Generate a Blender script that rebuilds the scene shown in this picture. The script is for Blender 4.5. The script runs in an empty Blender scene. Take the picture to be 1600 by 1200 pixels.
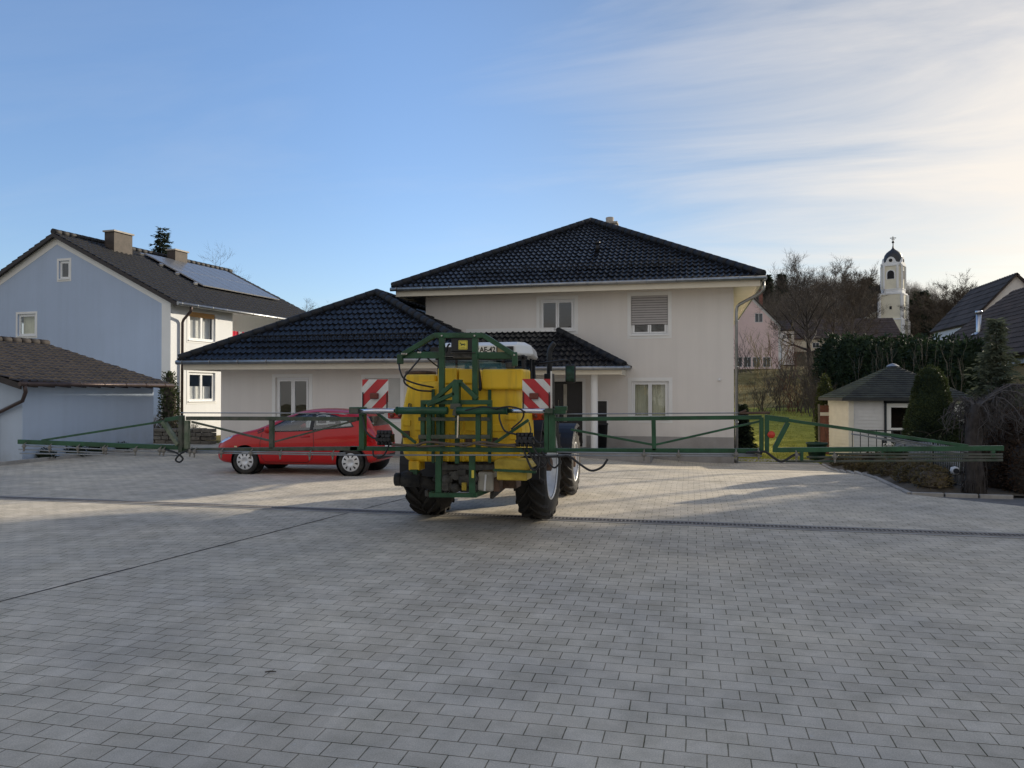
import bpy, bmesh, math, random
from mathutils import Vector, Matrix, noise as mnoise
from mathutils.bvhtree import BVHTree
from mathutils.geometry import delaunay_2d_cdt
R = math.radians
scene = bpy.context.scene
COL = scene.collection
rnd = random.Random(7)

# ------------------------------------------------------------------ survey of the place
# House axes: +X runs along the street front, +Y into the depth of the plot, z = 0 on the yard.
CAM_H, FPX, HOR, YAW = 1.86, 1200.0, 612.0, R(13.0)
CS, SN = math.cos(YAW), math.sin(YAW)
def ray(px, py):
    xc = (px - 800.0) / FPX; zc = (HOR - py) / FPX
    return Vector((xc * CS - SN, xc * SN + CS, zc))
EYE = Vector((0, 0, CAM_H))
def atY(px, py, Y):
    d = ray(px, py); return EYE + d * (Y / d.y)
def atZ(px, py, Z):
    return EYE + ray(px, py) * Z
def on_plane(px, py, O, N):
    d = ray(px, py); return EYE + d * ((O - EYE).dot(N) / d.dot(N))
def V(*a): return Vector(a)
def smooth(a, b, x):
    t = max(0.0, min(1.0, (x - a) / (b - a))); return t * t * (3 - 2 * t)

def terrain(x, y):
    """height of the natural ground"""
    z = -0.33 * smooth(17.5, 23.5, y) * smooth(-4.5, 0.8, x) * (1 - smooth(30, 46, y))
    z += 0.55 * smooth(30, 52, y)
    side = smooth(-14, 6, x)
    z += side * (1.8 * smooth(50, 80, y) + 3.2 * smooth(80, 122, y) + 7.0 * smooth(122, 160, y))
    # wooded hill behind the church
    u = x * CS + y * SN; w = -x * SN + y * CS
    z += 25.0 * math.exp(-((u - 116) / 58.0) ** 2) * smooth(165, 330, w) * (1 - 0.4 * smooth(380, 520, w))
    return z

# ------------------------------------------------------------------ materials
MATS = {}
def nodes_of(name):
    m = bpy.data.materials.new(name); m.use_nodes = True
    nt = m.node_tree; b = nt.nodes['Principled BSDF']
    return m, nt, b
def link(nt, a, b): nt.links.new(a, b)
def new(nt, t, **kw):
    n = nt.nodes.new(t)
    for k, v in kw.items():
        if k in n.inputs.keys() if isinstance(k, str) else False: n.inputs[k].default_value = v
        else: setattr(n, k, v)
    return n
def rgba(c, k=1.0): return (c[0] * k, c[1] * k, c[2] * k, 1.0)
def M(name, rgb, rough=0.6, metal=0.0, var=0.18, scale=4.0, bump=0.0, bscale=60.0, coat=0.0, spec=0.5, rgb2=None, detail=6.0, lo=0.35, hi=0.65, rvar=0.0):
    if name in MATS: return MATS[name]
    m, nt, b = nodes_of(name)
    tc = nt.nodes.new('ShaderNodeTexCoord')
    n = nt.nodes.new('ShaderNodeTexNoise'); n.inputs['Scale'].default_value = scale; n.inputs['Detail'].default_value = detail
    n.inputs['Roughness'].default_value = 0.65
    link(nt, tc.outputs['Object'], n.inputs['Vector'])
    r = nt.nodes.new('ShaderNodeValToRGB'); e = r.color_ramp.elements
    e[0].position, e[1].position = lo, hi
    e[0].color = rgba(rgb, 1 - var); e[1].color = rgba(rgb2, 1) if rgb2 else rgba(rgb, 1 + var)
    link(nt, n.outputs['Fac'], r.inputs['Fac']); link(nt, r.outputs['Color'], b.inputs['Base Color'])
    b.inputs['Roughness'].default_value = rough; b.inputs['Metallic'].default_value = metal
    b.inputs['Specular IOR Level'].default_value = spec
    if rvar:
        mr = nt.nodes.new('ShaderNodeMapRange'); mr.inputs['From Min'].default_value = .3; mr.inputs['From Max'].default_value = .7
        mr.inputs['To Min'].default_value = max(.02, rough - rvar); mr.inputs['To Max'].default_value = min(1, rough + rvar)
        link(nt, n.outputs['Fac'], mr.inputs['Value']); link(nt, mr.outputs['Result'], b.inputs['Roughness'])
    if coat: b.inputs['Coat Weight'].default_value = coat; b.inputs['Coat Roughness'].default_value = 0.04
    if bump:
        n2 = nt.nodes.new('ShaderNodeTexNoise'); n2.inputs['Scale'].default_value = bscale; n2.inputs['Detail'].default_value = 4
        link(nt, tc.outputs['Object'], n2.inputs['Vector'])
        bp = nt.nodes.new('ShaderNodeBump'); bp.inputs['Strength'].default_value = bump; bp.inputs['Distance'].default_value = 0.01
        link(nt, n2.outputs['Fac'], bp.inputs['Height']); link(nt, bp.outputs['Normal'], b.inputs['Normal'])
    MATS[name] = m; return m

def plaster(name, rgb, dirt=(.55,.52,.47), base_h=.9, bump=.5):
    """rendered wall: fine grain, faint rain streaks, splash dirt at the foot"""
    m, nt, b = nodes_of(name); tc = nt.nodes.new('ShaderNodeTexCoord')
    def noise(sc, det, vec=None, ro=.6):
        n = nt.nodes.new('ShaderNodeTexNoise'); n.inputs['Scale'].default_value = sc; n.inputs['Detail'].default_value = det; n.inputs['Roughness'].default_value = ro
        link(nt, vec or tc.outputs['Object'], n.inputs['Vector']); return n.outputs['Fac']
    def rng(x, a, c, lo, hi):
        n = nt.nodes.new('ShaderNodeMapRange'); n.inputs['From Min'].default_value = a; n.inputs['From Max'].default_value = c; n.inputs['To Min'].default_value = lo; n.inputs['To Max'].default_value = hi
        link(nt, x, n.inputs['Value']); return n.outputs[0]
    def mth(op, a, c):
        n = nt.nodes.new('ShaderNodeMath'); n.operation = op
        for i, x in enumerate((a, c)):
            if isinstance(x, (int, float)): n.inputs[i].default_value = x
            else: link(nt, x, n.inputs[i])
        return n.outputs[0]
    mp = nt.nodes.new('ShaderNodeMapping'); mp.inputs['Scale'].default_value = (3.2, 3.2, .16); link(nt, tc.outputs['Object'], mp.inputs['Vector'])
    sp = nt.nodes.new('ShaderNodeSeparateXYZ'); link(nt, tc.outputs['Object'], sp.inputs[0])
    k = mth('MULTIPLY', rng(noise(.5, 5), .3, .7, .965, 1.03), mth('MULTIPLY', rng(noise(1.3, 5, mp.outputs[0]), .42, .85, 1.0, .935), rng(noise(90, 2), .3, .7, .95, 1.05)))
    mx = nt.nodes.new('ShaderNodeMix'); mx.data_type = 'RGBA'; mx.blend_type = 'MULTIPLY'; mx.inputs[0].default_value = 1; mx.inputs[6].default_value = rgba(rgb)
    cb = nt.nodes.new('ShaderNodeCombineColor'); 
    for i in range(3): link(nt, k, cb.inputs[i])
    link(nt, cb.outputs[0], mx.inputs[7])
    low = mth('MULTIPLY', rng(sp.outputs[2], -.1, base_h, 1.0, 0.0), rng(noise(2.2, 6), .35, .7, .05, .65))
    m2 = nt.nodes.new('ShaderNodeMix'); m2.data_type = 'RGBA'; m2.blend_type = 'MULTIPLY'; link(nt, low, m2.inputs[0]); link(nt, mx.outputs[2], m2.inputs[6]); m2.inputs[7].default_value = rgba(dirt)
    link(nt, m2.outputs[2], b.inputs['Base Color']); b.inputs['Roughness'].default_value = .93; b.inputs['Specular IOR Level'].default_value = .25
    bp = nt.nodes.new('ShaderNodeBump'); bp.inputs['Strength'].default_value = bump; bp.inputs['Distance'].default_value = .006; link(nt, noise(150, 3), bp.inputs['Height']); link(nt, bp.outputs['Normal'], b.inputs['Normal'])
    MATS[name] = m; return m

def glass_mat(name, tint=(0.9, 0.95, 0.95), base_refl=0.10):
    if name in MATS: return MATS[name]
    m = bpy.data.materials.new(name); m.use_nodes = True; nt = m.node_tree; nt.nodes.clear()
    out = nt.nodes.new('ShaderNodeOutputMaterial'); mix = nt.nodes.new('ShaderNodeMixShader')
    t = nt.nodes.new('ShaderNodeBsdfTransparent'); t.inputs['Color'].default_value = rgba(tint)
    g = nt.nodes.new('ShaderNodeBsdfGlossy'); g.inputs['Roughness'].default_value = 0.01
    tc = nt.nodes.new('ShaderNodeTexCoord'); nz = nt.nodes.new('ShaderNodeTexNoise'); nz.inputs['Scale'].default_value = 1.6
    bp = nt.nodes.new('ShaderNodeBump'); bp.inputs['Strength'].default_value = 0.06; bp.inputs['Distance'].default_value = 0.05
    link(nt, tc.outputs['Object'], nz.inputs['Vector']); link(nt, nz.outputs['Fac'], bp.inputs['Height']); link(nt, bp.outputs['Normal'], g.inputs['Normal'])
    f = nt.nodes.new('ShaderNodeLayerWeight'); f.inputs['Blend'].default_value = .5
    pw = nt.nodes.new('ShaderNodeMath'); pw.operation = 'POWER'; pw.inputs[1].default_value = 5; link(nt, f.outputs['Facing'], pw.inputs[0])
    ad = nt.nodes.new('ShaderNodeMath'); ad.operation = 'ADD'; ad.inputs[1].default_value = base_refl + .06; ad.use_clamp = True
    link(nt, pw.outputs[0], ad.inputs[0]); link(nt, ad.outputs[0], mix.inputs[0])
    link(nt, t.outputs[0], mix.inputs[1]); link(nt, g.outputs[0], mix.inputs[2]); link(nt, mix.outputs[0], out.inputs['Surface'])
    MATS[name] = m; return m

def leaf_mat(name, rgb, rgb2, trans=0.25, scale=1.2):
    if name in MATS: return MATS[name]
    m, nt, b = nodes_of(name)
    tc = nt.nodes.new('ShaderNodeTexCoord'); n = nt.nodes.new('ShaderNodeTexNoise')
    n.inputs['Scale'].default_value = scale; n.inputs['Detail'].default_value = 6
    link(nt, tc.outputs['Object'], n.inputs['Vector'])
    r = nt.nodes.new('ShaderNodeValToRGB'); e = r.color_ramp.elements
    e[0].position, e[1].position = .35, .66; e[0].color = rgba(rgb); e[1].color = rgba(rgb2)
    link(nt, n.outputs['Fac'], r.inputs['Fac']); link(nt, r.outputs['Color'], b.inputs['Base Color'])
    b.inputs['Roughness'].default_value = 0.7; b.inputs['Specular IOR Level'].default_value = 0.25
    tr = nt.nodes.new('ShaderNodeBsdfTranslucent'); link(nt, r.outputs['Color'], tr.inputs['Color'])
    mx = nt.nodes.new('ShaderNodeMixShader'); mx.inputs[0].default_value = trans
    link(nt, b.outputs[0], mx.inputs[1]); link(nt, tr.outputs[0], mx.inputs[2])
    link(nt, mx.outputs[0], nt.nodes['Material Output'].inputs['Surface'])
    MATS[name] = m; return m

# ------------------------------------------------------------------ mesh builder
def world_of(o):
    m = Matrix.Identity(4)
    while o is not None:
        m = o.matrix_basis @ m; o = o.parent
    return m
class MB:
    def __init__(s): s.v = []; s.f = []; s.sm = []; s.mi = []; s.cur = 0
    def add(s, vs, fs, smooth=False):
        o = len(s.v); s.v.extend([tuple(p) for p in vs])
        for f in fs: s.f.append(tuple(i + o for i in f)); s.sm.append(smooth); s.mi.append(s.cur)
        return s
    def box(s, x0, x1, y0, y1, z0, z1):
        vs = [(x0,y0,z0),(x1,y0,z0),(x1,y1,z0),(x0,y1,z0),(x0,y0,z1),(x1,y0,z1),(x1,y1,z1),(x0,y1,z1)]
        return s.add(vs, [(0,3,2,1),(4,5,6,7),(0,1,5,4),(1,2,6,5),(2,3,7,6),(3,0,4,7)])
    def obox(s, O, U, W, N, u0, u1, v0, v1, n0, n1):
        p = lambda u, v, n: O + U*u + W*v + N*n
        vs = [p(u0,v0,n0),p(u1,v0,n0),p(u1,v1,n0),p(u0,v1,n0),p(u0,v0,n1),p(u1,v0,n1),p(u1,v1,n1),p(u0,v1,n1)]
        fs = [(0,3,2,1),(4,5,6,7),(0,1,5,4),(1,2,6,5),(2,3,7,6),(3,0,4,7)]
        if U.cross(W).dot(N) < 0: fs = [f[::-1] for f in fs]
        return s.add(vs, fs)
    def bar(s, p, q, w, h=None, up=None):
        p, q = Vector(p), Vector(q); h = h or w; d = q - p; L = d.length
        if L < 1e-6: return s
        d /= L; up = Vector(up) if up else (V(0,0,1) if abs(d.z) < .95 else V(0,1,0))
        sd = d.cross(up).normalized(); up = sd.cross(d)
        return s.obox(p, d, sd, up, 0, L, -w/2, w/2, -h/2, h/2)
    def tube(s, pts, r, n=8, caps=True, smooth=True):
        pts = [Vector(p) for p in pts]; k = len(pts)
        rs = r if isinstance(r, (list, tuple)) else [r]*k
        vs = []; fs = []; prev = None
        for i, p in enumerate(pts):
            d = (pts[min(i+1,k-1)] - pts[max(i-1,0)])
            if d.length < 1e-9: d = V(0,0,1)
            d.normalize()
            if prev is None:
                a = V(0,0,1) if abs(d.z) < .9 else V(1,0,0); u = d.cross(a).normalized()
            else:
                u = prev - d*prev.dot(d)
                if u.length < 1e-6: u = d.cross(V(1,0,0) if abs(d.x) < .9 else V(0,1,0))
                u.normalize()
            prev = u; w = d.cross(u)
            for j in range(n):
                t = 2*math.pi*j/n; vs.append(p + (u*math.cos(t) + w*math.sin(t))*rs[i])
        for i in range(k-1):
            for j in range(n):
                a = i*n+j; b = i*n+(j+1)%n; fs.append((a, b, b+n, a+n))
        s.add(vs, fs, smooth)
        if caps:
            o = len(s.v) - len(vs)
            s.f.append(tuple(o + j for j in range(n))[::-1]); s.sm.append(False); s.mi.append(s.cur)
            s.f.append(tuple(o + (k-1)*n + j for j in range(n))); s.sm.append(False); s.mi.append(s.cur)
        return s
    def lathe(s, prof, O, A, n=32, smooth=True, closed=False):
        """prof: list of (radius, distance along axis A)"""
        O = Vector(O); A = Vector(A).normalized(); a = V(0,0,1) if abs(A.z) < .9 else V(1,0,0)
        u = A.cross(a).normalized(); w = A.cross(u); vs = []; fs = []; k = len(prof)
        for (r, h) in prof:
            for j in range(n):
                t = 2*math.pi*j/n; vs.append(O + A*h + (u*math.cos(t) + w*math.sin(t))*max(r, 1e-4))
        for i in range(k - (0 if closed else 1)):
            i2 = (i+1) % k
            for j in range(n):
                j2 = (j+1) % n; fs.append((i*n+j, i*n+j2, i2*n+j2, i2*n+j))
        return s.add(vs, fs, smooth)
    def prism(s, poly, off):
        poly = [Vector(p) for p in poly]; off = Vector(off); n = len(poly)
        vs = poly + [p + off for p in poly]
        nrm = V(0,0,0)
        for i in range(n): nrm += poly[i].cross(poly[(i+1) % n])
        fl = nrm.dot(off) > 0
        fs = [tuple(range(n)), tuple(range(n, 2*n))[::-1]] + [(i, i+n, (i+1)%n+n, (i+1)%n) for i in range(n)]
        if fl: fs = [f[::-1] for f in fs]
        return s.add(vs, fs)
    def poly(s, pts): return s.add(pts, [tuple(range(len(pts)))])
    def build(s, name, mat, parent=None, world=True, bevel=0, seg=2, auto=None):
        me = bpy.data.meshes.new(name)
        vs = s.v
        if any(s.mi) and not isinstance(mat, (list, tuple)): mat = [mat, MATS['tile_ridge'] if mat.name == 'tile_anthracite' else mat]
        if world and parent is not None:
            inv = world_of(parent).inverted(); vs = [inv @ Vector(p) for p in vs]
        me.from_pydata([tuple(p) for p in vs], [], s.f); me.update()
        me.polygons.foreach_set('use_smooth', s.sm)
        for m in (mat if isinstance(mat, (list, tuple)) else [mat]): me.materials.append(m)
        if isinstance(mat, (list, tuple)): me.polygons.foreach_set('material_index', s.mi)
        o = bpy.data.objects.new(name, me); COL.objects.link(o)
        if parent is not None: o.parent = parent
        if bevel:
            b = o.modifiers.new('bevel', 'BEVEL'); b.width = bevel; b.segments = seg; b.limit_method = 'ANGLE'; b.angle_limit = R(40)
        return o
def tag(o, label=None, cat=None, group=None, kind=None):
    if label: o['label'] = label
    if cat: o['category'] = cat
    if group: o['group'] = group
    if kind: o['kind'] = kind
    return o
def thing(name, label, cat, loc=(0,0,0), rz=0.0, group=None):
    o = bpy.data.objects.new(name, None); COL.objects.link(o); o.empty_display_size = .3
    o.location = loc; o.rotation_euler = (0, 0, rz); tag(o, label, cat, group); return o
def copy_tree(o, parent=None, label=None):
    c = o.copy(); COL.objects.link(c); c.parent = parent
    if label: c['label'] = label
    for ch in list(o.children): copy_tree(ch, c)
    return c

# ------------------------------------------------------------------ architectural helpers
def clipped(me_vs, me_fs, planes):
    bm = bmesh.new(); vv = [bm.verts.new(p) for p in me_vs]
    for f in me_fs: bm.faces.new([vv[i] for i in f])
    for co, no in planes:   # keep the side the normal points to
        bmesh.ops.bisect_plane(bm, geom=bm.verts[:] + bm.edges[:] + bm.faces[:], plane_co=co, plane_no=no, clear_inner=True, dist=1e-5)
    bm.verts.index_update()
    vs = [v.co.copy() for v in bm.verts]; fs = [tuple(v.index for v in f.verts) for f in bm.faces]
    bm.free(); return vs, fs
def wall(mb, O, U, W, width, height, holes=(), depth=0.14, planes=(), v0=0.0):
    """wall sheet O + u U + v W facing N = U x W, with openings (u0,u1,v0,v1) and their reveals"""
    N = U.cross(W).normalized()
    us = sorted({0.0, width, *[h[0] for h in holes], *[h[1] for h in holes]}); vs_ = sorted({v0, height, *[h[2] for h in holes], *[h[3] for h in holes]})
    vs = []; fs = []
    for i in range(len(us)-1):
        for j in range(len(vs_)-1):
            cu = (us[i]+us[i+1])/2; cv = (vs_[j]+vs_[j+1])/2
            if any(h[0] < cu < h[1] and h[2] < cv < h[3] for h in holes): continue
            o = len(vs); vs += [O+U*us[i]+W*vs_[j], O+U*us[i+1]+W*vs_[j], O+U*us[i+1]+W*vs_[j+1], O+U*us[i]+W*vs_[j+1]]; fs.append((o,o+1,o+2,o+3))
    if planes: vs, fs = clipped(vs, fs, planes)
    mb.add(vs, fs)
    for (a, b, c, d) in holes:
        P = lambda u, v, n: O + U*u + W*v - N*n
        for (p, q) in (((a,c),(b,c)), ((b,c),(b,d)), ((b,d),(a,d)), ((a,d),(a,c))):
            mb.add([P(*p,0), P(*p,depth), P(*q,depth), P(*q,0)], [(0,1,2,3)])
def surround(mb, O, U, W, h, w=0.11, t=0.012, sill=True):
    N = U.cross(W).normalized(); a, b, c, d = h
    for (u0,u1,v0,v1) in ((a-w,a,c-w,d+w), (b,b+w,c-w,d+w), (a,b,d,d+w), (a,b,c-w,c)):
        mb.obox(O, U, W, N, u0, u1, v0, v1, 0, t)
WIN = {}
def window(house, O, U, W, h, leaves=2, depth=0.12, fw=0.055, curtain=None, sill=True, shutter=0.0, shutter_mat=None, sill_mat=None, curtain_mat=None, frame_mat=None, pane_mat=None):
    """window frame (part) with its pane, curtain, sill and roller shutter (sub-parts)"""
    N = U.cross(W).normalized(); a, b, c, d = h; mb = MB(); e = .0015
    def fr(u0,u1,v0,v1,n0,n1): mb.obox(O, U, W, N, u0, u1, v0, v1, n0, n1)
    D = -depth
    fr(a+e,b-e,c+e,c+fw,D,D+.06); fr(a+e,b-e,d-fw,d-e,D,D+.06); fr(a+e,a+fw,c+fw,d-fw,D,D+.06); fr(b-fw,b-e,c+fw,d-fw,D,D+.06)
    iu0, iu1, iv0, iv1 = a+fw, b-fw, c+fw, d-fw; L = (iu1-iu0)/leaves; lw = .05; panes = MB()
    for k in range(leaves):
        u0 = iu0+k*L+.004; u1 = iu0+(k+1)*L-.004
        for q in ((u0,u1,iv0+.004,iv0+lw), (u0,u1,iv1-lw,iv1-.004), (u0,u0+lw,iv0+lw,iv1-lw), (u1-lw,u1,iv0+lw,iv1-lw)):
            fr(*q, D+.012, D+.075)
        P = lambda u, v: O + U*u + W*v + N*(D+.04)
        panes.poly([P(u0+lw,iv0+lw), P(u1-lw,iv0+lw), P(u1-lw,iv1-lw), P(u0+lw,iv1-lw)])
    f = mb.build('window', frame_mat or MATS['window_white'], house)
    panes.build('pane', pane_mat or MATS['window_glass'], f)
    back = MB(); back.obox(O, U, W, N, a-.25, b+.25, c-.25, d+.25, D-.75, D-.72)
    if curtain:
        cm = MB(); kind, v_lo, v_hi = curtain; n = 60; vs = []; fs = []
        for i in range(n+1):
            u = iu0 + (iu1-iu0)*i/n; off = .02*math.sin(i*1.9) + .012*math.sin(i*.73+1)
            gap = 0
            for vv in (v_lo, v_hi): vs.append(O+U*u+W*(c+(d-c)*vv)+N*(D-.14+off))
        for i in range(n):
            if kind == 'parted' and (i in (28, 29, 30, 31)): continue
            fs.append((2*i, 2*i+2, 2*i+3, 2*i+1))
        cm.add(vs, fs, True); cm.build('curtain', curtain_mat or MATS['curtain'], f)
    if sill:
        sm = MB(); sm.obox(O, U, W, N, a-.03, b+.03, c-.022, c+.012, D+.06, .05); sm.build('sill', sill_mat or MATS['window_white'], f)
    if shutter:
        sh = MB(); top = d-.004; bot = d - (d-c)*shutter; n = max(2, int((top-bot)/.05))
        n = max(2, int((top-bot)/.072))
        for k in range(n):
            z1 = top-(top-bot)*k/n; z0 = top-(top-bot)*(k+1)/n
            sh.cur = 0; sh.obox(O, U, W, N, a+.012, b-.012, z0+.017, z1, -.05, -.030); sh.cur = 1; sh.obox(O, U, W, N, a+.012, b-.012, z0, z0+.017, -.05, -.044)
        sm_ = shutter_mat or MATS['shutter_grey']; sh.build('roller_shutter', [sm_, MATS['shutter_gap_shade'] if sm_.name == 'shutter_grey' else sm_], f)
    return f

def tiled(mb, O, U, S, poly, tw=.30, tl=.36, amp=.062, thick=.042, nper=6, shift=0.0):
    """pan tile roof plane: O eave origin, U along eave, S up the slope, poly convex in (u,v)"""
    U = U.normalized(); S = S.normalized(); N = U.cross(S).normalized()
    u0 = min(p[0] for p in poly); u1 = max(p[0] for p in poly); v0 = min(p[1] for p in poly); v1 = max(p[1] for p in poly)
    nu = int(math.ceil((u1-u0)/tw*nper)); nv = int(math.ceil((v1-v0)/tl)); vs = []; fs = []
    def prof(t):
        t = t % 1.0
        return (0.5-0.5*math.cos(2*math.pi*min(1, t/.55)))*(1.0 if t < .275 else 1.0) if t < .55 else -.15*math.sin(math.pi*(t-.55)/.45)
    us = [u0+(u1-u0)*i/nu for i in range(nu+1)]; hs = [amp*prof((u-u0)/tw+shift) for u in us]
    for k in range(nv):
        va = v0+k*tl; vb = va+tl
        jr = random.Random(k*7919+int(u1*97)); jt = [jr.gauss(0,.0045) for _ in range(int((u1-u0)/tw)+3)]; jig = [jt[int((u-u0)/tw+1e-6)] for u in us]
        for (vv, h) in ((va, thick), (vb, 0.0)):
            for i, u in enumerate(us): vs.append(O+U*u+S*vv+N*(hs[i]+h+(jig[i] if h else jig[i]*.4)))
        a = k*2*(nu+1); b = a+nu+1
        for i in range(nu):
            fs.append((a+i, a+i+1, b+i+1, b+i))
    planes = []; n = len(poly)
    cx = sum(p[0] for p in poly)/n; cy = sum(p[1] for p in poly)/n
    for i in range(n):
        p, q = poly[i], poly[(i+1) % n]
        co = O+U*p[0]+S*p[1]; d = (U*(q[0]-p[0])+S*(q[1]-p[1])).normalized(); no = N.cross(d)
        if no.dot(O+U*cx+S*cy-co) < 0: no = -no
        planes.append((co, no))
    rv = []; rf = []
    for k in range(nv):   # front lips of each course, sharp against the course below
        a = k*2*(nu+1); o = len(rv)
        for i in range(nu+1):
            p = vs[a+i]; rv.append(p); rv.append(p-N*(thick+.004))
        for i in range(nu): rf.append((o+2*i+1, o+2*i+3, o+2*i+2, o+2*i))
    v2, f2 = clipped(vs, fs, planes); mb.add(v2, f2, True)
    v2, f2 = clipped(rv, rf, planes); mb.add(v2, f2, True)
def ridge_caps(mb, p, q, r=.12, step=.36):
    p, q = Vector(p), Vector(q); L = (q-p).length; n = max(1, int(L/step)); d = (q-p)/L; mb.cur = 1
    for i in range(n):
        a = p+d*(L*i/n); b = p+d*(L*(i+1)/n+.04)
        mb.tube([a, b], [r*1.0, r*.93], n=12)
    mb.cur = 0
def gutter(mb, p, q, r=.065, brackets=True):
    p, q = Vector(p), Vector(q); mb.tube([p, q], r, n=12); L = (q-p).length; d = (q-p)/L
    if brackets:
        for i in range(int(L/.9)+1):
            c = p+d*(.2+i*.9)
            if (c-p).length < L: mb.tube([c-d*.015, c+d*.015], r*1.14, n=12)
# ------------------------------------------------------------------ materials in use
plaster('plaster_warm', (.76,.725,.69))
plaster('plaster_plinth', (.36,.345,.335))
plaster('plaster_blue', (.44,.53,.69))
plaster('plaster_palewhite', (.80,.81,.82))
M('plaster_white', (.80,.80,.79), rough=.85, var=.03, scale=1)
M('plaster_pink', (.80,.62,.61), rough=.93, var=.06, scale=.4)
M('plaster_cream', (.76,.71,.56), rough=.93, var=.08, scale=.5)
M('plaster_ochre', (.60,.42,.20), rough=.93, var=.08, scale=.5)
M('plaster_old', (.50,.44,.34), rough=.95, var=.25, scale=.7)
M('window_white', (.80,.81,.82), rough=.35, var=.02)
M('soffit', (.72,.66,.54), rough=.6, var=.04, scale=2)
M('zinc', (.34,.35,.36), rough=.38, metal=.8, var=.15, scale=6)
M('copper_brown', (.085,.06,.055), rough=.4, metal=.5, var=.2)
M('tile_anthracite', (.013,.0145,.019), rough=.34, var=.5, scale=3.1, bump=.10, bscale=25, rvar=.08, spec=.3, coat=.17)
M('tile_ridge', (.013,.015,.020), rough=.7, var=.35, scale=4)
M('shutter_gap_shade', (.10,.095,.095), rough=.8)  # shade in the grooves between slats, put into the colour
M('nozzle_grey', (.22,.20,.17), rough=.6, var=.3)
M('tile_grey', (.023,.023,.025), rough=.72, var=.35, scale=4, bump=.3, bscale=30)
M('tile_brown', (.030,.024,.022), rough=.8, var=.4, scale=2.5, bump=.3, bscale=30)
M('tile_oldbrown', (.068,.046,.036), rough=.9, var=.35, scale=1.3, bump=.3, bscale=30)
M('tile_far', (.060,.048,.045), rough=.9, var=.35, scale=.6)
M('shutter_grey', (.42,.40,.40), rough=.5, var=.04)
M('shutter_light', (.55,.55,.53), rough=.5, var=.04)
M('shutter_orange', (.56,.30,.10), rough=.6, var=.05)
M('curtain', (.70,.66,.52), rough=.9, var=.08, scale=3)
M('curtain_white', (.82,.82,.80), rough=.9, var=.05, scale=3)
M('dark_room', (.02,.02,.022), rough=.9)
M('door_black', (.012,.013,.016), rough=.35, var=.2)
M('black_plastic', (.012,.012,.013), rough=.5, var=.3, scale=9)
M('rubber', (.016,.016,.017), rough=.85, var=.45, scale=7, bump=.5, bscale=40, rgb2=(.045,.040,.034))
M('tyre_dirty', (.018,.017,.017), rough=.9, var=.3, scale=5, bump=.6, bscale=45, rgb2=(.05,.043,.036), lo=.3, hi=.75)
M('hose', (.014,.014,.015), rough=.5, var=.3)
M('hose_brown', (.10,.075,.055), rough=.6, var=.3)
M('green_paint', (.014,.080,.030), rough=.42, var=.4, scale=5, spec=.5, rgb2=(.024,.105,.045), bump=.12, bscale=30, rvar=.12)
M('green_worn', (.040,.085,.040), rough=.6, var=.35, scale=7, rgb2=(.11,.105,.085), bump=.2, bscale=40)
M('green_light', (.10,.16,.08), rough=.55, var=.3, scale=7, rgb2=(.20,.21,.15))
def streaked(name, c1, c2, dirt):
    m, nt_, b = nodes_of(name); tc_ = nt_.nodes.new('ShaderNodeTexCoord'); mp_ = nt_.nodes.new('ShaderNodeMapping'); mp_.inputs['Scale'].default_value = (7, 7, .7)
    link(nt_, tc_.outputs['Object'], mp_.inputs['Vector']); a = nt_.nodes.new('ShaderNodeTexNoise'); a.inputs['Scale'].default_value = 1.6; a.inputs['Detail'].default_value = 7; link(nt_, mp_.outputs[0], a.inputs['Vector'])
    c = nt_.nodes.new('ShaderNodeTexNoise'); c.inputs['Scale'].default_value = 2.3; c.inputs['Detail'].default_value = 5; link(nt_, tc_.outputs['Object'], c.inputs['Vector'])
    r1 = nt_.nodes.new('ShaderNodeValToRGB'); r1.color_ramp.elements[0].position = .35; r1.color_ramp.elements[1].position = .65; r1.color_ramp.elements[0].color = rgba(c1); r1.color_ramp.elements[1].color = rgba(c2); link(nt_, c.outputs['Fac'], r1.inputs[0])
    mr_ = nt_.nodes.new('ShaderNodeMapRange'); mr_.inputs['From Min'].default_value = .52; mr_.inputs['From Max'].default_value = .80; mr_.inputs['To Max'].default_value = .62; link(nt_, a.outputs['Fac'], mr_.inputs['Value'])
    mx_ = nt_.nodes.new('ShaderNodeMix'); mx_.data_type = 'RGBA'; link(nt_, mr_.outputs[0], mx_.inputs[0]); link(nt_, r1.outputs[0], mx_.inputs[6]); mx_.inputs[7].default_value = rgba(dirt)
    link(nt_, mx_.outputs[2], b.inputs['Base Color']); b.inputs['Roughness'].default_value = .45; MATS[name] = m
streaked('tank_yellow', (.84,.50,.014), (.92,.60,.03), (.26,.17,.04))
M('yellow_dirty', (.55,.38,.03), rough=.5, var=.3, scale=6, rgb2=(.66,.48,.06))
M('decal_yellow', (.72,.60,.08), rough=.5, var=.08)
M('logo_green', (.012,.040,.018), rough=.5)
M('steel', (.55,.55,.56), rough=.28, metal=1, var=.1)
M('rod_chrome', (.75,.76,.80), rough=.18, metal=1, var=.05)
M('rust', (.10,.06,.04), rough=.85, var=.5, scale=9, bump=.4)
M('pump_metal', (.09,.085,.075), rough=.65, metal=.3, var=.5, scale=11, bump=.5, bscale=30)
M('canister', (.42,.39,.33), rough=.55, var=.2, scale=6)
M('rim_grey', (.62,.62,.62), rough=.45, metal=.3, var=.15, scale=5)
M('sign_white', (.70,.68,.64), rough=.55, var=.10, scale=5)
M('sign_red', (.50,.03,.035), rough=.5, var=.12, scale=5)
M('lamp_red', (.14,.03,.025), rough=.2, var=.3)
M('tail_red', (.42,.012,.015), rough=.12, coat=1)
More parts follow.
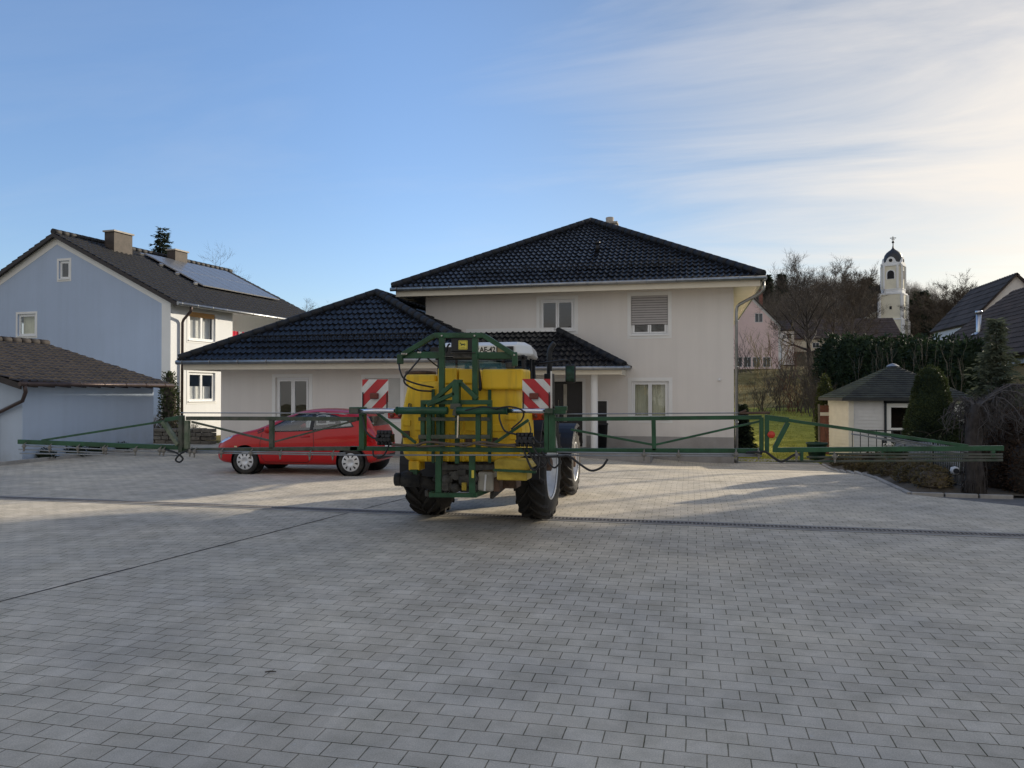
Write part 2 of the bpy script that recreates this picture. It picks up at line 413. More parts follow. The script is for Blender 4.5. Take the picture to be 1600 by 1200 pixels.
M('cab_white', (.78,.78,.76), rough=.35, var=.05, coat=.3)
M('fender_blue', (.010,.012,.018), rough=.55, var=.3, scale=4)
M('tractor_red', (.36,.02,.02), rough=.35)
M('plate_white', (.80,.79,.74), rough=.5, var=.05)
M('ink', (.01,.01,.012), rough=.6)
M('plate_blue', (.02,.05,.30), rough=.5)
M('car_red', (.48,.004,.006), rough=.32, var=.03, coat=.55, spec=.35)
M('hubcap', (.66,.67,.68), rough=.32, metal=.35, var=.06)
M('head_glass', (.70,.74,.78), rough=.08, metal=.6, var=.2, scale=14)
M('seat_dark', (.03,.03,.033), rough=.8)
M('chimney_clad', (.060,.046,.038), rough=.7, var=.3)
M('chimney_conc', (.42,.38,.33), rough=.9, var=.15)
M('solar', (.11,.12,.14), rough=.30, var=.1, spec=.5)
M('alu', (.68,.68,.69), rough=.35, metal=.9, var=.05)
M('siding_grey', (.70,.70,.71), rough=.7, var=.06, scale=3)
M('siding_cream_lit', (.80,.76,.67), rough=.7, var=.06, scale=3)  # brighter light on the pavilion's left side is put into this cream
M('wood_red', (.20,.085,.06), rough=.8, var=.25, scale=5)
M('wood_grey', (.22,.19,.16), rough=.85, var=.3, scale=5)
M('bin_green', (.012,.045,.030), rough=.55, var=.2)
M('fence_dark', (.05,.055,.06), rough=.5, metal=.4)
M('fence_zinc', (.30,.31,.32), rough=.5, metal=.6)
M('slate', (.030,.034,.034), rough=.85, var=.4, scale=2.2, rgb2=(.055,.062,.050), bump=.4, bscale=30)
M('slate_moss', (.030,.042,.028), rough=.9, var=.4, scale=2.2, rgb2=(.06,.075,.045), bump=.4, bscale=30)
M('dome', (.035,.036,.040), rough=.5, var=.3)
M('gold', (.5,.33,.08), rough=.35, metal=1)
M('bark', (.060,.048,.038), rough=.95, var=.35, scale=5, bump=.8, bscale=20)
M('bark_dark', (.045,.037,.032), rough=.95, var=.4, scale=6, bump=.8, bscale=20)
M('bark_grey', (.115,.10,.085), rough=.95, var=.35, scale=5, bump=.8, bscale=20)
M('twig', (.085,.066,.050), rough=.95, var=.3, scale=.7, rgb2=(.12,.095,.07))
M('twig_grey', (.10,.09,.085), rough=.95, var=.3, scale=.7)
M('twig_dark', (.080,.066,.056), rough=.95, var=.3, scale=.7)
M('twig_yellow', (.26,.20,.085), rough=.95, var=.3, scale=.7)
M('twig_red', (.14,.055,.038), rough=.95, var=.3, scale=.7)
M('stone', (.17,.15,.125), rough=.95, var=.3, scale=4, bump=.6, bscale=18)
M('soil', (.10,.082,.060), rough=.98, var=.4, scale=3, bump=.8, bscale=14)
M('kerb', (.36,.34,.31), rough=.9, var=.2, scale=3, bump=.4)
M('joint_dark', (.055,.052,.050), rough=.95, var=.35, scale=4)
M('laundry_red', (.55,.02,.05), rough=.9)
M('laundry_white', (.75,.74,.72), rough=.9)
M('brick_red', (.22,.10,.075), rough=.9, var=.25, scale=3)
M('paper', (.70,.62,.40), rough=.9)
leaf_mat('thuja', (.008,.018,.010), (.032,.054,.024))
leaf_mat('yew', (.020,.032,.012), (.072,.092,.032))
leaf_mat('spruce', (.050,.070,.052), (.17,.19,.125))
leaf_mat('spruce_dark', (.012,.022,.014), (.035,.050,.026))
leaf_mat('cypress', (.030,.042,.012), (.085,.10,.028))
leaf_mat('brown_leaf', (.050,.030,.020), (.11,.070,.042))
leaf_mat('rose_leaf', (.03,.045,.02), (.11,.12,.05))
leaf_mat('dry_grass', (.14,.10,.045), (.26,.20,.09))
leaf_mat('grass_blade', (.19,.21,.03), (.44,.42,.08), trans=.35)
leaf_mat('heather', (.085,.072,.036), (.20,.155,.075))
glass_mat('window_glass', base_refl=.05)
glass_mat('window_glass_clear', tint=(.97,.98,.98), base_refl=.0)
glass_mat('car_glass', tint=(.80,.86,.88), base_refl=.12)
glass_mat('cab_glass', tint=(.35,.52,.60), base_refl=.08)

# ------------------------------------------------------------------ camera, sky, sun
cam = bpy.data.cameras.new('camera'); camo = bpy.data.objects.new('camera', cam); COL.objects.link(camo)
cam.sensor_width = 36.0; cam.lens = 36.0 * FPX / 1600.0; cam.clip_start = .05; cam.clip_end = 3000
camo.location = EYE; camo.rotation_euler = (R(90) + math.atan((HOR - 600) / FPX), 0, YAW)
scene.camera = camo
SUN_AZ, SUN_EL = 42.0, 18.0        # clockwise from +Y, degrees
w = bpy.data.worlds.new('World'); scene.world = w; w.use_nodes = True
nt = w.node_tree; bg = nt.nodes['Background']
sky = nt.nodes.new('ShaderNodeTexSky'); sky.sky_type = 'NISHITA'; sky.sun_disc = False
sky.sun_elevation = R(SUN_EL); sky.sun_rotation = R(SUN_AZ); sky.altitude = 400; sky.air_density = 1.0; sky.dust_density = 0.9; sky.ozone_density = 1.4
def wm(op, a, b=None, clamp=False):
    n = nt.nodes.new('ShaderNodeMath'); n.operation = op; n.use_clamp = clamp
    for i, x in enumerate((a, b)):
        if x is None: continue
        if isinstance(x, (int, float)): n.inputs[i].default_value = x
        else: link(nt, x, n.inputs[i])
    return n.outputs[0]
tc = nt.nodes.new('ShaderNodeTexCoord'); sep = nt.nodes.new('ShaderNodeSeparateXYZ'); link(nt, tc.outputs['Generated'], sep.inputs[0])
zc = wm('ADD', wm('MAXIMUM', sep.outputs[2], 0.0), 0.12)
cmb = nt.nodes.new('ShaderNodeCombineXYZ')
link(nt, wm('DIVIDE', sep.outputs[0], zc), cmb.inputs[0]); link(nt, wm('DIVIDE', sep.outputs[1], zc), cmb.inputs[1])
mp = nt.nodes.new('ShaderNodeMapping'); mp.inputs['Rotation'].default_value = (0, 0, R(38)); mp.inputs['Scale'].default_value = (.55, 1.25, 1)
link(nt, cmb.outputs[0], mp.inputs['Vector'])
n1 = nt.nodes.new('ShaderNodeTexNoise'); n1.inputs['Scale'].default_value = 1.1; n1.inputs['Detail'].default_value = 11; n1.inputs['Roughness'].default_value = .60; n1.inputs['Distortion'].default_value = .55
link(nt, mp.outputs[0], n1.inputs['Vector'])
n2 = nt.nodes.new('ShaderNodeTexNoise'); n2.inputs['Scale'].default_value = .42; n2.inputs['Detail'].default_value = 4
link(nt, cmb.outputs[0], n2.inputs['Vector'])
sund = V(math.sin(R(SUN_AZ))*math.cos(R(SUN_EL)), math.cos(R(SUN_AZ))*math.cos(R(SUN_EL)), math.sin(R(SUN_EL)))
dot = nt.nodes.new('ShaderNodeVectorMath'); dot.operation = 'DOT_PRODUCT'; link(nt, tc.outputs['Generated'], dot.inputs[0]); dot.inputs[1].default_value = sund
# more veil towards the sun, thin streaks elsewhere
near = nt.nodes.new('ShaderNodeMapRange'); near.interpolation_type = 'SMOOTHSTEP'
near.inputs['From Min'].default_value = .45; near.inputs['From Max'].default_value = .97; link(nt, dot.outputs['Value'], near.inputs['Value'])
thr = wm('SUBTRACT', .60, wm('MULTIPLY', near.outputs[0], .20))
dens = wm('MULTIPLY', wm('SUBTRACT', wm('ADD', wm('MULTIPLY', n1.outputs['Fac'], .95), wm('MULTIPLY', n2.outputs['Fac'], .22)), thr), 3.2, True)
fac = wm('MULTIPLY', dens, wm('ADD', .14, wm('MULTIPLY', near.outputs[0], .78)), True)
ccol = nt.nodes.new('ShaderNodeMix'); ccol.data_type = 'RGBA'
link(nt, near.outputs[0], ccol.inputs[0]); ccol.inputs[6].default_value = (4.6, 4.9, 5.4, 1); ccol.inputs[7].default_value = (6.7, 6.2, 5.6, 1)
mixs = nt.nodes.new('ShaderNodeMix'); mixs.data_type = 'RGBA'
tint = nt.nodes.new('ShaderNodeMix'); tint.data_type = 'RGBA'; tint.blend_type = 'MULTIPLY'; tint.inputs[0].default_value = 1
link(nt, sky.outputs[0], tint.inputs[6]); 
hi_ = nt.nodes.new('ShaderNodeMapRange'); hi_.inputs['From Min'].default_value = .02; hi_.inputs['From Max'].default_value = .42; link(nt, sep.outputs[2], hi_.inputs['Value'])
th_ = nt.nodes.new('ShaderNodeMix'); th_.data_type = 'RGBA'; link(nt, hi_.outputs[0], th_.inputs[0]); th_.inputs[6].default_value = (.95, 1.03, 1.22, 1); th_.inputs[7].default_value = (1.12, 1.26, 1.48, 1)
tm_ = nt.nodes.new('ShaderNodeMix'); tm_.data_type = 'RGBA'; link(nt, near.outputs[0], tm_.inputs[0]); link(nt, th_.outputs[2], tm_.inputs[6]); tm_.inputs[7].default_value = (.66, .63, .60, 1); link(nt, tm_.outputs[2], tint.inputs[7])
link(nt, fac, mixs.inputs[0]); link(nt, tint.outputs[2], mixs.inputs[6]); link(nt, ccol.outputs[2], mixs.inputs[7])
# bright broken cloud bank added behind the camera as fill light
bk_ = nt.nodes.new('ShaderNodeMapRange'); bk_.interpolation_type = 'SMOOTHSTEP'; bk_.inputs['From Min'].default_value = .05; bk_.inputs['From Max'].default_value = .65
link(nt, wm('MULTIPLY', sep.outputs[1], -1.0), bk_.inputs['Value'])
bmix = nt.nodes.new('ShaderNodeMix'); bmix.data_type = 'RGBA'
link(nt, wm('MULTIPLY', bk_.outputs[0], wm('ADD', .62, wm('MULTIPLY', n1.outputs['Fac'], .6)), True), bmix.inputs[0]); link(nt, mixs.outputs[2], bmix.inputs[6]); bmix.inputs[7].default_value = (4.2, 4.05, 3.9, 1)
link(nt, bmix.outputs[2], bg.inputs['Color']); bg.inputs['Strength'].default_value = 0.15
sun = bpy.data.lights.new('sun', 'SUN'); suno = bpy.data.objects.new('sun', sun); COL.objects.link(suno)
sun.energy = 5.0; sun.angle = R(.5); sun.color = (1.0, .89, .71)
suno.rotation_euler = (-sund).to_track_quat('-Z', 'Y').to_euler(); suno.location = (30, 30, 40)
scene.view_settings.view_transform = 'Standard'; scene.view_settings.look = 'None'; scene.view_settings.exposure = 0
scene.cycles.use_denoising = True
try: scene.cycles.denoiser = 'OPENIMAGEDENOISE'
except Exception: pass
scene.cycles.max_bounces = 8; scene.cycles.transparent_max_bounces = 12

# ------------------------------------------------------------------ ground
def ground_material():
    m, nt, b = nodes_of('ground_terrain')
    tc = nt.nodes.new('ShaderNodeTexCoord')
    n = nt.nodes.new('ShaderNodeTexNoise'); n.inputs['Scale'].default_value = .22; n.inputs['Detail'].default_value = 9; n.inputs['Roughness'].default_value = .68
    n2 = nt.nodes.new('ShaderNodeTexNoise'); n2.inputs['Scale'].default_value = 9; n2.inputs['Detail'].default_value = 6
    link(nt, tc.outputs['Object'], n.inputs['Vector']); link(nt, tc.outputs['Object'], n2.inputs['Vector'])
    r = nt.nodes.new('ShaderNodeValToRGB'); e = r.color_ramp.elements
    e[0].position, e[1].position = .33, .66; e[0].color = (.10,.095,.03,1); e[1].color = (.26,.20,.08,1)
    x = e.new(.5); x.color = (.15,.13,.045,1)
    link(nt, n.outputs['Fac'], r.inputs['Fac'])
    # the wooded hill is brown with fallen leaves
    sp = nt.nodes.new('ShaderNodeSeparateXYZ'); link(nt, tc.outputs['Object'], sp.inputs[0])
    mr = nt.nodes.new('ShaderNodeMapRange'); mr.inputs['From Min'].default_value = 95; mr.inputs['From Max'].default_value = 150; link(nt, sp.outputs[1], mr.inputs['Value'])
    mx = nt.nodes.new('ShaderNodeMix'); mx.data_type = 'RGBA'; link(nt, mr.outputs[0], mx.inputs[0]); link(nt, r.outputs[0], mx.inputs[6]); mx.inputs[7].default_value = (.075,.060,.046,1)
    m2 = nt.nodes.new('ShaderNodeMix'); m2.data_type = 'RGBA'; m2.blend_type = 'MULTIPLY'; m2.inputs[0].default_value = .55
    r2 = nt.nodes.new('ShaderNodeValToRGB'); r2.color_ramp.elements[0].position = .3; r2.color_ramp.elements[1].position = .7; r2.color_ramp.elements[0].color = (.45,.45,.45,1)
    link(nt, n2.outputs['Fac'], r2.inputs[0]); link(nt, mx.outputs[2], m2.inputs[6]); link(nt, r2.outputs[0], m2.inputs[7])
    link(nt, m2.outputs[2], b.inputs['Base Color']); b.inputs['Roughness'].default_value = 1; b.inputs['Specular IOR Level'].default_value = .1
    bp = nt.nodes.new('ShaderNodeBump'); bp.inputs['Strength'].default_value = 1; bp.inputs['Distance'].default_value = .08
    link(nt, n2.outputs['Fac'], bp.inputs['Height']); link(nt, bp.outputs['Normal'], b.inputs['Normal'])
    return m
def spaced(lo, hi, fine_lo, fine_hi, fine, grow):
    xs = []; x = fine_lo
    while x < fine_hi: xs.append(x); x += fine
    st = fine; x = fine_hi
    while x < hi: xs.append(x); st *= grow; x += st
    xs.append(hi); st = fine; x = fine_lo
    while x > lo: st *= grow; x -= st; xs.append(max(x, lo))
    return sorted(set(xs))
def sheet(name, xs, ys, zf, mat, keep=None, smooth=True):
    mb = MB(); vs = [(x, y, zf(x, y)) for y in ys for x in xs]; nx = len(xs); fs = []
    for j in range(len(ys)-1):
        for i in range(nx-1):
            if keep and not keep((xs[i]+xs[i+1])/2, (ys[j]+ys[j+1])/2): continue
            a = j*nx+i; fs.append((a, a+1, a+nx+1, a+nx))
    mb.add(vs, fs, smooth); return tag(mb.build(name, mat), kind='structure')
def paved(x, y):   # right-hand outline of the paved yard
    if y > 15.25: return x < 3.85
    return x < 3.85 + (15.25 - y) * 1.15
sheet('ground', spaced(-500, 600, -30, 40, 2.0, 1.16), spaced(-60, 900, -6, 90, 2.0, 1.12),
      lambda x, y: terrain(x, y) - .05 - (.10 if (x < 3 and y < 23) else 0), ground_material())

def paver_material():
    m, nt, b = nodes_of('pavers')
    tc = nt.nodes.new('ShaderNodeTexCoord'); sp = nt.nodes.new('ShaderNodeSeparateXYZ'); link(nt, tc.outputs['Object'], sp.inputs[0])
    def math_(op, a, c):
        n = nt.nodes.new('ShaderNodeMath'); n.operation = op
        for i, x in enumerate((a, c)):
            if isinstance(x, (int, float)): n.inputs[i].default_value = x
            else: link(nt, x, n.inputs[i])
        return n.outputs[0]
    wob = nt.nodes.new('ShaderNodeTexNoise'); wob.inputs['Scale'].default_value = .5; wob.inputs['Detail'].default_value = 2
    link(nt, tc.outputs['Object'], wob.inputs['Vector'])
    wv = nt.nodes.new('ShaderNodeVectorMath'); wv.operation = 'MULTIPLY_ADD'
    link(nt, wob.outputs['Color'], wv.inputs[0]); wv.inputs[1].default_value = (.05, .05, 0); link(nt, tc.outputs['Object'], wv.inputs[2])
    # second field left of the seam is laid a few degrees askew
    rot = nt.nodes.new('ShaderNodeVectorRotate'); rot.rotation_type = 'Z_AXIS'; rot.inputs['Angle'].default_value = R(-9.5); link(nt, wv.outputs[0], rot.inputs['Vector'])
    side = math_('LESS_THAN', math_('SUBTRACT', sp.outputs[0], math_('MULTIPLY', sp.outputs[1], .16)), -6.846)
    vm = nt.nodes.new('ShaderNodeMix'); vm.data_type = 'VECTOR'; link(nt, side, vm.inputs[0]); link(nt, wv.outputs[0], vm.inputs[4]); link(nt, rot.outputs[0], vm.inputs[5])
    bt = nt.nodes.new('ShaderNodeTexBrick'); link(nt, vm.outputs[1], bt.inputs['Vector'])
    bt.inputs['Scale'].default_value = 1; bt.inputs['Brick Width'].default_value = .215; bt.inputs['Row Height'].default_value = .152
    bt.inputs['Mortar Size'].default_value = .0042; bt.inputs['Mortar Smooth'].default_value = .35; bt.inputs['Bias'].default_value = 0
    bt.inputs['Color1'].default_value = (.63,.565,.465,1); bt.inputs['Color2'].default_value = (.70,.635,.53,1); bt.inputs['Mortar'].default_value = (.28,.25,.21,1)
    big = nt.nodes.new('ShaderNodeTexNoise'); big.inputs['Scale'].default_value = .45; big.inputs['Detail'].default_value = 7; big.inputs['Roughness'].default_value = .62
    link(nt, tc.outputs['Object'], big.inputs['Vector'])
    rb = nt.nodes.new('ShaderNodeValToRGB'); rb.color_ramp.elements[0].position = .32; rb.color_ramp.elements[1].position = .68
    rb.color_ramp.elements[0].color = (.76,.765,.78,1); rb.color_ramp.elements[1].color = (1.12,1.09,1.03,1); link(nt, big.outputs['Fac'], rb.inputs[0])
    gr = nt.nodes.new('ShaderNodeTexNoise'); gr.inputs['Scale'].default_value = 130; gr.inputs['Detail'].default_value = 3; link(nt, tc.outputs['Object'], gr.inputs['Vector'])
    rg = nt.nodes.new('ShaderNodeValToRGB'); rg.color_ramp.elements[0].position = .3; rg.color_ramp.elements[1].position = .7
    rg.color_ramp.elements[0].color = (.80,.80,.80,1); rg.color_ramp.elements[1].color = (1.15,1.15,1.15,1); link(nt, gr.outputs['Fac'], rg.inputs[0])
    def mul(a, c):
        n = nt.nodes.new('ShaderNodeMix'); n.data_type = 'RGBA'; n.blend_type = 'MULTIPLY'; n.inputs[0].default_value = 1
        link(nt, a, n.inputs[6]); link(nt, c, n.inputs[7]); return n.outputs[2]
    mid = nt.nodes.new('ShaderNodeTexNoise'); mid.inputs['Scale'].default_value = 2.6; mid.inputs['Detail'].default_value = 8; mid.inputs['Roughness'].default_value = .7; link(nt, tc.outputs['Object'], mid.inputs['Vector'])
    rm_ = nt.nodes.new('ShaderNodeValToRGB'); rm_.color_ramp.elements[0].position = .36; rm_.color_ramp.elements[1].position = .60; rm_.color_ramp.elements[0].color = (.80,.80,.78,1); rm_.color_ramp.elements[1].color = (1.04,1.04,1.04,1); link(nt, mid.outputs['Fac'], rm_.inputs[0])
    rmo = nt.nodes.new('ShaderNodeValToRGB'); em_ = rmo.color_ramp.elements; em_[0].position, em_[1].position = .38, .64; em_[0].color = (.12,.115,.075,1); em_[1].color = (.36,.31,.24,1)
    link(nt, mid.outputs['Fac'], rmo.inputs[0]); link(nt, rmo.outputs[0], bt.inputs['Mortar'])
    # pale specks of dried lime and a few droppings
    vo = nt.nodes.new('ShaderNodeTexVoronoi'); vo.inputs['Scale'].default_value = 2.1; link(nt, tc.outputs['Object'], vo.inputs['Vector'])
    lt = math_('LESS_THAN', vo.outputs['Distance'], .028)
    trk = None
    for xc_ in (-3.85, -2.2):
        dd = math_('ABSOLUTE', math_('SUBTRACT', math_('ADD', sp.outputs[0], math_('MULTIPLY', wob.outputs['Fac'], .5)), xc_+.25), 0)
        f_ = math_('LESS_THAN', dd, .21); trk = f_ if trk is None else math_('MAXIMUM', trk, f_)
    trk = math_('MULTIPLY', math_('MULTIPLY', trk, math_('LESS_THAN', sp.outputs[1], 10.8)), math_('MULTIPLY', mid.outputs['Fac'], .22))
    tcl = nt.nodes.new('ShaderNodeMix'); tcl.data_type = 'RGBA'; link(nt, trk, tcl.inputs[0]); tcl.inputs[6].default_value = (1,1,1,1); tcl.inputs[7].default_value = (.35,.33,.30,1)
    base = mul(mul(mul(mul(bt.outputs['Color'], rb.outputs[0]), rg.outputs[0]), rm_.outputs[0]), tcl.outputs[2])
    mk = nt.nodes.new('ShaderNodeMix'); mk.data_type = 'RGBA'; link(nt, math_('MULTIPLY', lt, .45), mk.inputs[0]); link(nt, base, mk.inputs[6]); mk.inputs[7].default_value = (.55,.54,.50,1)
    link(nt, mk.outputs[2], b.inputs['Base Color']); b.inputs['Roughness'].default_value = .85; b.inputs['Specular IOR Level'].default_value = .18
    h = math_('ADD', math_('MULTIPLY', math_('SUBTRACT', 1.0, bt.outputs['Fac']), 1.0), math_('MULTIPLY', gr.outputs['Fac'], .25))
    bp = nt.nodes.new('ShaderNodeBump'); bp.inputs['Strength'].default_value = .55; bp.inputs['Distance'].default_value = .006
    link(nt, h, bp.inputs['Height']); link(nt, bp.outputs['Normal'], b.inputs['Normal'])
    return m
PAVE_Y1 = 24.43
def lin(a, b, n): return [a + (b-a)*i/n for i in range(n+1)]
PV = MB()
def pave_strip():
    ys = sorted(set(lin(-8, 15.25, 30) + lin(15.25, 24.6, 16) + [15.25])); nx = 46; vs = []; fs = []
    for y in ys:
        xr = 3.85 if y >= 15.25 else min(3.85 + (15.25 - y) * 1.15, 15.0)
        for i in range(nx+1):
            t = i/nx; x = -20 + (xr+20)*t; vs.append((x, y, terrain(x, y)))
    for j in range(len(ys)-1):
        for i in range(nx): a = j*(nx+1)+i; fs.append((a, a+1, a+nx+2, a+nx+1))
    PV.add(vs, fs, True)
pave_strip()
tag(PV.build('paved_yard', paver_material()), kind='structure')
# the gravelly lane to the right of the yard
M('lane_asphalt', (.16,.155,.15), rough=.95, var=.25, scale=2.5, bump=.6, bscale=50)
lm = MB(); lm.add([(3.87,15.27,-.03),(15.2,5.4,-.03),(60,5.4,-.03),(60,16.5,-.03),(7,16.2,-.03),(5.6,15.6,-.03)], [(0,1,2,3,4,5)]); tag(lm.build('lane', MATS['lane_asphalt']), kind='structure')

# drain channel with its grating
dr = MB(); Yd = 11.13
dt = thing('drain_channel', 'long steel grated drain channel across the paved yard under the tractor wheels', 'drain', (0, Yd, 0))
dr.box(-19.5, 8.4, Yd-.09, Yd+.09, .003, .0045); dr.build('channel_floor', MATS['ink'], dt)
dg = MB()
for yy in (Yd-.085, Yd+.085): dg.box(-19.5, 8.4, yy-.016, yy+.016, .003, .012)
x = -19.5
while x < 8.4: dg.box(x, x+.022, Yd-.07, Yd+.07, .004, .010); x += .055
dg.build('grating', M('grate', (.22,.205,.19), rough=.6, metal=.2, var=.3, scale=5), dt)
kb = MB()
for s_ in (-1, 1): kb.box(-19.5, 8.4, Yd+s_*.15-.045, Yd+s_*.15+.045, .0035, .0055)
kb.build('edge_strip', MATS['kerb'], dt)
# dark movement joints in the paving
for (a, b_) in ((V(-6.85,0,0), V(-4.75,13.1,0)), (V(-3.2,16.75,0), V(3.8,16.2,0))):
    d = (b_-a).normalized(); n_ = V(-d.y, d.x, 0); jm = MB(); k = 60; vs = []
    for i in range(k+1):
        p = a+(b_-a)*i/k; ww = .011+.008*mnoise.noise(V(p.x*3, p.y*3, 1)); off = n_*.012*mnoise.noise(V(p.x*1.3, p.y*1.3, 5))
        for s_ in (-1, 1): q = p+off+n_*ww*s_; vs.append((q.x, q.y, terrain(q.x, q.y)+.004))
    jm.add(vs, [(2*i, 2*i+1, 2*i+3, 2*i+2) for i in range(k)]); tag(jm.build('paving_joint', MATS['joint_dark']), kind='structure')
# ------------------------------------------------------------------ main house
Xa, Xb, Ya, Yb = -8.61, 1.33, 24.43, 37.4
house = thing('house', 'two storey beige house with dark hipped roof, entrance porch and white column', 'house', (-3.6, Ya, 0))
UX, UZ = V(1,0,0), V(0,0,1)
def front_hole(px0, px1, py0, py1, Y):
    a = atY(px0, (py0+py1)/2, Y); b = atY(px1, (py0+py1)/2, Y)
    t = atY((px0+px1)/2, py0, Y); d = atY((px0+px1)/2, py1, Y)
    return (a.x, b.x, d.z, t.z)
h_up1 = front_hole(843.5, 898, 467.5, 517, Ya); h_up2 = front_hole(986, 1044, 461.5, 523.5, Ya); h_gr = front_hole(986.5, 1045, 595.5, 655, Ya)
h_door = (-4.62, -3.33, .10, 2.19)
O0 = V(0, Ya, 0)
wl = MB()
def rel(h, x0): return (h[0]-x0, h[1]-x0, h[2], h[3])
wall(wl, V(Xa, Ya, 0), UX, UZ, Xb-Xa, 5.14, [rel(h, Xa) for h in (h_up1, h_up2, h_gr, h_door)], depth=.16, v0=-.7)
wall(wl, V(Xb, Ya, 0), V(0,1,0), UZ, Yb-Ya, 5.14, v0=-.7)
wall(wl, V(Xb, Yb, 0), V(-1,0,0), UZ, Xb-Xa, 5.14, v0=-.7)
wall(wl, V(Xa, Yb, 0), V(0,-1,0), UZ, Yb-Ya, 5.14, v0=-.7)
wl.build('wall', MATS['plaster_warm'], house)
pl = MB(); pl.box(-3.20, Xb+.004, Ya-.006, Ya-.001, -.7, .46); pl.box(Xb+.001, Xb+.006, Ya, Yb, -.7, .46); pl.build('plinth', MATS['plaster_plinth'], house)
for h in (h_up1, h_up2, h_gr): sr = MB(); surround(sr, O0, UX, UZ, h); sr.build('window_surround', MATS['plaster_white'], house)
sr = MB(); surround(sr, O0, UX, UZ, h_door, w=.10); sr.build('door_surround', MATS['plaster_white'], house)
window(house, O0, UX, UZ, h_up1, curtain=None)
window(house, O0, UX, UZ, h_up2, shutter=.74)
window(house, O0, UX, UZ, h_gr, curtain=('parted', .06, .95))
# front door
dm = MB(); dm.obox(O0, UX, UZ, V(0,-1,0), h_door[0]+.01, h_door[1]-.01, .10, 2.18, -.14, -.08)
dm.obox(O0, UX, UZ, V(0,-1,0), -3.80, h_door[1]-.03, .14, 2.14, -.08, -.06); dm.obox(O0, UX, UZ, V(0,-1,0), h_door[0]+.04, -3.98, .14, 2.14, -.08, -.06)
door = dm.build('door', MATS['door_black'], house, bevel=.004)
gm = MB(); gm.obox(O0, UX, UZ, V(0,-1,0), -3.95, -3.84, .9, 2.10, -.079, -.07); gm.build('glass_strip', M('frosted', (.40,.38,.33), rough=.2, var=.2, scale=3), door)
hm = MB(); hm.tube([V(-4.1,Ya+.02,.75), V(-4.1,Ya+.02,1.6)], .018); hm.build('handle', MATS['steel'], door)
lb = MB(); lb.box(-2.98, -2.55, Ya-.05, Ya-.005, .70, 1.56)
lp = lb.build('letterbox_panel', MATS['door_black'], house, bevel=.006)
lw = MB()
for (a, b, c, d) in ((-3.02,-2.51,1.56,1.595), (-3.02,-2.51,.665,.70), (-3.02,-2.98,.70,1.56), (-2.55,-2.51,.70,1.56)): lw.box(a, b, Ya-.03, Ya-.004, c, d)
for k in range(3): lw.box(-2.93, -2.87, Ya-.054, Ya-.05, 1.36-k*.2, 1.42-k*.2)
lw.build('panel_frame', MATS['plaster_white'], lp)
# porch
ps = MB(); ps.box(-5.9, -1.1, 22.35, Ya-.002, -.5, .09); ps.build('porch_step', MATS['plaster_plinth'], house, bevel=.01)
cm = MB(); cc = atY(928.5, 650, 22.75); cm.lathe([(.105,.09),(.105,2.45)], V(cc.x, 22.75, 0), UZ, n=28); cm.build('column', MATS['plaster_white'], house)
def eave_trim(name_parent, pts, soffit_w, z, out):
    pass
Ye, ze = 22.26, 2.58
pr = MB(); sl = V(0, Ya-Ye, 3.755-ze); L = sl.length
tiled(pr, V(-8, Ye, ze), UX, sl, [(2.35,0),(6.22,0),(3.9,L),(.55,L)], tw=.18, tl=.35, amp=.048, thick=.046)
tiled(pr, V(-1.78, Ye, ze), V(0,1,0), V(-2.32,0,3.755-ze), [(0,0),(2.17,0),(2.17,math.hypot(2.32,1.175))], tw=.18, tl=.35, amp=.048, thick=.046, nper=4)
ridge_caps(pr, V(-1.83, Ye+.03, ze+.06), V(-4.1, Ya+.02, 3.755+.07), r=.11)
porch = pr.build('porch_roof', MATS['tile_anthracite'], house)
pf = MB(); pf.box(-5.5, -1.9, Ye+.10, Ye+.14, 2.36, 2.55); pf.box(-1.98, -1.94, Ye+.14, Ya-.003, 2.36, 2.55); pf.box(-5.5, -1.98, Ye+.14, Ya-.003, 2.40, 2.43)
pf.build('fascia', MATS['soffit'], porch)
pg = MB(); gutter(pg, V(-5.6, Ye, ze-.03), V(-1.66, Ye, ze-.03), .06); pg.build('gutter', MATS['zinc'], porch)
fl = MB(); fl.box(-7.2, -4.25, Ya-.02, Ya-.003, 3.80, 3.93); fl.build('flashing', MATS['plaster_white'], porch)
# main roof
ex0, ex1, ey0, ey1, ez = -9.49, 2.15, 23.60, 38.24, 5.25
A1, A2 = V(-3.67, 29.42, 8.37), V(-3.67, 32.42, 8.37)
rm = MB()
S = V(0, A1.y-ey0, A1.z-ez); wE = ex1-ex0
tiled(rm, V(ex0, ey0, ez), UX, S, [(0,0),(wE,0),(wE/2,S.length)], tw=.18, tl=.35, amp=.048, thick=.046)
S2 = V(-(ex1-A1.x), 0, A1.z-ez); dE = ey1-ey0
tiled(rm, V(ex1, ey0, ez), V(0,1,0), S2, [(0,0),(dE,0),(A2.y-ey0,S2.length),(A1.y-ey0,S2.length)], tw=.18, tl=.35, amp=.048, thick=.046, nper=4)
S3 = V((A1.x-ex0), 0, A1.z-ez)
tiled(rm, V(ex0, ey1, ez), V(0,-1,0), S3, [(0,0),(dE,0),(ey1-A1.y,S3.length),(ey1-A2.y,S3.length)], tw=.18, tl=.35, amp=.048, thick=.046, nper=4)
rm.poly([V(ex1,ey1,ez), V(ex0,ey1,ez), A2])
dz = V(0,0,-.03)
rm.poly([V(ex0,ey0,ez)+dz, V(ex1,ey0,ez)+dz, A1+dz]); rm.poly([V(ex1,ey0,ez)+dz, V(ex1,ey1,ez)+dz, A2+dz, A1+dz]); rm.poly([V(ex0,ey1,ez)+dz, V(ex0,ey0,ez)+dz, A1+dz, A2+dz])
up = V(0,0,.075)
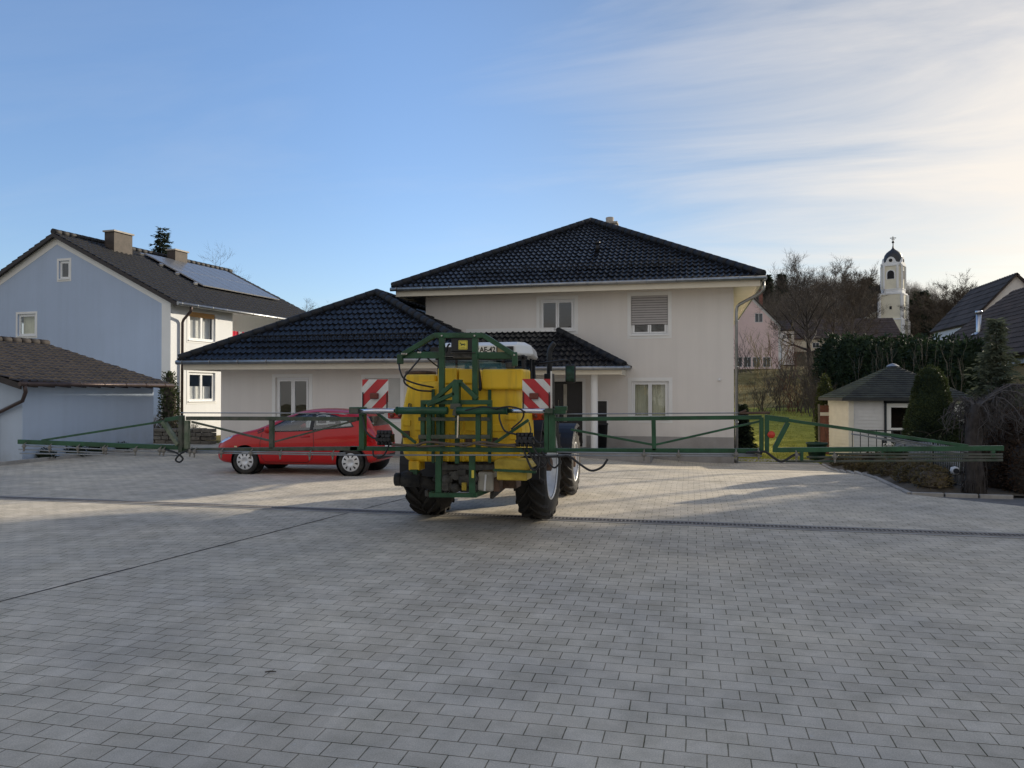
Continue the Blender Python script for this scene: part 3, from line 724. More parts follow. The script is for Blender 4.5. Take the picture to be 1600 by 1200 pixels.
ridge_caps(rm, V(ex0+.02,ey0+.02,ez)+up, A1+up); ridge_caps(rm, V(ex1-.02,ey0+.02,ez)+up, A1+up); ridge_caps(rm, A1+up, A2+up)
roof = rm.build('roof', MATS['tile_anthracite'], house)
sf = MB()
sf.box(ex0+.10, ex1-.10, ey0+.10, ey0+.14, ez-.27, ez-.05); sf.box(ex1-.14, ex1-.10, ey0+.14, ey1-.1, ez-.27, ez-.05); sf.box(ex0+.10, ex0+.14, ey0+.14, ey1-.1, ez-.27, ez-.05)
sf.box(ex0+.14, ex1-.14, ey0+.14, ey1-.10, ez-.20, ez-.17)
sf.build('soffit', MATS['soffit'], roof)
gt = MB(); gutter(gt, V(ex0-.05, ey0, ez-.04), V(ex1+.06, ey0, ez-.04)); gutter(gt, V(ex1+.02, ey0-.04, ez-.045), V(ex1+.02, ey1, ez-.045)); gt.build('gutter', MATS['zinc'], roof)
dp = MB(); xp, yp = Xb+.085, Ya+.12
dp.tube([V(ex1+.02,24.05,ez-.06), V(ex1+.02,24.05,ez-.33), V(ex1-.08,24.08,ez-.44), V(xp+.10,yp,ez-.70), V(xp+.02,yp,ez-.78), V(xp,yp,ez-.95), V(xp,yp,-.4)], .048, n=12)
for z in (.9, 2.6, 4.0): dp.tube([V(xp,yp,z), V(xp,yp,z+.04)], .056, n=12)
dp.build('downpipe', MATS['zinc'], roof)
ch = MB(); cp = V(-3.17, 31.6, 0); ch.box(cp.x-.28, cp.x+.28, cp.y-.28, cp.y+.28, 7.9, 8.72); ch.box(cp.x-.34, cp.x+.34, cp.y-.34, cp.y+.34, 8.72, 8.79); ch.lathe([(.15,8.79),(.17,9.0),(.15,9.02)], V(cp.x,cp.y,0), UZ, n=16); ch.build('chimney', MATS['chimney_conc'], roof)
def snow_guard(mb, O, U, S, u0, u1, v, h=.20):
    U = U.normalized(); Sn = S.normalized(); N = U.cross(Sn)
    P = lambda u, vv, n: O+U*u+Sn*vv+N*n
    for n in (.09, .15, h+.06): mb.tube([P(u0,v,n), P(u1,v,n)], .011, n=6)
    u = u0
    while u < u1:
        mb.tube([P(u,v,.02), P(u,v,h+.06)], .008, n=5); u += .085
    u = u0+.3
    while u < u1:
        mb.bar(P(u,v+.30,.05), P(u,v,.26), .03, .008); u += .85
sg = MB(); snow_guard(sg, V(ex0,ey0,ez), UX, S, 2.3, wE-2.3, 1.0); sg.build('snow_guard', MATS['black_plastic'], roof)
vt = MB(); Sn = S.normalized(); q = V(ex0,ey0,ez)+UX*(wE/2+.62)+Sn*2.9; vt.tube([q, q+V(0,-.02,.30)], .075, n=12); vt.tube([q+V(0,-.02,.28), q+V(0,-.03,.36)], .10, n=12); vt.build('roof_vent', MATS['black_plastic'], roof)
sn = MB(); q = atY(1124, 593.5, Ya-.02); sn.lathe([(.045,0),(.045,.05),(.03,.075),(0,.08)], V(q.x, Ya-.001, q.z), V(0,-1,0), n=14); sn.build('sensor', MATS['plaster_white'], house)

# ------------------------------------------------------------------ garage wing
gar = thing('garage', 'single storey beige garage wing with pointed dark tiled hip roof behind the red car', 'garage', (-9.8, 20.35, 0))
gx0, gx1, gy, gz = -14.44, -5.19, 19.5, 2.75
GA, GB = V(-9.81, 23.1, 4.99), V(-9.81, 30.0, 4.99)
gw0, gw1, gwy = -13.6, -5.95, 20.35
h_g1 = front_hole(430.5, 483, 590, 690, gwy); h_g1 = (h_g1[0], h_g1[1], .25, h_g1[3]); h_g2 = front_hole(570, 625.5, 591, 653, gwy)
gw = MB(); wall(gw, V(gw0,gwy,0), UX, UZ, gw1-gw0, 2.62, [rel(h_g1,gw0), rel(h_g2,gw0)], depth=.16, v0=-.5)
wall(gw, V(gw1,gwy,0), V(0,1,0), UZ, Ya-gwy-.005, 2.62, v0=-.5); wall(gw, V(gw0,30,0), V(0,-1,0), UZ, 30-gwy, 2.62, v0=-.5)
wall(gw, V(Xa-.005,30,0), V(-1,0,0), UZ, Xa-gw0, 2.62, v0=-.5)
gw.build('wall', MATS['plaster_warm'], gar)
gp = MB(); gp.box(gw0-.004, gw1, gwy-.006, gwy-.001, -.5, .36); gp.build('plinth', MATS['plaster_plinth'], gar)
OG = V(0,gwy,0)
for h in (h_g1, h_g2): gs = MB(); surround(gs, OG, UX, UZ, h); gs.build('window_surround', MATS['plaster_white'], gar)
window(gar, OG, UX, UZ, h_g1, sill=False); window(gar, OG, UX, UZ, h_g2, shutter=1.0, shutter_mat=MATS['shutter_light'])
gr_ = MB(); S = V(0, GA.y-gy, GA.z-gz); wG = gx1-gx0; ax = GA.x-gx0
tiled(gr_, V(gx0,gy,gz), UX, S, [(0,0),(wG,0),(ax,S.length)], tw=.18, tl=.35, amp=.048, thick=.046)
S2 = V(GA.x-gx1, 0, GA.z-gz); tiled(gr_, V(gx1,gy,gz), V(0,1,0), S2, [(0,0),(Ya-gy+.02,0),(Ya-gy+.02,S2.length),(GA.y-gy,S2.length)], tw=.18, tl=.35, amp=.048, thick=.046, nper=5)
S3 = V(GA.x-gx0, 0, GA.z-gz); tiled(gr_, V(gx0,GB.y,gz), V(0,-1,0), S3, [(0,0),(GB.y-gy,0),(GB.y-GA.y,S3.length),(0,S3.length)], tw=.18, tl=.35, amp=.048, thick=.046, nper=4)
gr_.poly([V(gx0,gy,gz)+dz, V(gx1,gy,gz)+dz, GA+dz]); gr_.poly([V(gx1,gy,gz)+dz, V(gx1,Ya,gz)+dz, V(GA.x,Ya,GA.z)+dz, GA+dz]); gr_.poly([V(gx0,30,gz)+dz, V(gx0,gy,gz)+dz, GA+dz, GB+dz])
gr_.poly([V(GA.x,Ya+.03,GA.z)+dz, V(Xa-.01,Ya+.03,GA.z-.6)+dz, V(Xa-.01,30,GA.z-.6)+dz, GB+dz])
ridge_caps(gr_, V(gx0+.02,gy+.02,gz)+up, GA+up); ridge_caps(gr_, V(gx1-.02,gy+.02,gz)+up, GA+up); ridge_caps(gr_, GA+up, GB+up)
groof = gr_.build('roof', MATS['tile_anthracite'], gar)
gsf = MB(); gsf.box(gx0+.1, gx1-.1, gy+.10, gy+.14, gz-.26, gz-.05); gsf.box(gx0+.10, gx0+.14, gy+.14, 30, gz-.26, gz-.05); gsf.box(gx1-.14, gx1-.10, gy+.14, 22.3, gz-.26, gz-.05)
gsf.box(gx0+.14, gw0-.003, gy+.14, 30, gz-.2, gz-.17); gsf.box(gw0-.003, gx1-.14, gy+.14, gwy-.003, gz-.2, gz-.17); gsf.box(gw1+.003, gx1-.14, gwy-.003, 22.2, gz-.2, gz-.17); gsf.build('soffit', MATS['soffit'], groof)
gg = MB(); gutter(gg, V(gx0-.05,gy,gz-.04), V(gx1+.05,gy,gz-.04)); gg.build('gutter', MATS['zinc'], groof)
gsg = MB(); snow_guard(gsg, V(gx0,gy,gz), UX, S, 1.9, wG-1.9, 1.0); gsg.build('snow_guard', MATS['black_plastic'], groof)

# ------------------------------------------------------------------ blue house on the left
bh = thing('house', 'tall pale blue gabled house with solar panels and two chimneys on its grey roof', 'house', (-20.4, 27.1, 0))
an = R(5.4); D = V(math.sin(an), math.cos(an), 0); E = V(-math.cos(an), math.sin(an), 0); NR = V(D.y, -D.x, 0); C0 = V(-20.4, 27.1, 0)
HW = 6.05; BL = 11.0; EZ = 5.70; RZ = 8.66
def hole_on(px0, px1, py0, py1, O, U):
    N = U.cross(UZ); m = (py0+py1)/2; k = (px0+px1)/2
    a = on_plane(px0, m, O, N); b = on_plane(px1, m, O, N); t = on_plane(k, py0, O, N); d = on_plane(k, py1, O, N)
    return ((a-O).dot(U), (b-O).dot(U), d.z, t.z)
GO = C0 + E*(2*HW); GU = -E
hg1 = hole_on(91, 107.5, 407, 436, GO, GU); hg2 = hole_on(27, 55, 490.5, 525, GO, GU)
bw = MB()
pk = (RZ-EZ)/HW
wall(bw, GO, GU, UZ, 2*HW, RZ, [hg1, hg2], depth=.16, v0=-.5, planes=[(GO+UZ*EZ, (V(GU.x,GU.y,0)*pk-UZ).normalized()), (C0+UZ*EZ, (-V(GU.x,GU.y,0)*pk-UZ).normalized())])
wall(bw, C0+D*BL, E, UZ, 2*HW, EZ, v0=-.5); wall(bw, GO+D*BL, -D, UZ, BL, EZ, v0=-.5)
bw.build('gable_wall', MATS['plaster_blue'], bh)
hr1 = hole_on(294.5, 336, 489, 533, C0, D); hr2 = hole_on(294.5, 336, 582, 627, C0, D); T1 = 3.77
rw = MB(); wall(rw, C0, D, UZ, T1, EZ-.05, [hr1, hr2], depth=.16, v0=-.5)
wall(rw, C0+D*T1, D, UZ, BL-T1, 3.0, v0=-.5)
wall(rw, C0+D*T1, -NR, UZ, 1.4, EZ-.05, v0=3.0)
h_log = (.5, 1.4, 3.0, 5.0)
wall(rw, C0+D*T1-NR*1.4, D, UZ, BL-T1, EZ-.05, [h_log], depth=.12, v0=3.0)
rw.poly([C0+D*T1+UZ*3.0, C0+D*BL+UZ*3.0, C0+D*BL-NR*1.4+UZ*3.0, C0+D*T1-NR*1.4+UZ*3.0]); rw.poly([C0+D*T1+UZ*(EZ-.08), C0+D*BL+UZ*(EZ-.08), C0+D*BL-NR*1.4+UZ*(EZ-.08), C0+D*T1-NR*1.4+UZ*(EZ-.08)][::-1])
rw.build('side_wall', MATS['plaster_palewhite'], bh)
for (o_, u_, h, w_) in ((C0, D, hr1, .11), (C0, D, hr2, .11), (GO, GU, hg1, .10), (GO, GU, hg2, .10)): bs = MB(); surround(bs, o_, u_, UZ, h, w=w_); bs.build('window_surround', MATS['plaster_white'], bh)
NG = GU.cross(UZ)
tr = MB(); tr.obox(GO, GU, UZ, NG, 2*HW-.45, 2*HW-.002, -.5, EZ-.25, .002, .012)
for sgn, c0 in ((1, GO), (-1, C0)):
    p0 = c0+UZ*(EZ-.06); p1 = GO+GU*HW+UZ*(RZ-.06); dn = UZ*-.42
    tr.prism([p0+dn, p1+dn, p1, p0], NG*.014)
tr.build('gable_trim', MATS['plaster_white'], bh)
window(bh, C0, D, UZ, hr1, curtain=('full', 0, .97), curtain_mat=MATS['curtain_white'], shutter=.17, shutter_mat=MATS['shutter_orange'], pane_mat=MATS['window_glass_clear'])
window(bh, C0, D, UZ, hr2, curtain=('full', .02, .52), curtain_mat=MATS['curtain_white'], pane_mat=MATS['window_glass_clear'])
window(bh, GO, GU, UZ, hg1, leaves=1); window(bh, GO, GU, UZ, hg2, leaves=1, curtain=('full', 0, 1), curtain_mat=MATS['curtain'])
window(bh, C0+D*T1-NR*1.4, D, UZ, h_log, leaves=1, shutter=.6, shutter_mat=MATS['shutter_orange'], sill=False)
# roof
ov, ro = .48, .22
rf = MB(); slope = (RZ-EZ)/HW; EV = EZ-slope*ov-.02; RR = RZ-.02
Oe = C0+NR*ov-D*ro+UZ*EV; Sv = -NR*(HW+ov)+UZ*(RR-EV); LL = BL+2*ro
tiled(rf, Oe, D, Sv, [(0,0),(LL,0),(LL,Sv.length),(0,Sv.length)], tw=.26, tl=.36, amp=.04)
Oe2 = GO-NR*ov+D*(BL+ro)+UZ*EV; Sv2 = NR*(HW+ov)+UZ*(RR-EV)
tiled(rf, Oe2, -D, Sv2, [(0,0),(LL,0),(LL,Sv2.length),(0,Sv2.length)], tw=.26, tl=.36, amp=.04, nper=4)
ridge_caps(rf, Oe+Sv+UZ*.06, Oe+Sv+D*LL+UZ*.06, r=.13)
bro = rf.build('roof', MATS['tile_grey'], bh)
vg = MB(); th = UZ*-.17
for (o_, s_) in ((Oe, Sv), (Oe2+(-D)*LL, Sv2)):
    dd = D*.05
    vg.prism([o_+dd, o_+s_+dd, o_+s_+dd+th, o_+dd+th], -dd*1.2)
    vg.poly([o_+th*.6, o_+s_+th*.6, o_+s_+D*LL+th*.6, o_+D*LL+th*.6])
vg.build('verge_board', M('brown_board', (.030,.022,.020), rough=.6, var=.3), bro)
bg_ = MB(); gutter(bg_, Oe-UZ*.05+NR*.05, Oe+D*LL-UZ*.05+NR*.05, .07); bg_.build('gutter', MATS['zinc'], bro)
bd = MB(); q = C0+D*.55; bd.tube([q+NR*(ov+.05)+UZ*(EV-.06), q+NR*(ov+.03)+UZ*(EV-.30), q+NR*(ov-.1)+UZ*(EV-.42), q+NR*.15+UZ*(EV-.62), q+NR*.09+UZ*(EV-.75), q+NR*.08], .055, n=12); bd.build('downpipe', MATS['copper_brown'], bro)
RP = C0+E*HW
for (t, o_, wx, wy, z0, z1) in ((2.55, .75, .55, 1.05, 7.8, 9.08), (6.35, .65, .5, .85, 7.8, 8.92)):
    c = RP+D*t-E*o_; cb = MB(); cb.obox(c, D, UZ, NR, -wy/2, wy/2, z0, z1, -wx/2, wx/2); cbo = cb.build('chimney', MATS['chimney_clad'], bro)
    cp_ = MB(); cp_.obox(c, D, UZ, NR, -wy/2-.06, wy/2+.06, z1, z1+.07, -wx/2-.06, wx/2+.06); cp_.build('chimney_cap', MATS['chimney_conc'], cbo)
# solar panels on the roof
Nr = D.cross(Sv.normalized()).normalized(); Op = Oe+Nr*.16
cs_ = [on_plane(px, py, Op, Nr) for (px, py) in ((249,401), (317,446))]
Su = Sv.normalized(); ua = (cs_[0]-Op).dot(D); v_hi = (cs_[0]-Op).dot(Su); v_lo = (cs_[1]-Op).dot(Su); ub = min((on_plane(447,474,Op,Nr)-Op).dot(D), LL-.3)
v_hi = min(v_hi, Sv.length-.25); u_lo = (cs_[1]-Op).dot(D)
sp_ = MB(); sfm = MB(); rows = 2; npan = 8; u_start = min(ua, u_lo)
for r_ in range(rows):
    for k in range(npan):
        a = u_start+(ub-u_start)*k/npan; b = u_start+(ub-u_start)*(k+1)/npan; c = v_lo+(v_hi-v_lo)*r_/rows; d = v_lo+(v_hi-v_lo)*(r_+1)/rows
        sp_.obox(Op, D, Su, Nr, a+.03, b-.03, c+.03, d-.03, 0, .03); sfm.obox(Op, D, Su, Nr, a+.008, b-.008, c+.008, d-.008, -.02, .025)
so = sp_.build('solar_panel', MATS['solar'], bro); sfm.build('panel_frame', MATS['alu'], so)
for f_ in (.05, .35, .62, .95):
    hk = MB(); hk.obox(Op, D, Su, Nr, u_start-.35, u_start-.15, v_lo+(v_hi-v_lo)*f_, v_lo+(v_hi-v_lo)*f_+.08, -.08, .02)
    hk.build('roof_hook', MATS['alu'], bro)
# laundry airing in the loggia
ld = thing('drying_rack', 'airer with red and white laundry in the loggia of the blue house', 'clothes airer', tuple(C0+D*(T1+.8)-NR*.3+UZ*3.0))
q = C0+D*(T1+.15)-NR*.25
lr = MB(); lr.tube([q+UZ*4.62, q+D*2.2+UZ*4.62], .012); lr.tube([q+UZ*3.0, q+UZ*4.62], .015); lr.tube([q+D*2.2+UZ*3.0, q+D*2.2+UZ*4.62], .015); lr.build('frame', MATS['plaster_white'], ld)
for (a, b, l_, m_) in ((.05,.5,.62,'laundry_red'), (.55,.75,.35,'laundry_white'), (.8,1.3,.5,'laundry_red'), (1.35,1.6,.3,'laundry_white')):
    lc = MB(); n = 8; vs = []
    for i in range(n+1):
        for z in (4.63, 4.63-l_): vs.append(q+D*(a+(b-a)*i/n)+NR*(.03+.03*math.sin(i*1.7))+UZ*z)
    lc.add(vs, [(2*i,2*i+1,2*i+3,2*i+2) for i in range(n)], True); lc.build('cloth', MATS[m_], ld)

# ------------------------------------------------------------------ low annex on the far left
ax_ = thing('outbuilding', 'low pale blue outbuilding with brown tiled roof at the left edge', 'outbuilding', (-19.5, 19.5, 0))
wx, y0, y1 = -17.2, 16.9, 22.0
aw = MB(); wall(aw, V(wx,y0,0), V(0,1,0), UZ, y1-y0, 2.18, v0=-.4)
pkk = .28
wall(aw, V(-26.4,y0,0), UX, UZ, 9.2, 3.42, v0=-.4, planes=[(V(-26.4,y0,2.14), V(pkk,0,-1).normalized()), (V(wx,y0,2.14), V(-pkk,0,-1).normalized())])
wall(aw, V(wx,y1,0), V(-1,0,0), UZ, 9.2, 3.42, v0=-.4, planes=[(V(-26.4,y1,2.14), V(pkk,0,-1).normalized()), (V(wx,y1,2.14), V(-pkk,0,-1).normalized())])
aw.build('wall', plaster('plaster_blue_light', (.48,.56,.67)), ax_)
ar = MB(); Oa = V(-16.85, 16.45, 2.10); Sa = V(-4.95, 0, 1.40); LA = 5.95
tiled(ar, Oa, V(0,1,0), Sa, [(0,0),(LA,0),(LA,Sa.length),(0,Sa.length)], tw=.24, tl=.34, amp=.035)
Ob = V(-26.75, 16.45+LA, 2.10); Sb = V(4.95, 0, 1.40)
tiled(ar, Ob, V(0,-1,0), Sb, [(0,0),(LA,0),(LA,Sb.length),(0,Sb.length)], tw=.24, tl=.34, amp=.035, nper=4)
ridge_caps(ar, V(-21.8,16.45,3.55), V(-21.8,16.45+LA,3.55), r=.12)
aro = ar.build('roof', MATS['tile_brown'], ax_)
ab = MB()
for k in range(10):
    yy = 16.95+k*.56; ab.prism([V(-17.19,yy,2.16), V(-16.85,yy,2.06), V(-16.85,yy,1.97), V(-17.19,yy,2.0)], V(0,.09,0))
ab.prism([V(-16.83,16.46,2.08), V(-21.8,16.46,3.48), V(-21.8,16.46,3.32), V(-16.83,16.46,1.92)], V(0,.05,0)); ab.prism([V(-26.7,16.46,2.08), V(-21.8,16.46,3.48), V(-21.8,16.46,3.32), V(-26.7,16.46,1.92)], V(0,.05,0))
ab.poly([V(-16.86,16.5,2.07), V(-16.86,22.35,2.07), V(-21.8,22.35,3.46), V(-21.8,16.5,3.46)])
ab.build('rafters', MATS['brown_board'], aro)
ag = MB(); gutter(ag, V(-16.78,16.4,2.06), V(-16.78,22.4,2.06), .06); ag.tube([V(-16.78,16.55,2.02), V(-16.80,16.6,1.85), V(-17.05,16.75,1.62), V(-17.9,16.82,1.30), V(-18.0,16.82,1.2), V(-18.02,16.82,0)], .05, n=10); ag.build('gutter', MATS['copper_brown'], aro)
# stone kerb along the left walls
lk = MB()
lk.box(-16.98, -16.86, 15.6, 22.6, -.05, .09); tag(lk.build('kerb', MATS['kerb'], bevel=.01), kind='structure')
lb_ = MB(); lb_.add([(-17.19,16.9,.05),(-16.98,16.9,.05),(-16.98,22.6,.05),(-17.19,22.6,.05)], [(0,1,2,3)]); tag(lb_.build('planting_bed', MATS['soil']), kind='structure')
# ------------------------------------------------------------------ tyres
def ag_tyre(mb, C, A, Rr, width, rim_r, nl=19, lug=.045):
    """agricultural tyre with chevron lugs; A = axle direction pointing outwards"""
    C = Vector(C); A = Vector(A).normalized(); u = A.cross(UZ).normalized(); w = A.cross(u); h = width/2; rb = Rr-lug
    prof = [(rim_r-.02,-h*.80),(rim_r+.02,-h*.86),(rim_r+(rb-rim_r)*.45,-h*1.0),(rb-.05,-h*.93),(rb-.012,-h*.78),(rb,-h*.4),(rb+.006,0),(rb,h*.4),(rb-.012,h*.78),(rb-.05,h*.93),(rim_r+(rb-rim_r)*.45,h*1.0),(rim_r+.02,h*.86),(rim_r-.02,h*.80)]
    mb.lathe(prof, C, A, n=64)
    def P(r, x, t): return C + A*x + (u*math.cos(t)+w*math.sin(t))*r
    for sd in (-1, 1):
        for k in range(nl):
            t0 = 2*math.pi*(k+(.5 if sd > 0 else 0))/nl; rows = []
            for i in range(6):
                f = i/5; x = sd*(-.02+h*1.0*f+.01); t = t0+.42*f**.8; wd = (.052+.012*f)/Rr
                drop = .0 if f < .75 else .045*((f-.75)/.25)
                rows.append([P(rb-.03-drop, x, t-wd*.62), P(Rr-drop, x, t-wd*.42), P(Rr-drop, x, t+wd*.42), P(rb-.03-drop, x, t+wd*.62)])
            vs = [p for r_ in rows for p in r_]; fs = []
            for i in range(5):
                for j in range(3): a = i*4+j; fs.append((a, a+1, a+5, a+4) if sd > 0 else (a, a+4, a+5, a+1))
            fs += [(0,1,2,3)[::-1] if sd > 0 else (0,1,2,3), (20,21,22,23) if sd > 0 else (20,21,22,23)[::-1]]
            mb.add(vs, fs)
def ag_rim(mb, C, A, rim_r, width):
    h = width/2
    mb.lathe([(rim_r+.015,h*.86),(rim_r-.005,h*.90),(rim_r-.012,h*.80),(rim_r-.035,h*.55),(rim_r-.06,h*.2),(rim_r*.72,h*.10),(rim_r*.66,h*.16),(rim_r*.40,h*.18),(rim_r*.36,h*.42),(rim_r*.22,h*.46),(.0,h*.48)], C, A, n=56)
    mb.lathe([(rim_r+.01,-h*.86),(rim_r-.01,-h*.7),(rim_r-.05,-h*.2),(rim_r*.3,-h*.15),(.0,-h*.15)][::-1], C, A, n=40)
    C = Vector(C); A = Vector(A); u = A.cross(UZ).normalized(); w = A.cross(u)
    for k in range(8):
        t = 2*math.pi*k/8; q = C+A*(h*.16)+(u*math.cos(t)+w*math.sin(t))*rim_r*.52; mb.tube([q, q+A*.035], .017, n=6)

# ------------------------------------------------------------------ tractor
TX, AY = -2.975, 11.1
tract = thing('tractor', 'farm tractor with white cab roof parked facing the house, carrying the yellow sprayer', 'tractor', (TX, AY, 0))
for (yy, rr, wd, rim, offx, nl) in ((AY, .80, .46, .50, .815, 20), (13.76, .60, .34, .34, .83, 18)):
    for sd in (-1, 1):
        C = V(TX+sd*offx, yy, rr); A = V(sd, 0, 0)
        rm_ = MB(); ag_rim(rm_, C, A, rim, wd); wo = rm_.build('wheel', MATS['rim_grey'], tract)
        ty = MB(); ag_tyre(ty, C, A, rr, wd, rim, nl); ty.build('tyre', MATS['tyre_dirty'], wo)
        hb = MB(); hb.lathe([(.10,wd*.22),(.10,wd*.40),(.06,wd*.44),(0,wd*.44)], C, A, n=20); hb.build('hub', MATS['rust'], wo)
ch = MB()
ch.tube([V(TX-.9,AY,.8), V(TX+.9,AY,.8)], .13, n=14); ch.box(TX-.26, TX+.26, 10.75, 12.9, .52, 1.05); ch.box(TX-.22, TX+.22, 12.9, 14.1, .55, .95)
ch.tube([V(TX-.9,13.76,.6), V(TX+.9,13.76,.6)], .09, n=12)
for sd in (-1, 1):
    ch.bar(V(TX+sd*.42,10.75,.55), V(TX+sd*.45,9.75,.50), .05, .09); ch.bar(V(TX+sd*.42,10.75,1.05), V(TX+sd*.44,9.9,.55), .05, .06)
ch.build('chassis', MATS['pump_metal'], tract, bevel=.012)
hd = MB(); hd.prism([V(TX-.36,12.0,1.05), V(TX-.36,14.35,1.0), V(TX-.36,14.45,1.35), V(TX-.36,14.25,1.62), V(TX-.36,12.0,1.80)], V(.72,0,0)); hd.build('hood', MATS['tractor_red'], tract, bevel=.05, seg=3)
for sd in (-1, 1):
    fd = MB(); C = V(TX+sd*.66, AY, .8); n = 14; vs = []
    for i in range(n+1):
        t = R(-8+ 150*i/n); r_ = .92
        for (dx, dr) in ((-.20,0),(.34,0),(.34,-.05),(-.20,-.05)):
            vs.append(C+V(sd*dx, -math.cos(t)*(r_+dr), math.sin(t)*(r_+dr)))
    fs = []
    for i in range(n):
        for j in range(4): a = i*4+j; b = i*4+(j+1)%4; fs.append((a,b,b+4,a+4) if sd > 0 else (a,a+4,b+4,b))
    fs += [(0,1,2,3), (4*n,4*n+1,4*n+2,4*n+3)]
    fd.add(vs, fs, False)
    fd.prism([V(TX+sd*.52,10.35,.95), V(TX+sd*.52,10.2,1.55), V(TX+sd*.52,11.9,1.75), V(TX+sd*.52,11.9,.95)], V(sd*.03,0,0))
    fdo = fd.build('rear_fender', MATS['fender_blue'], tract)
    tl = MB(); tl.box(TX+sd*1.02-.13, TX+sd*1.02+.13, 10.10, 10.17, 1.48, 1.60); tl.build('tail_light', MATS['tail_red'], tract, bevel=.02)
    lm_ = MB()
    for k in (-.06, .06): lm_.lathe([(.032,0),(.032,.012),(0,.014)], V(TX+sd*1.02+k,10.10,1.53), V(0,-1,0), n=12)
    lm_.build('lamp_lens', MATS['lamp_red'], tract)
    ff = MB(); C = V(TX+sd*.83, 13.76, .60); vs = []; n = 14
    for i in range(n+1):
        t = R(12+ 140*i/n); r_ = .69
        for (dx, dr) in ((-.19,0),(.17,0),(.20,-.05),(-.19,-.03)): vs.append(C+V(sd*dx, -math.cos(t)*(r_+dr), math.sin(t)*(r_+dr)))
    fs = []
    for i in range(n):
        for j in range(4): a = i*4+j; b = i*4+(j+1)%4; fs.append((a,b,b+4,a+4) if sd > 0 else (a,a+4,b+4,b))
    fs += [(0,1,2,3), (4*n,4*n+1,4*n+2,4*n+3)]
    ff.add(vs, fs, False); ff.bar(C+V(-sd*.15,0,.1), C+V(-sd*.15,0,.66), .04); ff.build('front_fender', MATS['fender_blue'], tract)
# cab
CT = -2.91; cx0, cx1, cy0, cy1 = CT-.68, CT+.68, 10.62, 12.05; ci = .17   # the cab narrows towards the front
cb = MB()
cb.prism([V(cx0+.02,cy0,1.15), V(cx1-.02,cy0,1.15), V(cx1-ci,cy1,1.15), V(cx0+ci,cy1,1.15)], V(0,0,.35))
for (x_, y_) in ((cx0+.03,cy0), (cx1-.03,cy0), (cx0+ci,cy1), (cx1-ci,cy1)): cb.bar(V(x_,y_,1.45), V(x_+(.03 if x_ < CT else -.03),y_,2.38), .05, .05)
cb.bar(V(cx0,cy0,1.50), V(cx1,cy0,1.50), .05); cb.bar(V(cx0,cy0,2.34), V(cx1,cy0,2.34), .05)
for x_, xf_ in ((cx0+.02, cx0+ci), (cx1-.02, cx1-ci)): cb.bar(V(x_,cy0,1.50), V(xf_,cy1,1.50), .05); cb.bar(V((x_+xf_)/2,(cy0+cy1)/2,1.5), V((x_+xf_)/2,(cy0+cy1)/2,2.36), .035)
cab = cb.build('cab', MATS['fender_blue'], tract, bevel=.01)
gl = MB()
gl.poly([V(cx0+.05,cy0,1.52), V(cx1-.05,cy0,1.52), V(cx1-.07,cy0,2.32), V(cx0+.07,cy0,2.32)]); gl.poly([V(cx1-.02,cy0+.03,1.52), V(cx1-ci,cy1-.03,1.52), V(cx1-ci-.03,cy1-.03,2.34), V(cx1-.05,cy0+.03,2.34)])
gl.poly([V(cx0+ci,cy1-.03,1.52), V(cx0+.02,cy0+.03,1.52), V(cx0+.05,cy0+.03,2.34), V(cx0+ci+.03,cy1-.03,2.34)]); gl.poly([V(cx1-ci-.02,cy1,1.52), V(cx0+ci+.02,cy1,1.52), V(cx0+ci+.04,cy1,2.32), V(cx1-ci-.04,cy1,2.32)])
gl.build('cab_window', MATS['cab_glass'], cab)
st = MB(); st.box(TX-.24, TX+.24, 11.05, 11.18, 1.5, 2.12); st.box(TX-.25, TX+.25, 11.1, 11.6, 1.42, 1.56); st.tube([V(TX,11.75,1.5), V(TX,11.62,1.85)], .03); st.lathe([(.2,0),(.2,.03),(.17,.03),(.17,0)], V(TX,11.6,1.85), V(0,-.4,1), n=24, closed=True); st.build('seat', MATS['seat_dark'], cab, bevel=.03)
rfm = MB(); w_, e_ = .73, .20; z0, z1 = 2.37, 2.52
def roof_ring(d, z):
    TX = CT
    return [V(TX-w_+d,cy0-.02+e_,z), V(TX-w_+e_,cy0-.08+d,z), V(TX+w_-e_,cy0-.08+d,z), V(TX+w_-d,cy0-.02+e_,z), V(TX+w_-.20-d,cy1+.12,z), V(TX-w_+.20+d,cy1+.12,z)]
rings = [roof_ring(.03,z0), roof_ring(0,z0+.03), roof_ring(.03,z1), roof_ring(.13,z1+.05)]
vs = [p for r_ in rings for p in r_]; fs = [(0,1,2,3,4,5)[::-1], (18,19,20,21,22,23)]
for i in range(3):
    for j in range(6): a = i*6+j; b = i*6+(j+1)%6; fs.append((a,b,b+6,a+6))
rfm.add(vs, fs); cr = rfm.build('cab_roof', MATS['cab_white'], tract, bevel=.012)
dk = MB(); dk.box(TX-.66, TX+.56, cy0-.10, cy0-.055, 2.37, 2.50); dk.build('rear_panel_shade', MATS['black_plastic'], cr)  # dark panel widened to stand for shade on the roof's rear face
pmid = atY(759, 546.5, cy0-.13); pl_ = MB(); pl_.box(pmid.x-.16, pmid.x+.15, cy0-.125, cy0-.115, pmid.z-.055, pmid.z+.055); plo = pl_.build('number_plate', MATS['plate_white'], tract)
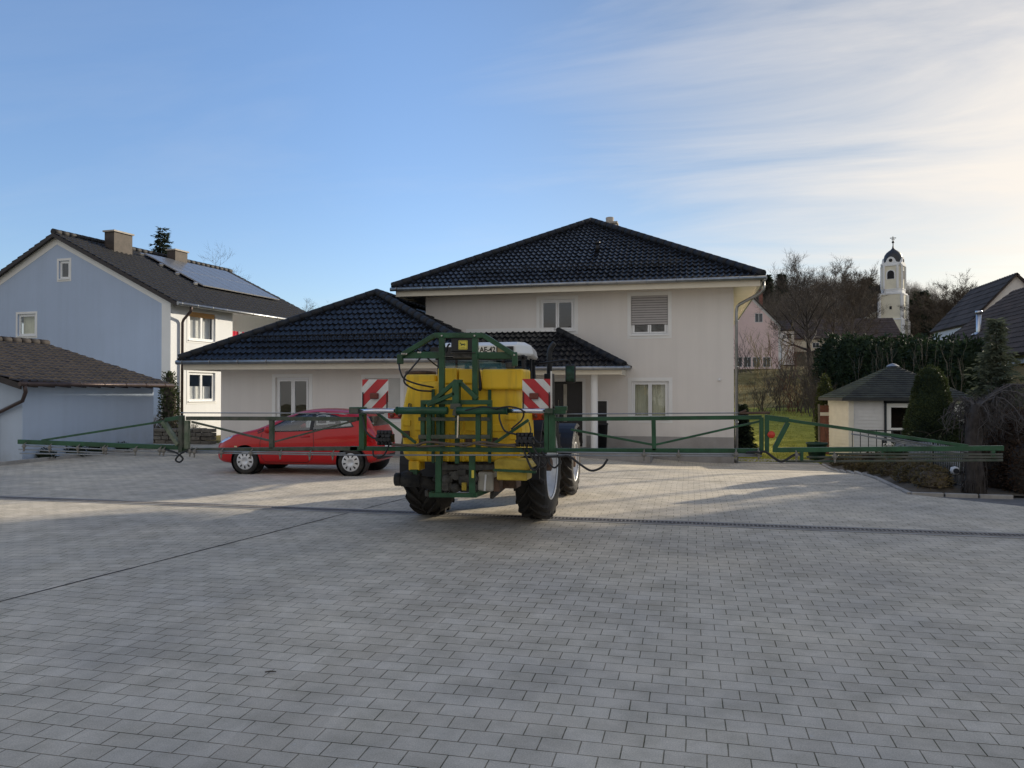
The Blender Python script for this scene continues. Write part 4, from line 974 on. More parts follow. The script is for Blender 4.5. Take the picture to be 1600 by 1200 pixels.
def text_mesh(name, txt, size, loc, mat, parent, font_squeeze=1.0, depth=.002):
    cu = bpy.data.curves.new(name, 'FONT'); cu.body = txt; cu.size = size; cu.extrude = depth; cu.align_x = 'CENTER'; cu.align_y = 'CENTER'; cu.offset = .002
    o = bpy.data.objects.new(name, cu); COL.objects.link(o); bpy.context.view_layer.update()
    me = bpy.data.meshes.new_from_object(o.evaluated_get(bpy.context.evaluated_depsgraph_get())); bpy.data.objects.remove(o); bpy.data.curves.remove(cu)
    mt = Matrix.Translation(Vector(loc)) @ Matrix.Rotation(R(90), 4, 'X') @ Matrix.Diagonal((font_squeeze, 1, 1, 1))
    me.transform(world_of(parent).inverted() @ mt); me.materials.clear(); me.materials.append(mat); me.name = name
    r_ = bpy.data.objects.new(name, me); COL.objects.link(r_); r_.parent = parent; return r_
text_mesh('plate_lettering', 'AE-42', .105, (pmid.x+.025, cy0-.128, pmid.z), MATS['ink'], plo, .88)
sl_ = MB(); sl_.lathe([(.016,0),(.016,.003),(0,.003)], V(pmid.x-.115,cy0-.126,pmid.z+.02), V(0,-1,0), n=12); sl_.build('plate_seal', MATS['zinc'], plo)
wk = MB(); wk.box(pmid.x+.17, pmid.x+.30, cy0-.13, cy0-.10, pmid.z-.045, pmid.z+.045); wk.build('work_lamp', M('lamp_amber', (.35,.28,.16), rough=.2), tract)
exh = MB(); q = V(-2.27, 12.6, 0); exh.box(q.x-.075, q.x+.075, 12.52, 12.68, 1.2, 2.16)
exh.tube([q+UZ*2.1, q+UZ*2.50, q+V(.015,0,2.57), q+V(.06,0,2.64), q+V(.09,0,2.67)], .045, n=14); exh.build('exhaust', MATS['black_plastic'], tract, bevel=.01)
mr = MB(); c = atY(891.5, 584, 12.3); mr.box(c.x-.085, c.x+.085, 12.27, 12.33, c.z-.15, c.z+.15); mro = mr.build('mirror', MATS['black_plastic'], tract, bevel=.03, seg=3)
mg_ = MB(); mg_.poly([V(c.x-.065,12.268,c.z-.125), V(c.x+.065,12.268,c.z-.125), V(c.x+.065,12.268,c.z+.125), V(c.x-.065,12.268,c.z+.125)]); mg_.build('mirror_glass', M('mirror_glass', (.02,.06,.05), rough=.12, var=.6, scale=9), mro)
ma = MB(); a_ = V(cx1-ci, 12.0, 2.30); ma.tube([a_, V(c.x-.12,12.28,c.z+.22), V(c.x-.02,12.3,c.z+.21), V(c.x,12.3,c.z+.12)], .016, n=8); ma.build('mirror_arm', MATS['black_plastic'], mro)

# ------------------------------------------------------------------ crop sprayer
spr = thing('crop_sprayer', 'yellow tank crop sprayer with long unfolded green booms mounted behind the tractor', 'crop sprayer', (TX, 9.4, 0))
BY = 9.0
def Q(x, y, Y=BY): return atY(540+x/3.75, 500+y/3.75, Y)
def B(px, py, Y=BY): return atY(px, py, Y)
def q_poly(pts, Y): return [Q(x, y, Y) for (x, y) in pts]
def q_box(mb, x0, x1, y0, y1, Y0, Y1):
    a = Q(x0, y1, Y0); b = Q(x1, y0, Y0); mb.box(min(a.x,b.x), max(a.x,b.x), Y0, Y1, min(a.z,b.z), max(a.z,b.z))
TY = 9.36
tk = MB()
sil = [(372,358),(356,385),(343,440),(328,520),(322,562),(316,580),(316,668),(326,690),(328,760),(336,800),(356,826),(450,832),(930,832),(985,820),(1020,780),(1030,700),(1028,640),(1024,560),(1020,470),(1008,395),(990,372),(900,360),(520,358)]
P0 = q_poly(sil, TY); tk.prism(P0, V(0,.85,0))
tank = tk.build('tank', MATS['tank_yellow'], spr, bevel=.11, seg=5)
tp = MB(); q_box(tp, 350, 528, 318, 382, 9.42, 10.1); tp.build('filler_dome', MATS['tank_yellow'], tank, bevel=.03, seg=3)
ld_ = MB(); a = Q(440, 312, 9.7); ld_.lathe([(.20,-.02),(.21,.0),(.20,.025),(.05,.035),(0,.035)], a, UZ, n=28); ld_.build('filler_lid', MATS['rust'], tank)
for (x0, x1, y0, y1) in ((536,652,280,375), (660,748,286,376)):
    tb = MB(); q_box(tb, x0, x1, y0, y1, 9.33, 9.9); tb.build('rinse_tank', MATS['tank_yellow'], spr, bevel=.025, seg=3)
tb = MB(); q_box(tb, 795, 1040, 286, 408, 9.28, 9.75); tb.build('rinse_tank', MATS['tank_yellow'], spr, bevel=.03, seg=3)
em = MB()
for (x0,x1,y0,y1) in ((406,452,606,646), (455,520,612,640), (862,955,612,652), (930,1000,560,585), (700,760,590,650), (620,690,600,640), (332,380,585,620), (960,1035,625,700), (340,470,690,700), (880,1030,725,735)):
    q_box(em, x0, x1, y0, y1, TY-.018, TY+.02)
for x in (470, 560, 600, 690, 745, 800): q_box(em, x-7, x+7, 660, 828, TY-.025, TY+.02)
em.build('tank_ribs', MATS['tank_yellow'], tank, bevel=.008)
sr_ = MB()
for x in (512, 560, 650, 843): q_box(sr_, x-9, x+9, 405, 836, TY-.035, TY-.02)
sr_.build('tank_strap', MATS['green_paint'], tank)
for (x0, x1, y0, y1, d0, d1) in ((330,372,650,690,-.03,.01), (428,556,682,720,-.06,-.03), (700,740,690,735,-.06,-.03), (820,890,690,730,-.06,-.03)):
    dt_ = MB(); q_box(dt_, x0, x1, y0, y1, TY+d0, TY+d1); dt_.build('tank_bracket', MATS['rust'], tank, bevel=.006)
spt = MB(); q_box(spt, 368, 432, 826, 882, TY+.02, TY+.25); spt.build('tank_sump', MATS['tank_yellow'], tank, bevel=.015)
sg_ = MB(); sg_.tube([Q(372,490,TY-.03), Q(365,545,TY-.03), Q(380,548,TY-.03), Q(384,492,TY-.03), Q(372,490,TY-.03)], .008, n=6); sg_.build('handle', MATS['black_plastic'], tank)

fr = MB(); FY = 9.14
def qbar(mb, x0, y0, x1, y1, w, Y=FY, d=.06): mb.bar(Q(x0,y0,Y), Q(x1,y1,Y), d, w, up=None) if abs(x1-x0) > abs(y1-y0) else mb.bar(Q(x0,y0,Y), Q(x1,y1,Y), w, d, up=V(0,1,0))
qbar(fr, 565, 92, 565, 770, .070); qbar(fr, 760, 92, 760, 470, .070)
qbar(fr, 520, 90, 810, 90, .065, Y=FY-.01); qbar(fr, 522, 90, 330, 205, .06, Y=FY-.01); qbar(fr, 808, 90, 990, 205, .06, Y=FY-.01)
qbar(fr, 330, 206, 566, 206, .085, Y=FY+.01, d=.02); qbar(fr, 760, 208, 1005, 208, .085, Y=FY+.01, d=.02)
qbar(fr, 320, 200, 320, 258, .075, Y=FY-.02, d=.05); qbar(fr, 992, 198, 992, 270, .065, Y=FY-.02, d=.05)
frame = fr.build('lift_frame', MATS['green_paint'], spr, bevel=.006)
bt_ = MB()
for (x, y) in ((333,198),(345,198),(358,199),(428,190),(440,190),(565,92),(757,92),(990,205)): a = Q(x, y, FY-.045); bt_.tube([a, a+V(0,-.02,0)], .011, n=6)
bt_.build('bolts', MATS['steel'], frame)
bx = MB(); q_box(bx, 617, 752, 100, 188, 9.12, 9.3); bx.build('control_box', MATS['black_plastic'], spr, bevel=.01)
shf = MB(); q_box(shf, 612, 758, 189, 194, 9.08, 9.32); q_box(shf, 630, 740, 194, 222, 9.14, 9.28); shf.build('box_shelf', MATS['pump_metal'], spr)
def rrect(cx, cz, hw, hh, r, Y, n=5):
    pts = []
    for (sx, sz, a0) in ((1,1,0),(-1,1,90),(-1,-1,180),(1,-1,270)):
        for i in range(n+1): t = R(a0+90*i/n); pts.append(V(cx+sx*(hw-r)+r*math.cos(t), Y, cz+sz*(hh-r)+r*math.sin(t)))
    return pts
cL = Q(688, 146, 9.118); hw_ = (Q(715,146,9.118).x-Q(661,146,9.118).x)/2
lg = MB(); lg.prism(rrect(cL.x, cL.z, hw_, hw_*.97, hw_*.24, 9.119), V(0,-.006,0)); logo = lg.build('badge', MATS['decal_yellow'], spr)
lk_ = MB(); o_ = rrect(cL.x, cL.z, hw_*.90, hw_*.87, hw_*.2, 9.112); i_ = rrect(cL.x, cL.z, hw_*.84, hw_*.81, hw_*.17, 9.112); n = len(o_)
lk_.add(o_+i_, [(k, (k+1)%n, n+(k+1)%n, n+k) for k in range(n)])
# leaping deer outline, antlers to the upper left
deer = [(-.62,.42),(-.50,.34),(-.46,.20),(-.30,.12),(.20,.10),(.42,.18),(.62,.02),(.60,-.06),(.44,.06),(.34,-.06),(.52,-.24),(.46,-.30),(.22,-.10),(-.12,-.10),(-.30,-.22),(-.52,-.22),(-.52,-.15),(-.36,-.14),(-.44,-.02),(-.58,.12),(-.70,.10),(-.70,.20),(-.60,.26)]
lk_.add([V(cL.x+a*hw_*.95, 9.1115, cL.z+b*hw_*1.15+hw_*.1) for a, b in deer], [tuple(range(len(deer)))])
lk_.poly([V(cL.x-hw_*.5,9.1115,cL.z-hw_*.62), V(cL.x+hw_*.5,9.1115,cL.z-hw_*.62), V(cL.x+hw_*.5,9.1115,cL.z-hw_*.56), V(cL.x-hw_*.5,9.1115,cL.z-hw_*.56)])
lk_.build('badge_mark', MATS['logo_green'], logo)

tf = MB(); ZY = 9.02
qbar(tf, 650, 356, 482, 500, .050, Y=ZY+.02); qbar(tf, 660, 356, 772, 462, .050, Y=ZY+.02); tf.box(Q(632,0).x, Q(678,0).x, ZY-.03, ZY+.05, Q(0,372,ZY).z, Q(0,352,ZY).z); qbar(tf, 650, 362, 650, 520, .085, Y=ZY, d=.10)
qbar(tf, 450, 482, 855, 482, .055, Y=ZY+.03); qbar(tf, 455, 470, 455, 712, .055, Y=ZY+.04); qbar(tf, 845, 470, 845, 712, .055, Y=ZY+.04)
qbar(tf, 490, 545, 490, 752, .060, Y=ZY); qbar(tf, 778, 545, 778, 752, .060, Y=ZY); qbar(tf, 545, 520, 545, 690, .05, Y=ZY+.08); qbar(tf, 655, 520, 655, 840, .05, Y=ZY+.12)
qbar(tf, 480, 500, 640, 430, .045, Y=ZY-.02)
tf.build('tilt_frame', MATS['green_paint'], spr, bevel=.005)
tw = MB(); qbar(tw, 430, 580, 850, 580, .045, Y=ZY+.01); qbar(tw, 430, 684, 850, 684, .050, Y=ZY+.01); q_box(tw, 612, 672, 490, 522, ZY-.06, ZY+.02); qbar(tw, 648, 512, 640, 560, .05, Y=ZY-.05)
tw.build('cross_rail', MATS['green_worn'], spr, bevel=.005)
rdm = MB(); qbar(rdm, 660, 560, 656, 690, .018, Y=ZY-.03, d=.018); rdm.build('damper_rod', MATS['rod_chrome'], spr)
CY = 8.93
for (x0, x1, xr) in ((298, 598, 48), (950, 652, 1190)):
    cyl = MB(); cyl.tube([Q(x0,531,CY), Q(x1,531,CY)], .045, n=16); cyl.tube([Q(x0,531,CY), Q(x0+(8 if x1 < x0 else -8)*-1,531,CY)], .050, n=16); co = cyl.build('hydraulic_cylinder', MATS['green_paint'], spr)
    ro_ = MB(); ro_.tube([Q(x0,532,CY), Q(xr,532,CY)], .030, n=12); ro_.build('piston_rod', MATS['rod_chrome'], co)
    ey = MB(); q_box(ey, xr-22, xr+22, 518, 545, CY-.05, CY+.10); ey.build('end_clevis', MATS['green_worn'], co)

# booms
def beam(mb, a, b, w=.05, d=.05, Y=BY, Y2=None):
    mb.bar(B(*a, Y), B(*b, Y2 or Y), d, w) if abs(a[0]-b[0]) > abs(a[1]-b[1]) else mb.bar(B(*a, Y), B(*b, Y2 or Y), w, d, up=V(0,1,0))
cen = MB()
beam(cen, (548,700.5), (872,703.5), .055); beam(cen, (567,641), (567,702), .075, .08); beam(cen, (863,643), (863,704), .075, .08); beam(cen, (854,645), (854,704), .05, .06)
beam(cen, (590,646), (650,692), .032, .03); beam(cen, (826,656), (772,693), .035, .03)
beam(cen, (548,641), (572,641), .08, .10, Y=8.97); beam(cen, (850,643), (884,643), .05, .09, Y=8.97); beam(cen, (868,638), (886,638), .05, .09, Y=8.97)
cen.build('boom', MATS['green_paint'], spr, bevel=.004)
li = MB()
beam(li, (292,653.5), (560,654.5), .050); beam(li, (284,703), (560,700.5), .050); beam(li, (425,655), (425,701), .060); beam(li, (300,659), (424,689), .026, .026); beam(li, (426,691), (556,657), .022, .022)
beam(li, (284,649), (284,707), .055, .07, Y=8.98); 
li.build('boom', MATS['green_worn'], spr, bevel=.004)
li2 = MB(); beam(li2, (293,657), (293,701), .06, .05, Y=8.97); beam(li2, (255,659), (279,695), .05, .06, Y=8.95); li2.build('boom_hinge', MATS['green_light'], spr, bevel=.004)
lo = MB(); beam(lo, (280,699), (30,690), .062, Y=8.98); beam(lo, (258,658), (66,688), .028, .028, Y=8.98); beam(lo, (259,656), (284,652), .05, Y=8.98); beam(lo, (259,659), (283,697), .030, .03, Y=9.02); lo.build('boom', MATS['green_paint'], spr, bevel=.004)
ri = MB()
beam(ri, (866,655), (1190,652), .045); beam(ri, (870,703.5), (1190,704), .050); beam(ri, (1021,656), (1022,704), .048); beam(ri, (892,671), (1021,695), .026, .026); beam(ri, (1023,695), (1188,658), .024, .024)
beam(ri, (1189.5,652), (1189.5,704), .045, .06); ri.build('boom', MATS['green_paint'], spr, bevel=.004)
r2 = MB(); beam(r2, (1198,649), (1198,706), .045, .06, Y=8.98); beam(r2, (1210,700), (1231,660), .05, .05, Y=8.98); beam(r2, (1195,652), (1232,656.5), .06, .05, Y=8.98); beam(r2, (1231,656.5), (1512,697), .034, .034, Y=8.98); beam(r2, (1207,703), (1567,700), .052, Y=8.98)
beam(r2, (1252,703), (1252,719), .034, Y=8.98); beam(r2, (1551,702), (1551,716), .03, Y=8.98); beam(r2, (1378,703), (1378,716), .02, Y=8.98); r2.build('boom', MATS['green_paint'], spr, bevel=.004)
tb_ = MB(); tg_ = MB()
for (a, b) in (((1228,721),(1566,719)), ((1260,714),(1566,714.5)), ((1295,709),(1566,710))): tg_.tube([B(*a,8.96), B(*b,8.96)], .012, n=8)
tg_.build('spray_line', MATS['green_worn'], spr)
for (a, b) in (((1335,673),(1512,706)), ((1345,680),(1512,712)), ((1330,678),(1495,702)), ((1395,684),(1420,695)), ((1420,689),(1395,700))): tb_.tube([B(*a,9.02), B(*b,9.02)], .008, n=6)
for (a, b) in (((282,712),(30,702)), ((278,707),(36,696)), ((262,712),(32,708)), ((292,707),(545,711)), ((296,704.5),(540,708)), ((545,711),(900,711)), ((870,706.5),(1185,710)), ((900,711.5),(1190,712.5))): tb_.tube([B(*a,8.93), B(*b,8.93)], .0095, n=8)
for (a, b) in (((283,645),(600,646)), ((866,647),(1202,645))): tb_.tube([B(*a,8.96), B(*b,8.96)], .008, n=6)
tb_.build('spray_line', MATS['fence_zinc'], spr)
xw = MB(); xw.tube([B(1155,645.5,8.95), B(1203,645,8.95)], .014, n=8); xw.tube([B(1155,645.5,8.95), B(1166,641,8.95)], .012); xw.build('latch', MATS['rust'], spr)
nz = [(38,698),(78,700),(122,701),(162,702),(166,703),(212,704),(250,704),(256,705),(297,706),(304,707),(346,708),(392,709),(438,710),(484,711),(520,711),(1006,711),(1060,712),(1150,711),(1185,709),(1244,712),(1304,714)]
nzm = MB(); a = B(*nz[0], 8.92)
def nozzle(mb, p):
    mb.tube([p+V(0,0,.035), p+V(0,0,-.02)], .017, n=8); mb.tube([p+V(0,0,-.02), p+V(0,0,-.065)], [.013,.008], n=8); mb.tube([p+V(-.03,0,.005), p+V(.03,0,.005)], .011, n=6); mb.tube([p+V(0,.0,.03), p+V(0,.05,.06)], .008, n=6)
nozzle(nzm, a); nz0 = nzm.build('nozzle', MATS['nozzle_grey'], spr)
for (x, y) in nz[1:]:
    c_ = nz0.copy(); COL.objects.link(c_); c_.parent = spr; c_.location = B(x, y, 8.92)-a
rd = MB(); a = B(1205,679,8.93); rd.lathe([(.04,0),(.04,.012),(0,.014)], a, V(0,-1,0), n=20); rd.bar(a+V(0,.01,0), a+V(-.05,.03,0), .012); rd.build('reflector', M('reflector_red', (.60,.05,.02), rough=.3), spr)

# warning boards
def board(x0, x1, y0, y1, mirror):
    Yb_ = 8.99; a = Q(x0, y1, Yb_); b = Q(x1, y0, Yb_); W_ = b.x-a.x; H_ = b.z-a.z
    m_ = MB(); m_.box(a.x, b.x, Yb_, Yb_+.008, a.z, b.z); o = m_.build('warning_board', MATS['sign_white'], spr)
    s_ = MB(); P = lambda u, v: V(a.x+W_*(1-u if mirror else u), Yb_-.002, a.z+H_*v)
    for pts in (((0,1),(.25,1),(0,.74)), ((.58,1),(1,1),(1,.98),(.02,.02),(0,.02),(0,.44)), ((1,.62),(1,.22),(.77,0),(.36,0))):
        pp = [P(*t) for t in pts]; s_.poly(pp[::-1] if mirror else pp)
    s_.build('stripes', MATS['sign_red'], o)
    l_ = MB(); c = P(.5 if not mirror else .57, .42); l_.box(c.x-.055, c.x+.055, Yb_-.05, Yb_-.005, c.z-.038, c.z+.038); l_.build('lamp', MATS['lamp_red'], o, bevel=.012)
    e_ = MB()
    for sx in (a.x+.012, b.x-.012): e_.bar(V(sx,Yb_-.012,a.z-.05), V(sx,Yb_-.012,a.z+H_*.55), .012, .012)
    e_.build('bracket', MATS['black_plastic'], o)
board(98, 250, 348, 515, False); board(1036, 1200, 345, 518, True)
alp = MB(); alp.bar(Q(1206,300,9.0), Q(1206,518,9.0), .02, .02, up=V(0,1,0)); alp.build('board_post', MATS['alu'], spr)

# lower frame, pump, boxes
lf = MB(); qbar(lf, 545, 788, 545, 1012, .075, Y=9.1, d=.04); qbar(lf, 742, 788, 742, 1035, .075, Y=9.1, d=.04); qbar(lf, 495, 1024, 755, 1026, .05, Y=9.1, d=.08); lf.bar(Q(500,1022,9.1), Q(530,1000,9.9), .05, .06); lf.bar(Q(755,1026,9.1), Q(860,985,10.1), .05, .06)
lf.build('stand_frame', MATS['green_paint'], spr, bevel=.005)
hd_ = MB(); q_box(hd_, 738, 752, 880, 925, 9.07, 9.085); hd_.build('decal', MATS['decal_yellow'], spr)
pm = MB(); rp = random.Random(3)
q_box(pm, 560, 735, 850, 1000, 9.55, 9.9); 
for k in range(46):
    x = rp.uniform(562, 760); y = rp.uniform(850, 1000); r_ = rp.uniform(.018, .065); a = Q(x, y, 9.42+rp.uniform(-.08,.1))
    if rp.random() < .55: pm.tube([a, a+V(0,.16,0)], r_, n=10)
    else: pm.box(a.x-r_, a.x+r_, a.y, a.y+.1, a.z-r_*.7, a.z+r_*.7)
qbar(pm, 565, 862, 880, 862, .07, Y=9.4, d=.04)
pm.build('pump', MATS['pump_metal'], spr, bevel=.006)
pl2 = MB()
for (x, y, r_) in ((695,940,.085), (590,935,.07), (640,985,.06)):
    a = Q(x, y, 9.36); pl2.lathe([(r_,.15),(r_,.02),(r_*.85,0),(r_*.4,-.01),(0,-.012)], a, V(0,1,0), n=20)
pl2.build('pump_cover', MATS['pump_metal'], spr)
yc = MB(); a = Q(694, 975, 9.33); yc.box(a.x-.03, a.x+.03, 9.32, 9.36, a.z-.05, a.z+.05); yc.build('oil_cap', MATS['yellow_dirty'], spr, bevel=.008)
cn = MB(); q_box(cn, 772, 866, 890, 1004, 9.38, 9.7); cn.build('canister', MATS['canister'], spr, bevel=.035, seg=3)
cn2 = MB(); qbar(cn2, 822, 905, 815, 1000, .022, Y=9.37, d=.012); cn2.build('level_tube', MATS['plaster_white'], spr)
cn3 = MB(); q_box(cn3, 868, 900, 925, 1005, 9.4, 9.7); q_box(cn3, 890, 1000, 935, 985, 9.6, 9.9); cn3.build('bracket_plate', MATS['rust'], spr, bevel=.008)
pp = MB(); pp.tube([Q(295,933,9.35), Q(330,933,9.35)], .085, n=18); pp.tube([Q(330,932,9.36), Q(440,935,9.4)], .095, n=18); pp.tube([Q(425,940,9.4), Q(470,950,9.43), Q(530,985,9.5), Q(560,995,9.6)], [.075,.07,.06,.06], n=14); pp.tube([Q(345,905,9.36), Q(400,905,9.36)], .05, n=12)
pp.build('suction_pipe', MATS['rubber'], spr)
gv = MB(); q_box(gv, 376, 420, 878, 905, 9.33, 9.45); gv.build('valve', MATS['green_paint'], spr, bevel=.006)
yb = MB(); yb.prism(q_poly([(868,826),(890,812),(1072,826),(1092,850),(1088,868),(1060,880),(872,878)], 9.12), V(0,.36,0)); ybo = yb.build('tool_box', MATS['yellow_dirty'], spr, bevel=.02, seg=3)
yl = MB(); q_box(yl, 884, 1062, 888, 938, 9.14, 9.46); yl.build('box_base', MATS['yellow_dirty'], ybo, bevel=.02, seg=3)
ybm = MB(); qbar(ybm, 868, 878, 1108, 890, .03, Y=9.08, d=.03); ybm.bar(Q(1108,890,9.08), Q(1112,880,9.5), .03); ybm.build('box_rail', MATS['green_paint'], ybo)
def valve_block(x0, x1, y0, y1, seed):
    r_ = random.Random(seed); m_ = MB(); q_box(m_, x0, x1, y0+20, y1-18, 8.9, 9.0)
    for k in range(4):
        xx = x0+(x1-x0)*(k+.5)/4
        m_.tube([Q(xx,y0-4,8.93), Q(xx,y0+28,8.93)], .028, n=10); m_.tube([Q(xx,y1-30,8.9), Q(xx,y1-2,8.9)], .024, n=10); a = Q(xx, y1-36, 8.9); m_.tube([a, a+V(0,-.06,0)], .026, n=10); a = Q(xx+4, y0+32, 8.9); m_.tube([a, a+V(r_.uniform(-.02,.02),-.05,.01)], .02, n=8)
    m_.build('valve_block', MATS['black_plastic'], spr)
valve_block(186, 270, 650, 735, 1); valve_block(1000, 1098, 664, 744, 2)
# hoses
def arc(pts, n=8):
    """smooth polyline through points (Catmull-Rom)"""
    pts = [Vector(p) for p in pts]; P = [pts[0]*2-pts[1]]+pts+[pts[-1]*2-pts[-2]]; out = []
    for i in range(1, len(P)-2):
        for k in range(n):
            t = k/n; a, b, c, d = P[i-1], P[i], P[i+1], P[i+2]
            out.append(.5*((2*b)+(c-a)*t+(2*a-5*b+4*c-d)*t*t+(3*b-a-3*c+d)*t**3))
    out.append(pts[-1]); return out
for (pts, r_) in (
    ([Q(312,255,9.1),Q(320,300,9.0),Q(345,345,9.0),Q(420,375,9.1),Q(515,395,9.25)], .011), ([Q(438,222,9.1),Q(390,280,9.0),Q(345,335,8.98),Q(352,375,9.0),Q(420,410,9.1),Q(510,418,9.2)], .011),
    ([Q(900,545,8.9),Q(905,590,8.88),Q(935,650,8.88),Q(1000,670,8.9)], .011), ([Q(880,520,8.88),Q(960,508,8.86),Q(1035,530,8.88),Q(1035,580,8.9),Q(970,640,8.9)], .010), ([Q(700,530,8.86),Q(800,508,8.86),Q(885,520,8.86)], .009),
    ([Q(1060,745,8.92),Q(1110,830,8.9),Q(1150,862,8.9),Q(1180,820,8.9),Q(1150,770,8.92)], .013), ([Q(1090,730,8.9),Q(1130,790,8.88),Q(1175,800,8.88),Q(1250,800,8.88),Q(1310,800,8.9),Q(1380,850,8.9),Q(1440,882,8.9),Q(1500,862,8.9),Q(1535,815,8.92)], .013),
    ([Q(1190,800,8.9),Q(1195,840,8.88),Q(1225,865,8.88),Q(1255,830,8.9),Q(1240,790,8.9)], .011), ([Q(1040,750,8.94),Q(1090,870,8.9),Q(1130,858,8.88),Q(1100,780,8.92)], .012), ([Q(1100,690,8.9),Q(1130,720,8.86),Q(1160,715,8.88)], .012),
    ([Q(100,560,8.95),Q(120,650,8.9),Q(160,690,8.9),Q(200,690,8.9)], .012), ([Q(260,720,8.9),Q(225,790,8.9),Q(170,800,8.9),Q(160,760,8.92)], .011), ([Q(1075,600,9.0),Q(1085,650,8.9),Q(1070,670,8.9)], .008),
    ([B(1185,707,8.93),B(1196,706,8.9),B(1210,716,8.9),B(1222,721,8.9),B(1240,711,8.92),B(1250,710,8.93)], .014), ([B(1166,707,8.92),B(1180,706,8.9),B(1190,709,8.92)], .012),
    ([B(258,702,8.93),B(275,707,8.9),B(286,716,8.9),B(281,722,8.9),B(275,718,8.9),B(284,708,8.9),B(300,702,8.93)], .012),
    ([Q(480,225,9.12),Q(530,265,9.3),Q(550,275,9.35)], .010), ([Q(590,190,9.2),Q(600,150,9.2),Q(612,140,9.2)], .012), ([Q(780,200,9.2),Q(772,240,9.3),Q(790,390,9.3),Q(780,410,9.3)], .02)):
    hs = MB(); hs.tube(arc(pts), r_, n=8); hs.build('hose', MATS['hose'], spr)
hb_ = MB()
for (pts, r_) in (([Q(262,728,8.92),Q(400,735,8.9),Q(480,715,8.9),Q(600,725,8.9),Q(700,738,8.9)], .016), ([Q(700,738,8.9),Q(790,715,8.9),Q(900,730,8.9),Q(1000,738,8.9)], .016), ([Q(420,742,8.9),Q(560,735,8.9),Q(720,722,8.9),Q(860,738,8.9),Q(1000,728,8.92)], .013)):
    hb_ = MB(); hb_.tube(arc(pts), r_, n=8); hb_.build('feed_hose', MATS['hose_brown'], spr)
sk = MB(); a = Q(955, 268, 9.3); sk.box(a.x-.045, a.x+.06, 9.3, 9.4, a.z-.03, a.z+.05); sk.build('work_lamp', MATS['pump_metal'], spr, bevel=.012)

# ------------------------------------------------------------------ red hatchback
CX0, CYC = -10.62, 16.42
car = thing('parked_car', 'small red three door hatchback parked in front of the garage wing', 'car', (CX0+2, CYC, 0))
def car_w(x, y, z): return V(CX0+x, CYC+y, z)
TOP = [(0,.62),(.04,.70),(.15,.785),(.35,.865),(.65,.95),(.95,1.01),(1.10,1.055),(1.35,1.19),(1.65,1.335),(1.92,1.43),(2.25,1.478),(2.6,1.487),(3.0,1.465),(3.30,1.425),(3.54,1.355),(3.66,1.23),(3.77,1.03),(3.85,.93),(3.89,.80),(3.91,.66)]
def interp(tab, x):
    for i in range(len(tab)-1):
        if x <= tab[i+1][0]: t = (x-tab[i][0])/(tab[i+1][0]-tab[i][0]); return tab[i][1]+(tab[i+1][1]-tab[i][1])*max(0, t)
    return tab[-1][1]
PLAN = [(0,.58),(.04,.66),(.15,.755),(.35,.815),(.65,.842),(1.1,.850),(2.5,.855),(3.1,.850),(3.5,.805),(3.72,.70),(3.85,.60),(3.91,.50)]
BELT = [(0,.60),(.35,.80),(.95,.905),(1.35,.93),(2.2,.965),(3.0,1.01),(3.45,1.05),(3.66,1.04),(3.77,.96),(3.91,.64)]
ZB = [(0,.30),(.15,.22),(.5,.19),(3.4,.21),(3.75,.27),(3.91,.34)]
xs_ = [t[0] for t in TOP]; body_vs = []; body_fs = []; ring = 18
for x in xs_:
    zt = interp(TOP, x); wd = interp(PLAN, x); zb = interp(ZB, x); bl = min(interp(BELT, x), zt-.03)
    cabin = smooth(.98, 1.7, x)*(1-smooth(3.54, 3.82, x)); wr = wd*(.86-.19*cabin)
    lowz = zb+(bl-zb)*.30; midz = zb+(bl-zb)*.68
    half = [(0,zb),(wd*.72,zb),(wd*.955,zb+.05),(wd*.99,lowz),(wd*1.0,midz),(wd*.975,bl),(wd*.975*(1-.45)+wr*.45,bl+(zt-bl)*.50),(wr,bl+(zt-bl)*.88),(wr*.62,bl+(zt-bl)*.985),(0,zt)]
    full = [(-y, z) for (y, z) in half] + [(y, z) for (y, z) in half[-2:0:-1]]
    body_vs += [(x, y, z) for (y, z) in full]
nr = len(full)
for i in range(len(xs_)-1):
    for j in range(nr): a = i*nr+j; b = i*nr+(j+1)%nr; body_fs.append((a, a+nr, b+nr, b))
body_fs.append(tuple(range(nr))); body_fs.append(tuple((len(xs_)-1)*nr+j for j in range(nr))[::-1])
me = bpy.data.meshes.new('tmp_body'); me.from_pydata(body_vs, [], body_fs); me.update()
tmp = bpy.data.objects.new('tmp_body', me); COL.objects.link(tmp)
ss = tmp.modifiers.new('s', 'SUBSURF'); ss.levels = 2; ss.render_levels = 2
bpy.context.view_layer.update(); dg_ = bpy.context.evaluated_depsgraph_get()
bm = bmesh.new(); bm.from_object(tmp, dg_); bmesh.ops.recalc_face_normals(bm, faces=bm.faces[:]); bvh = BVHTree.FromBMesh(bm)
sm_me = bpy.data.meshes.new('tmp_smooth'); bm.to_mesh(sm_me); bm.free(); bpy.data.objects.remove(tmp)
WXF, WXR, WR = .81, 3.32, .302
def cut_obj(mb):
    m = bpy.data.meshes.new('cut'); m.from_pydata([tuple(p) for p in mb.v], [], mb.f); m.update()
    b_ = bmesh.new(); b_.from_mesh(m); bmesh.ops.recalc_face_normals(b_, faces=b_.faces[:]); b_.to_mesh(m); b_.free()
    m.materials.append(MATS['seat_dark']); o = bpy.data.objects.new('cut', m); COL.objects.link(o); return o
SIDE1 = [(1.28,.965),(1.42,1.06),(1.66,1.19),(1.92,1.295),(2.16,1.35),(2.36,1.365),(2.36,1.0),(1.9,.975)]
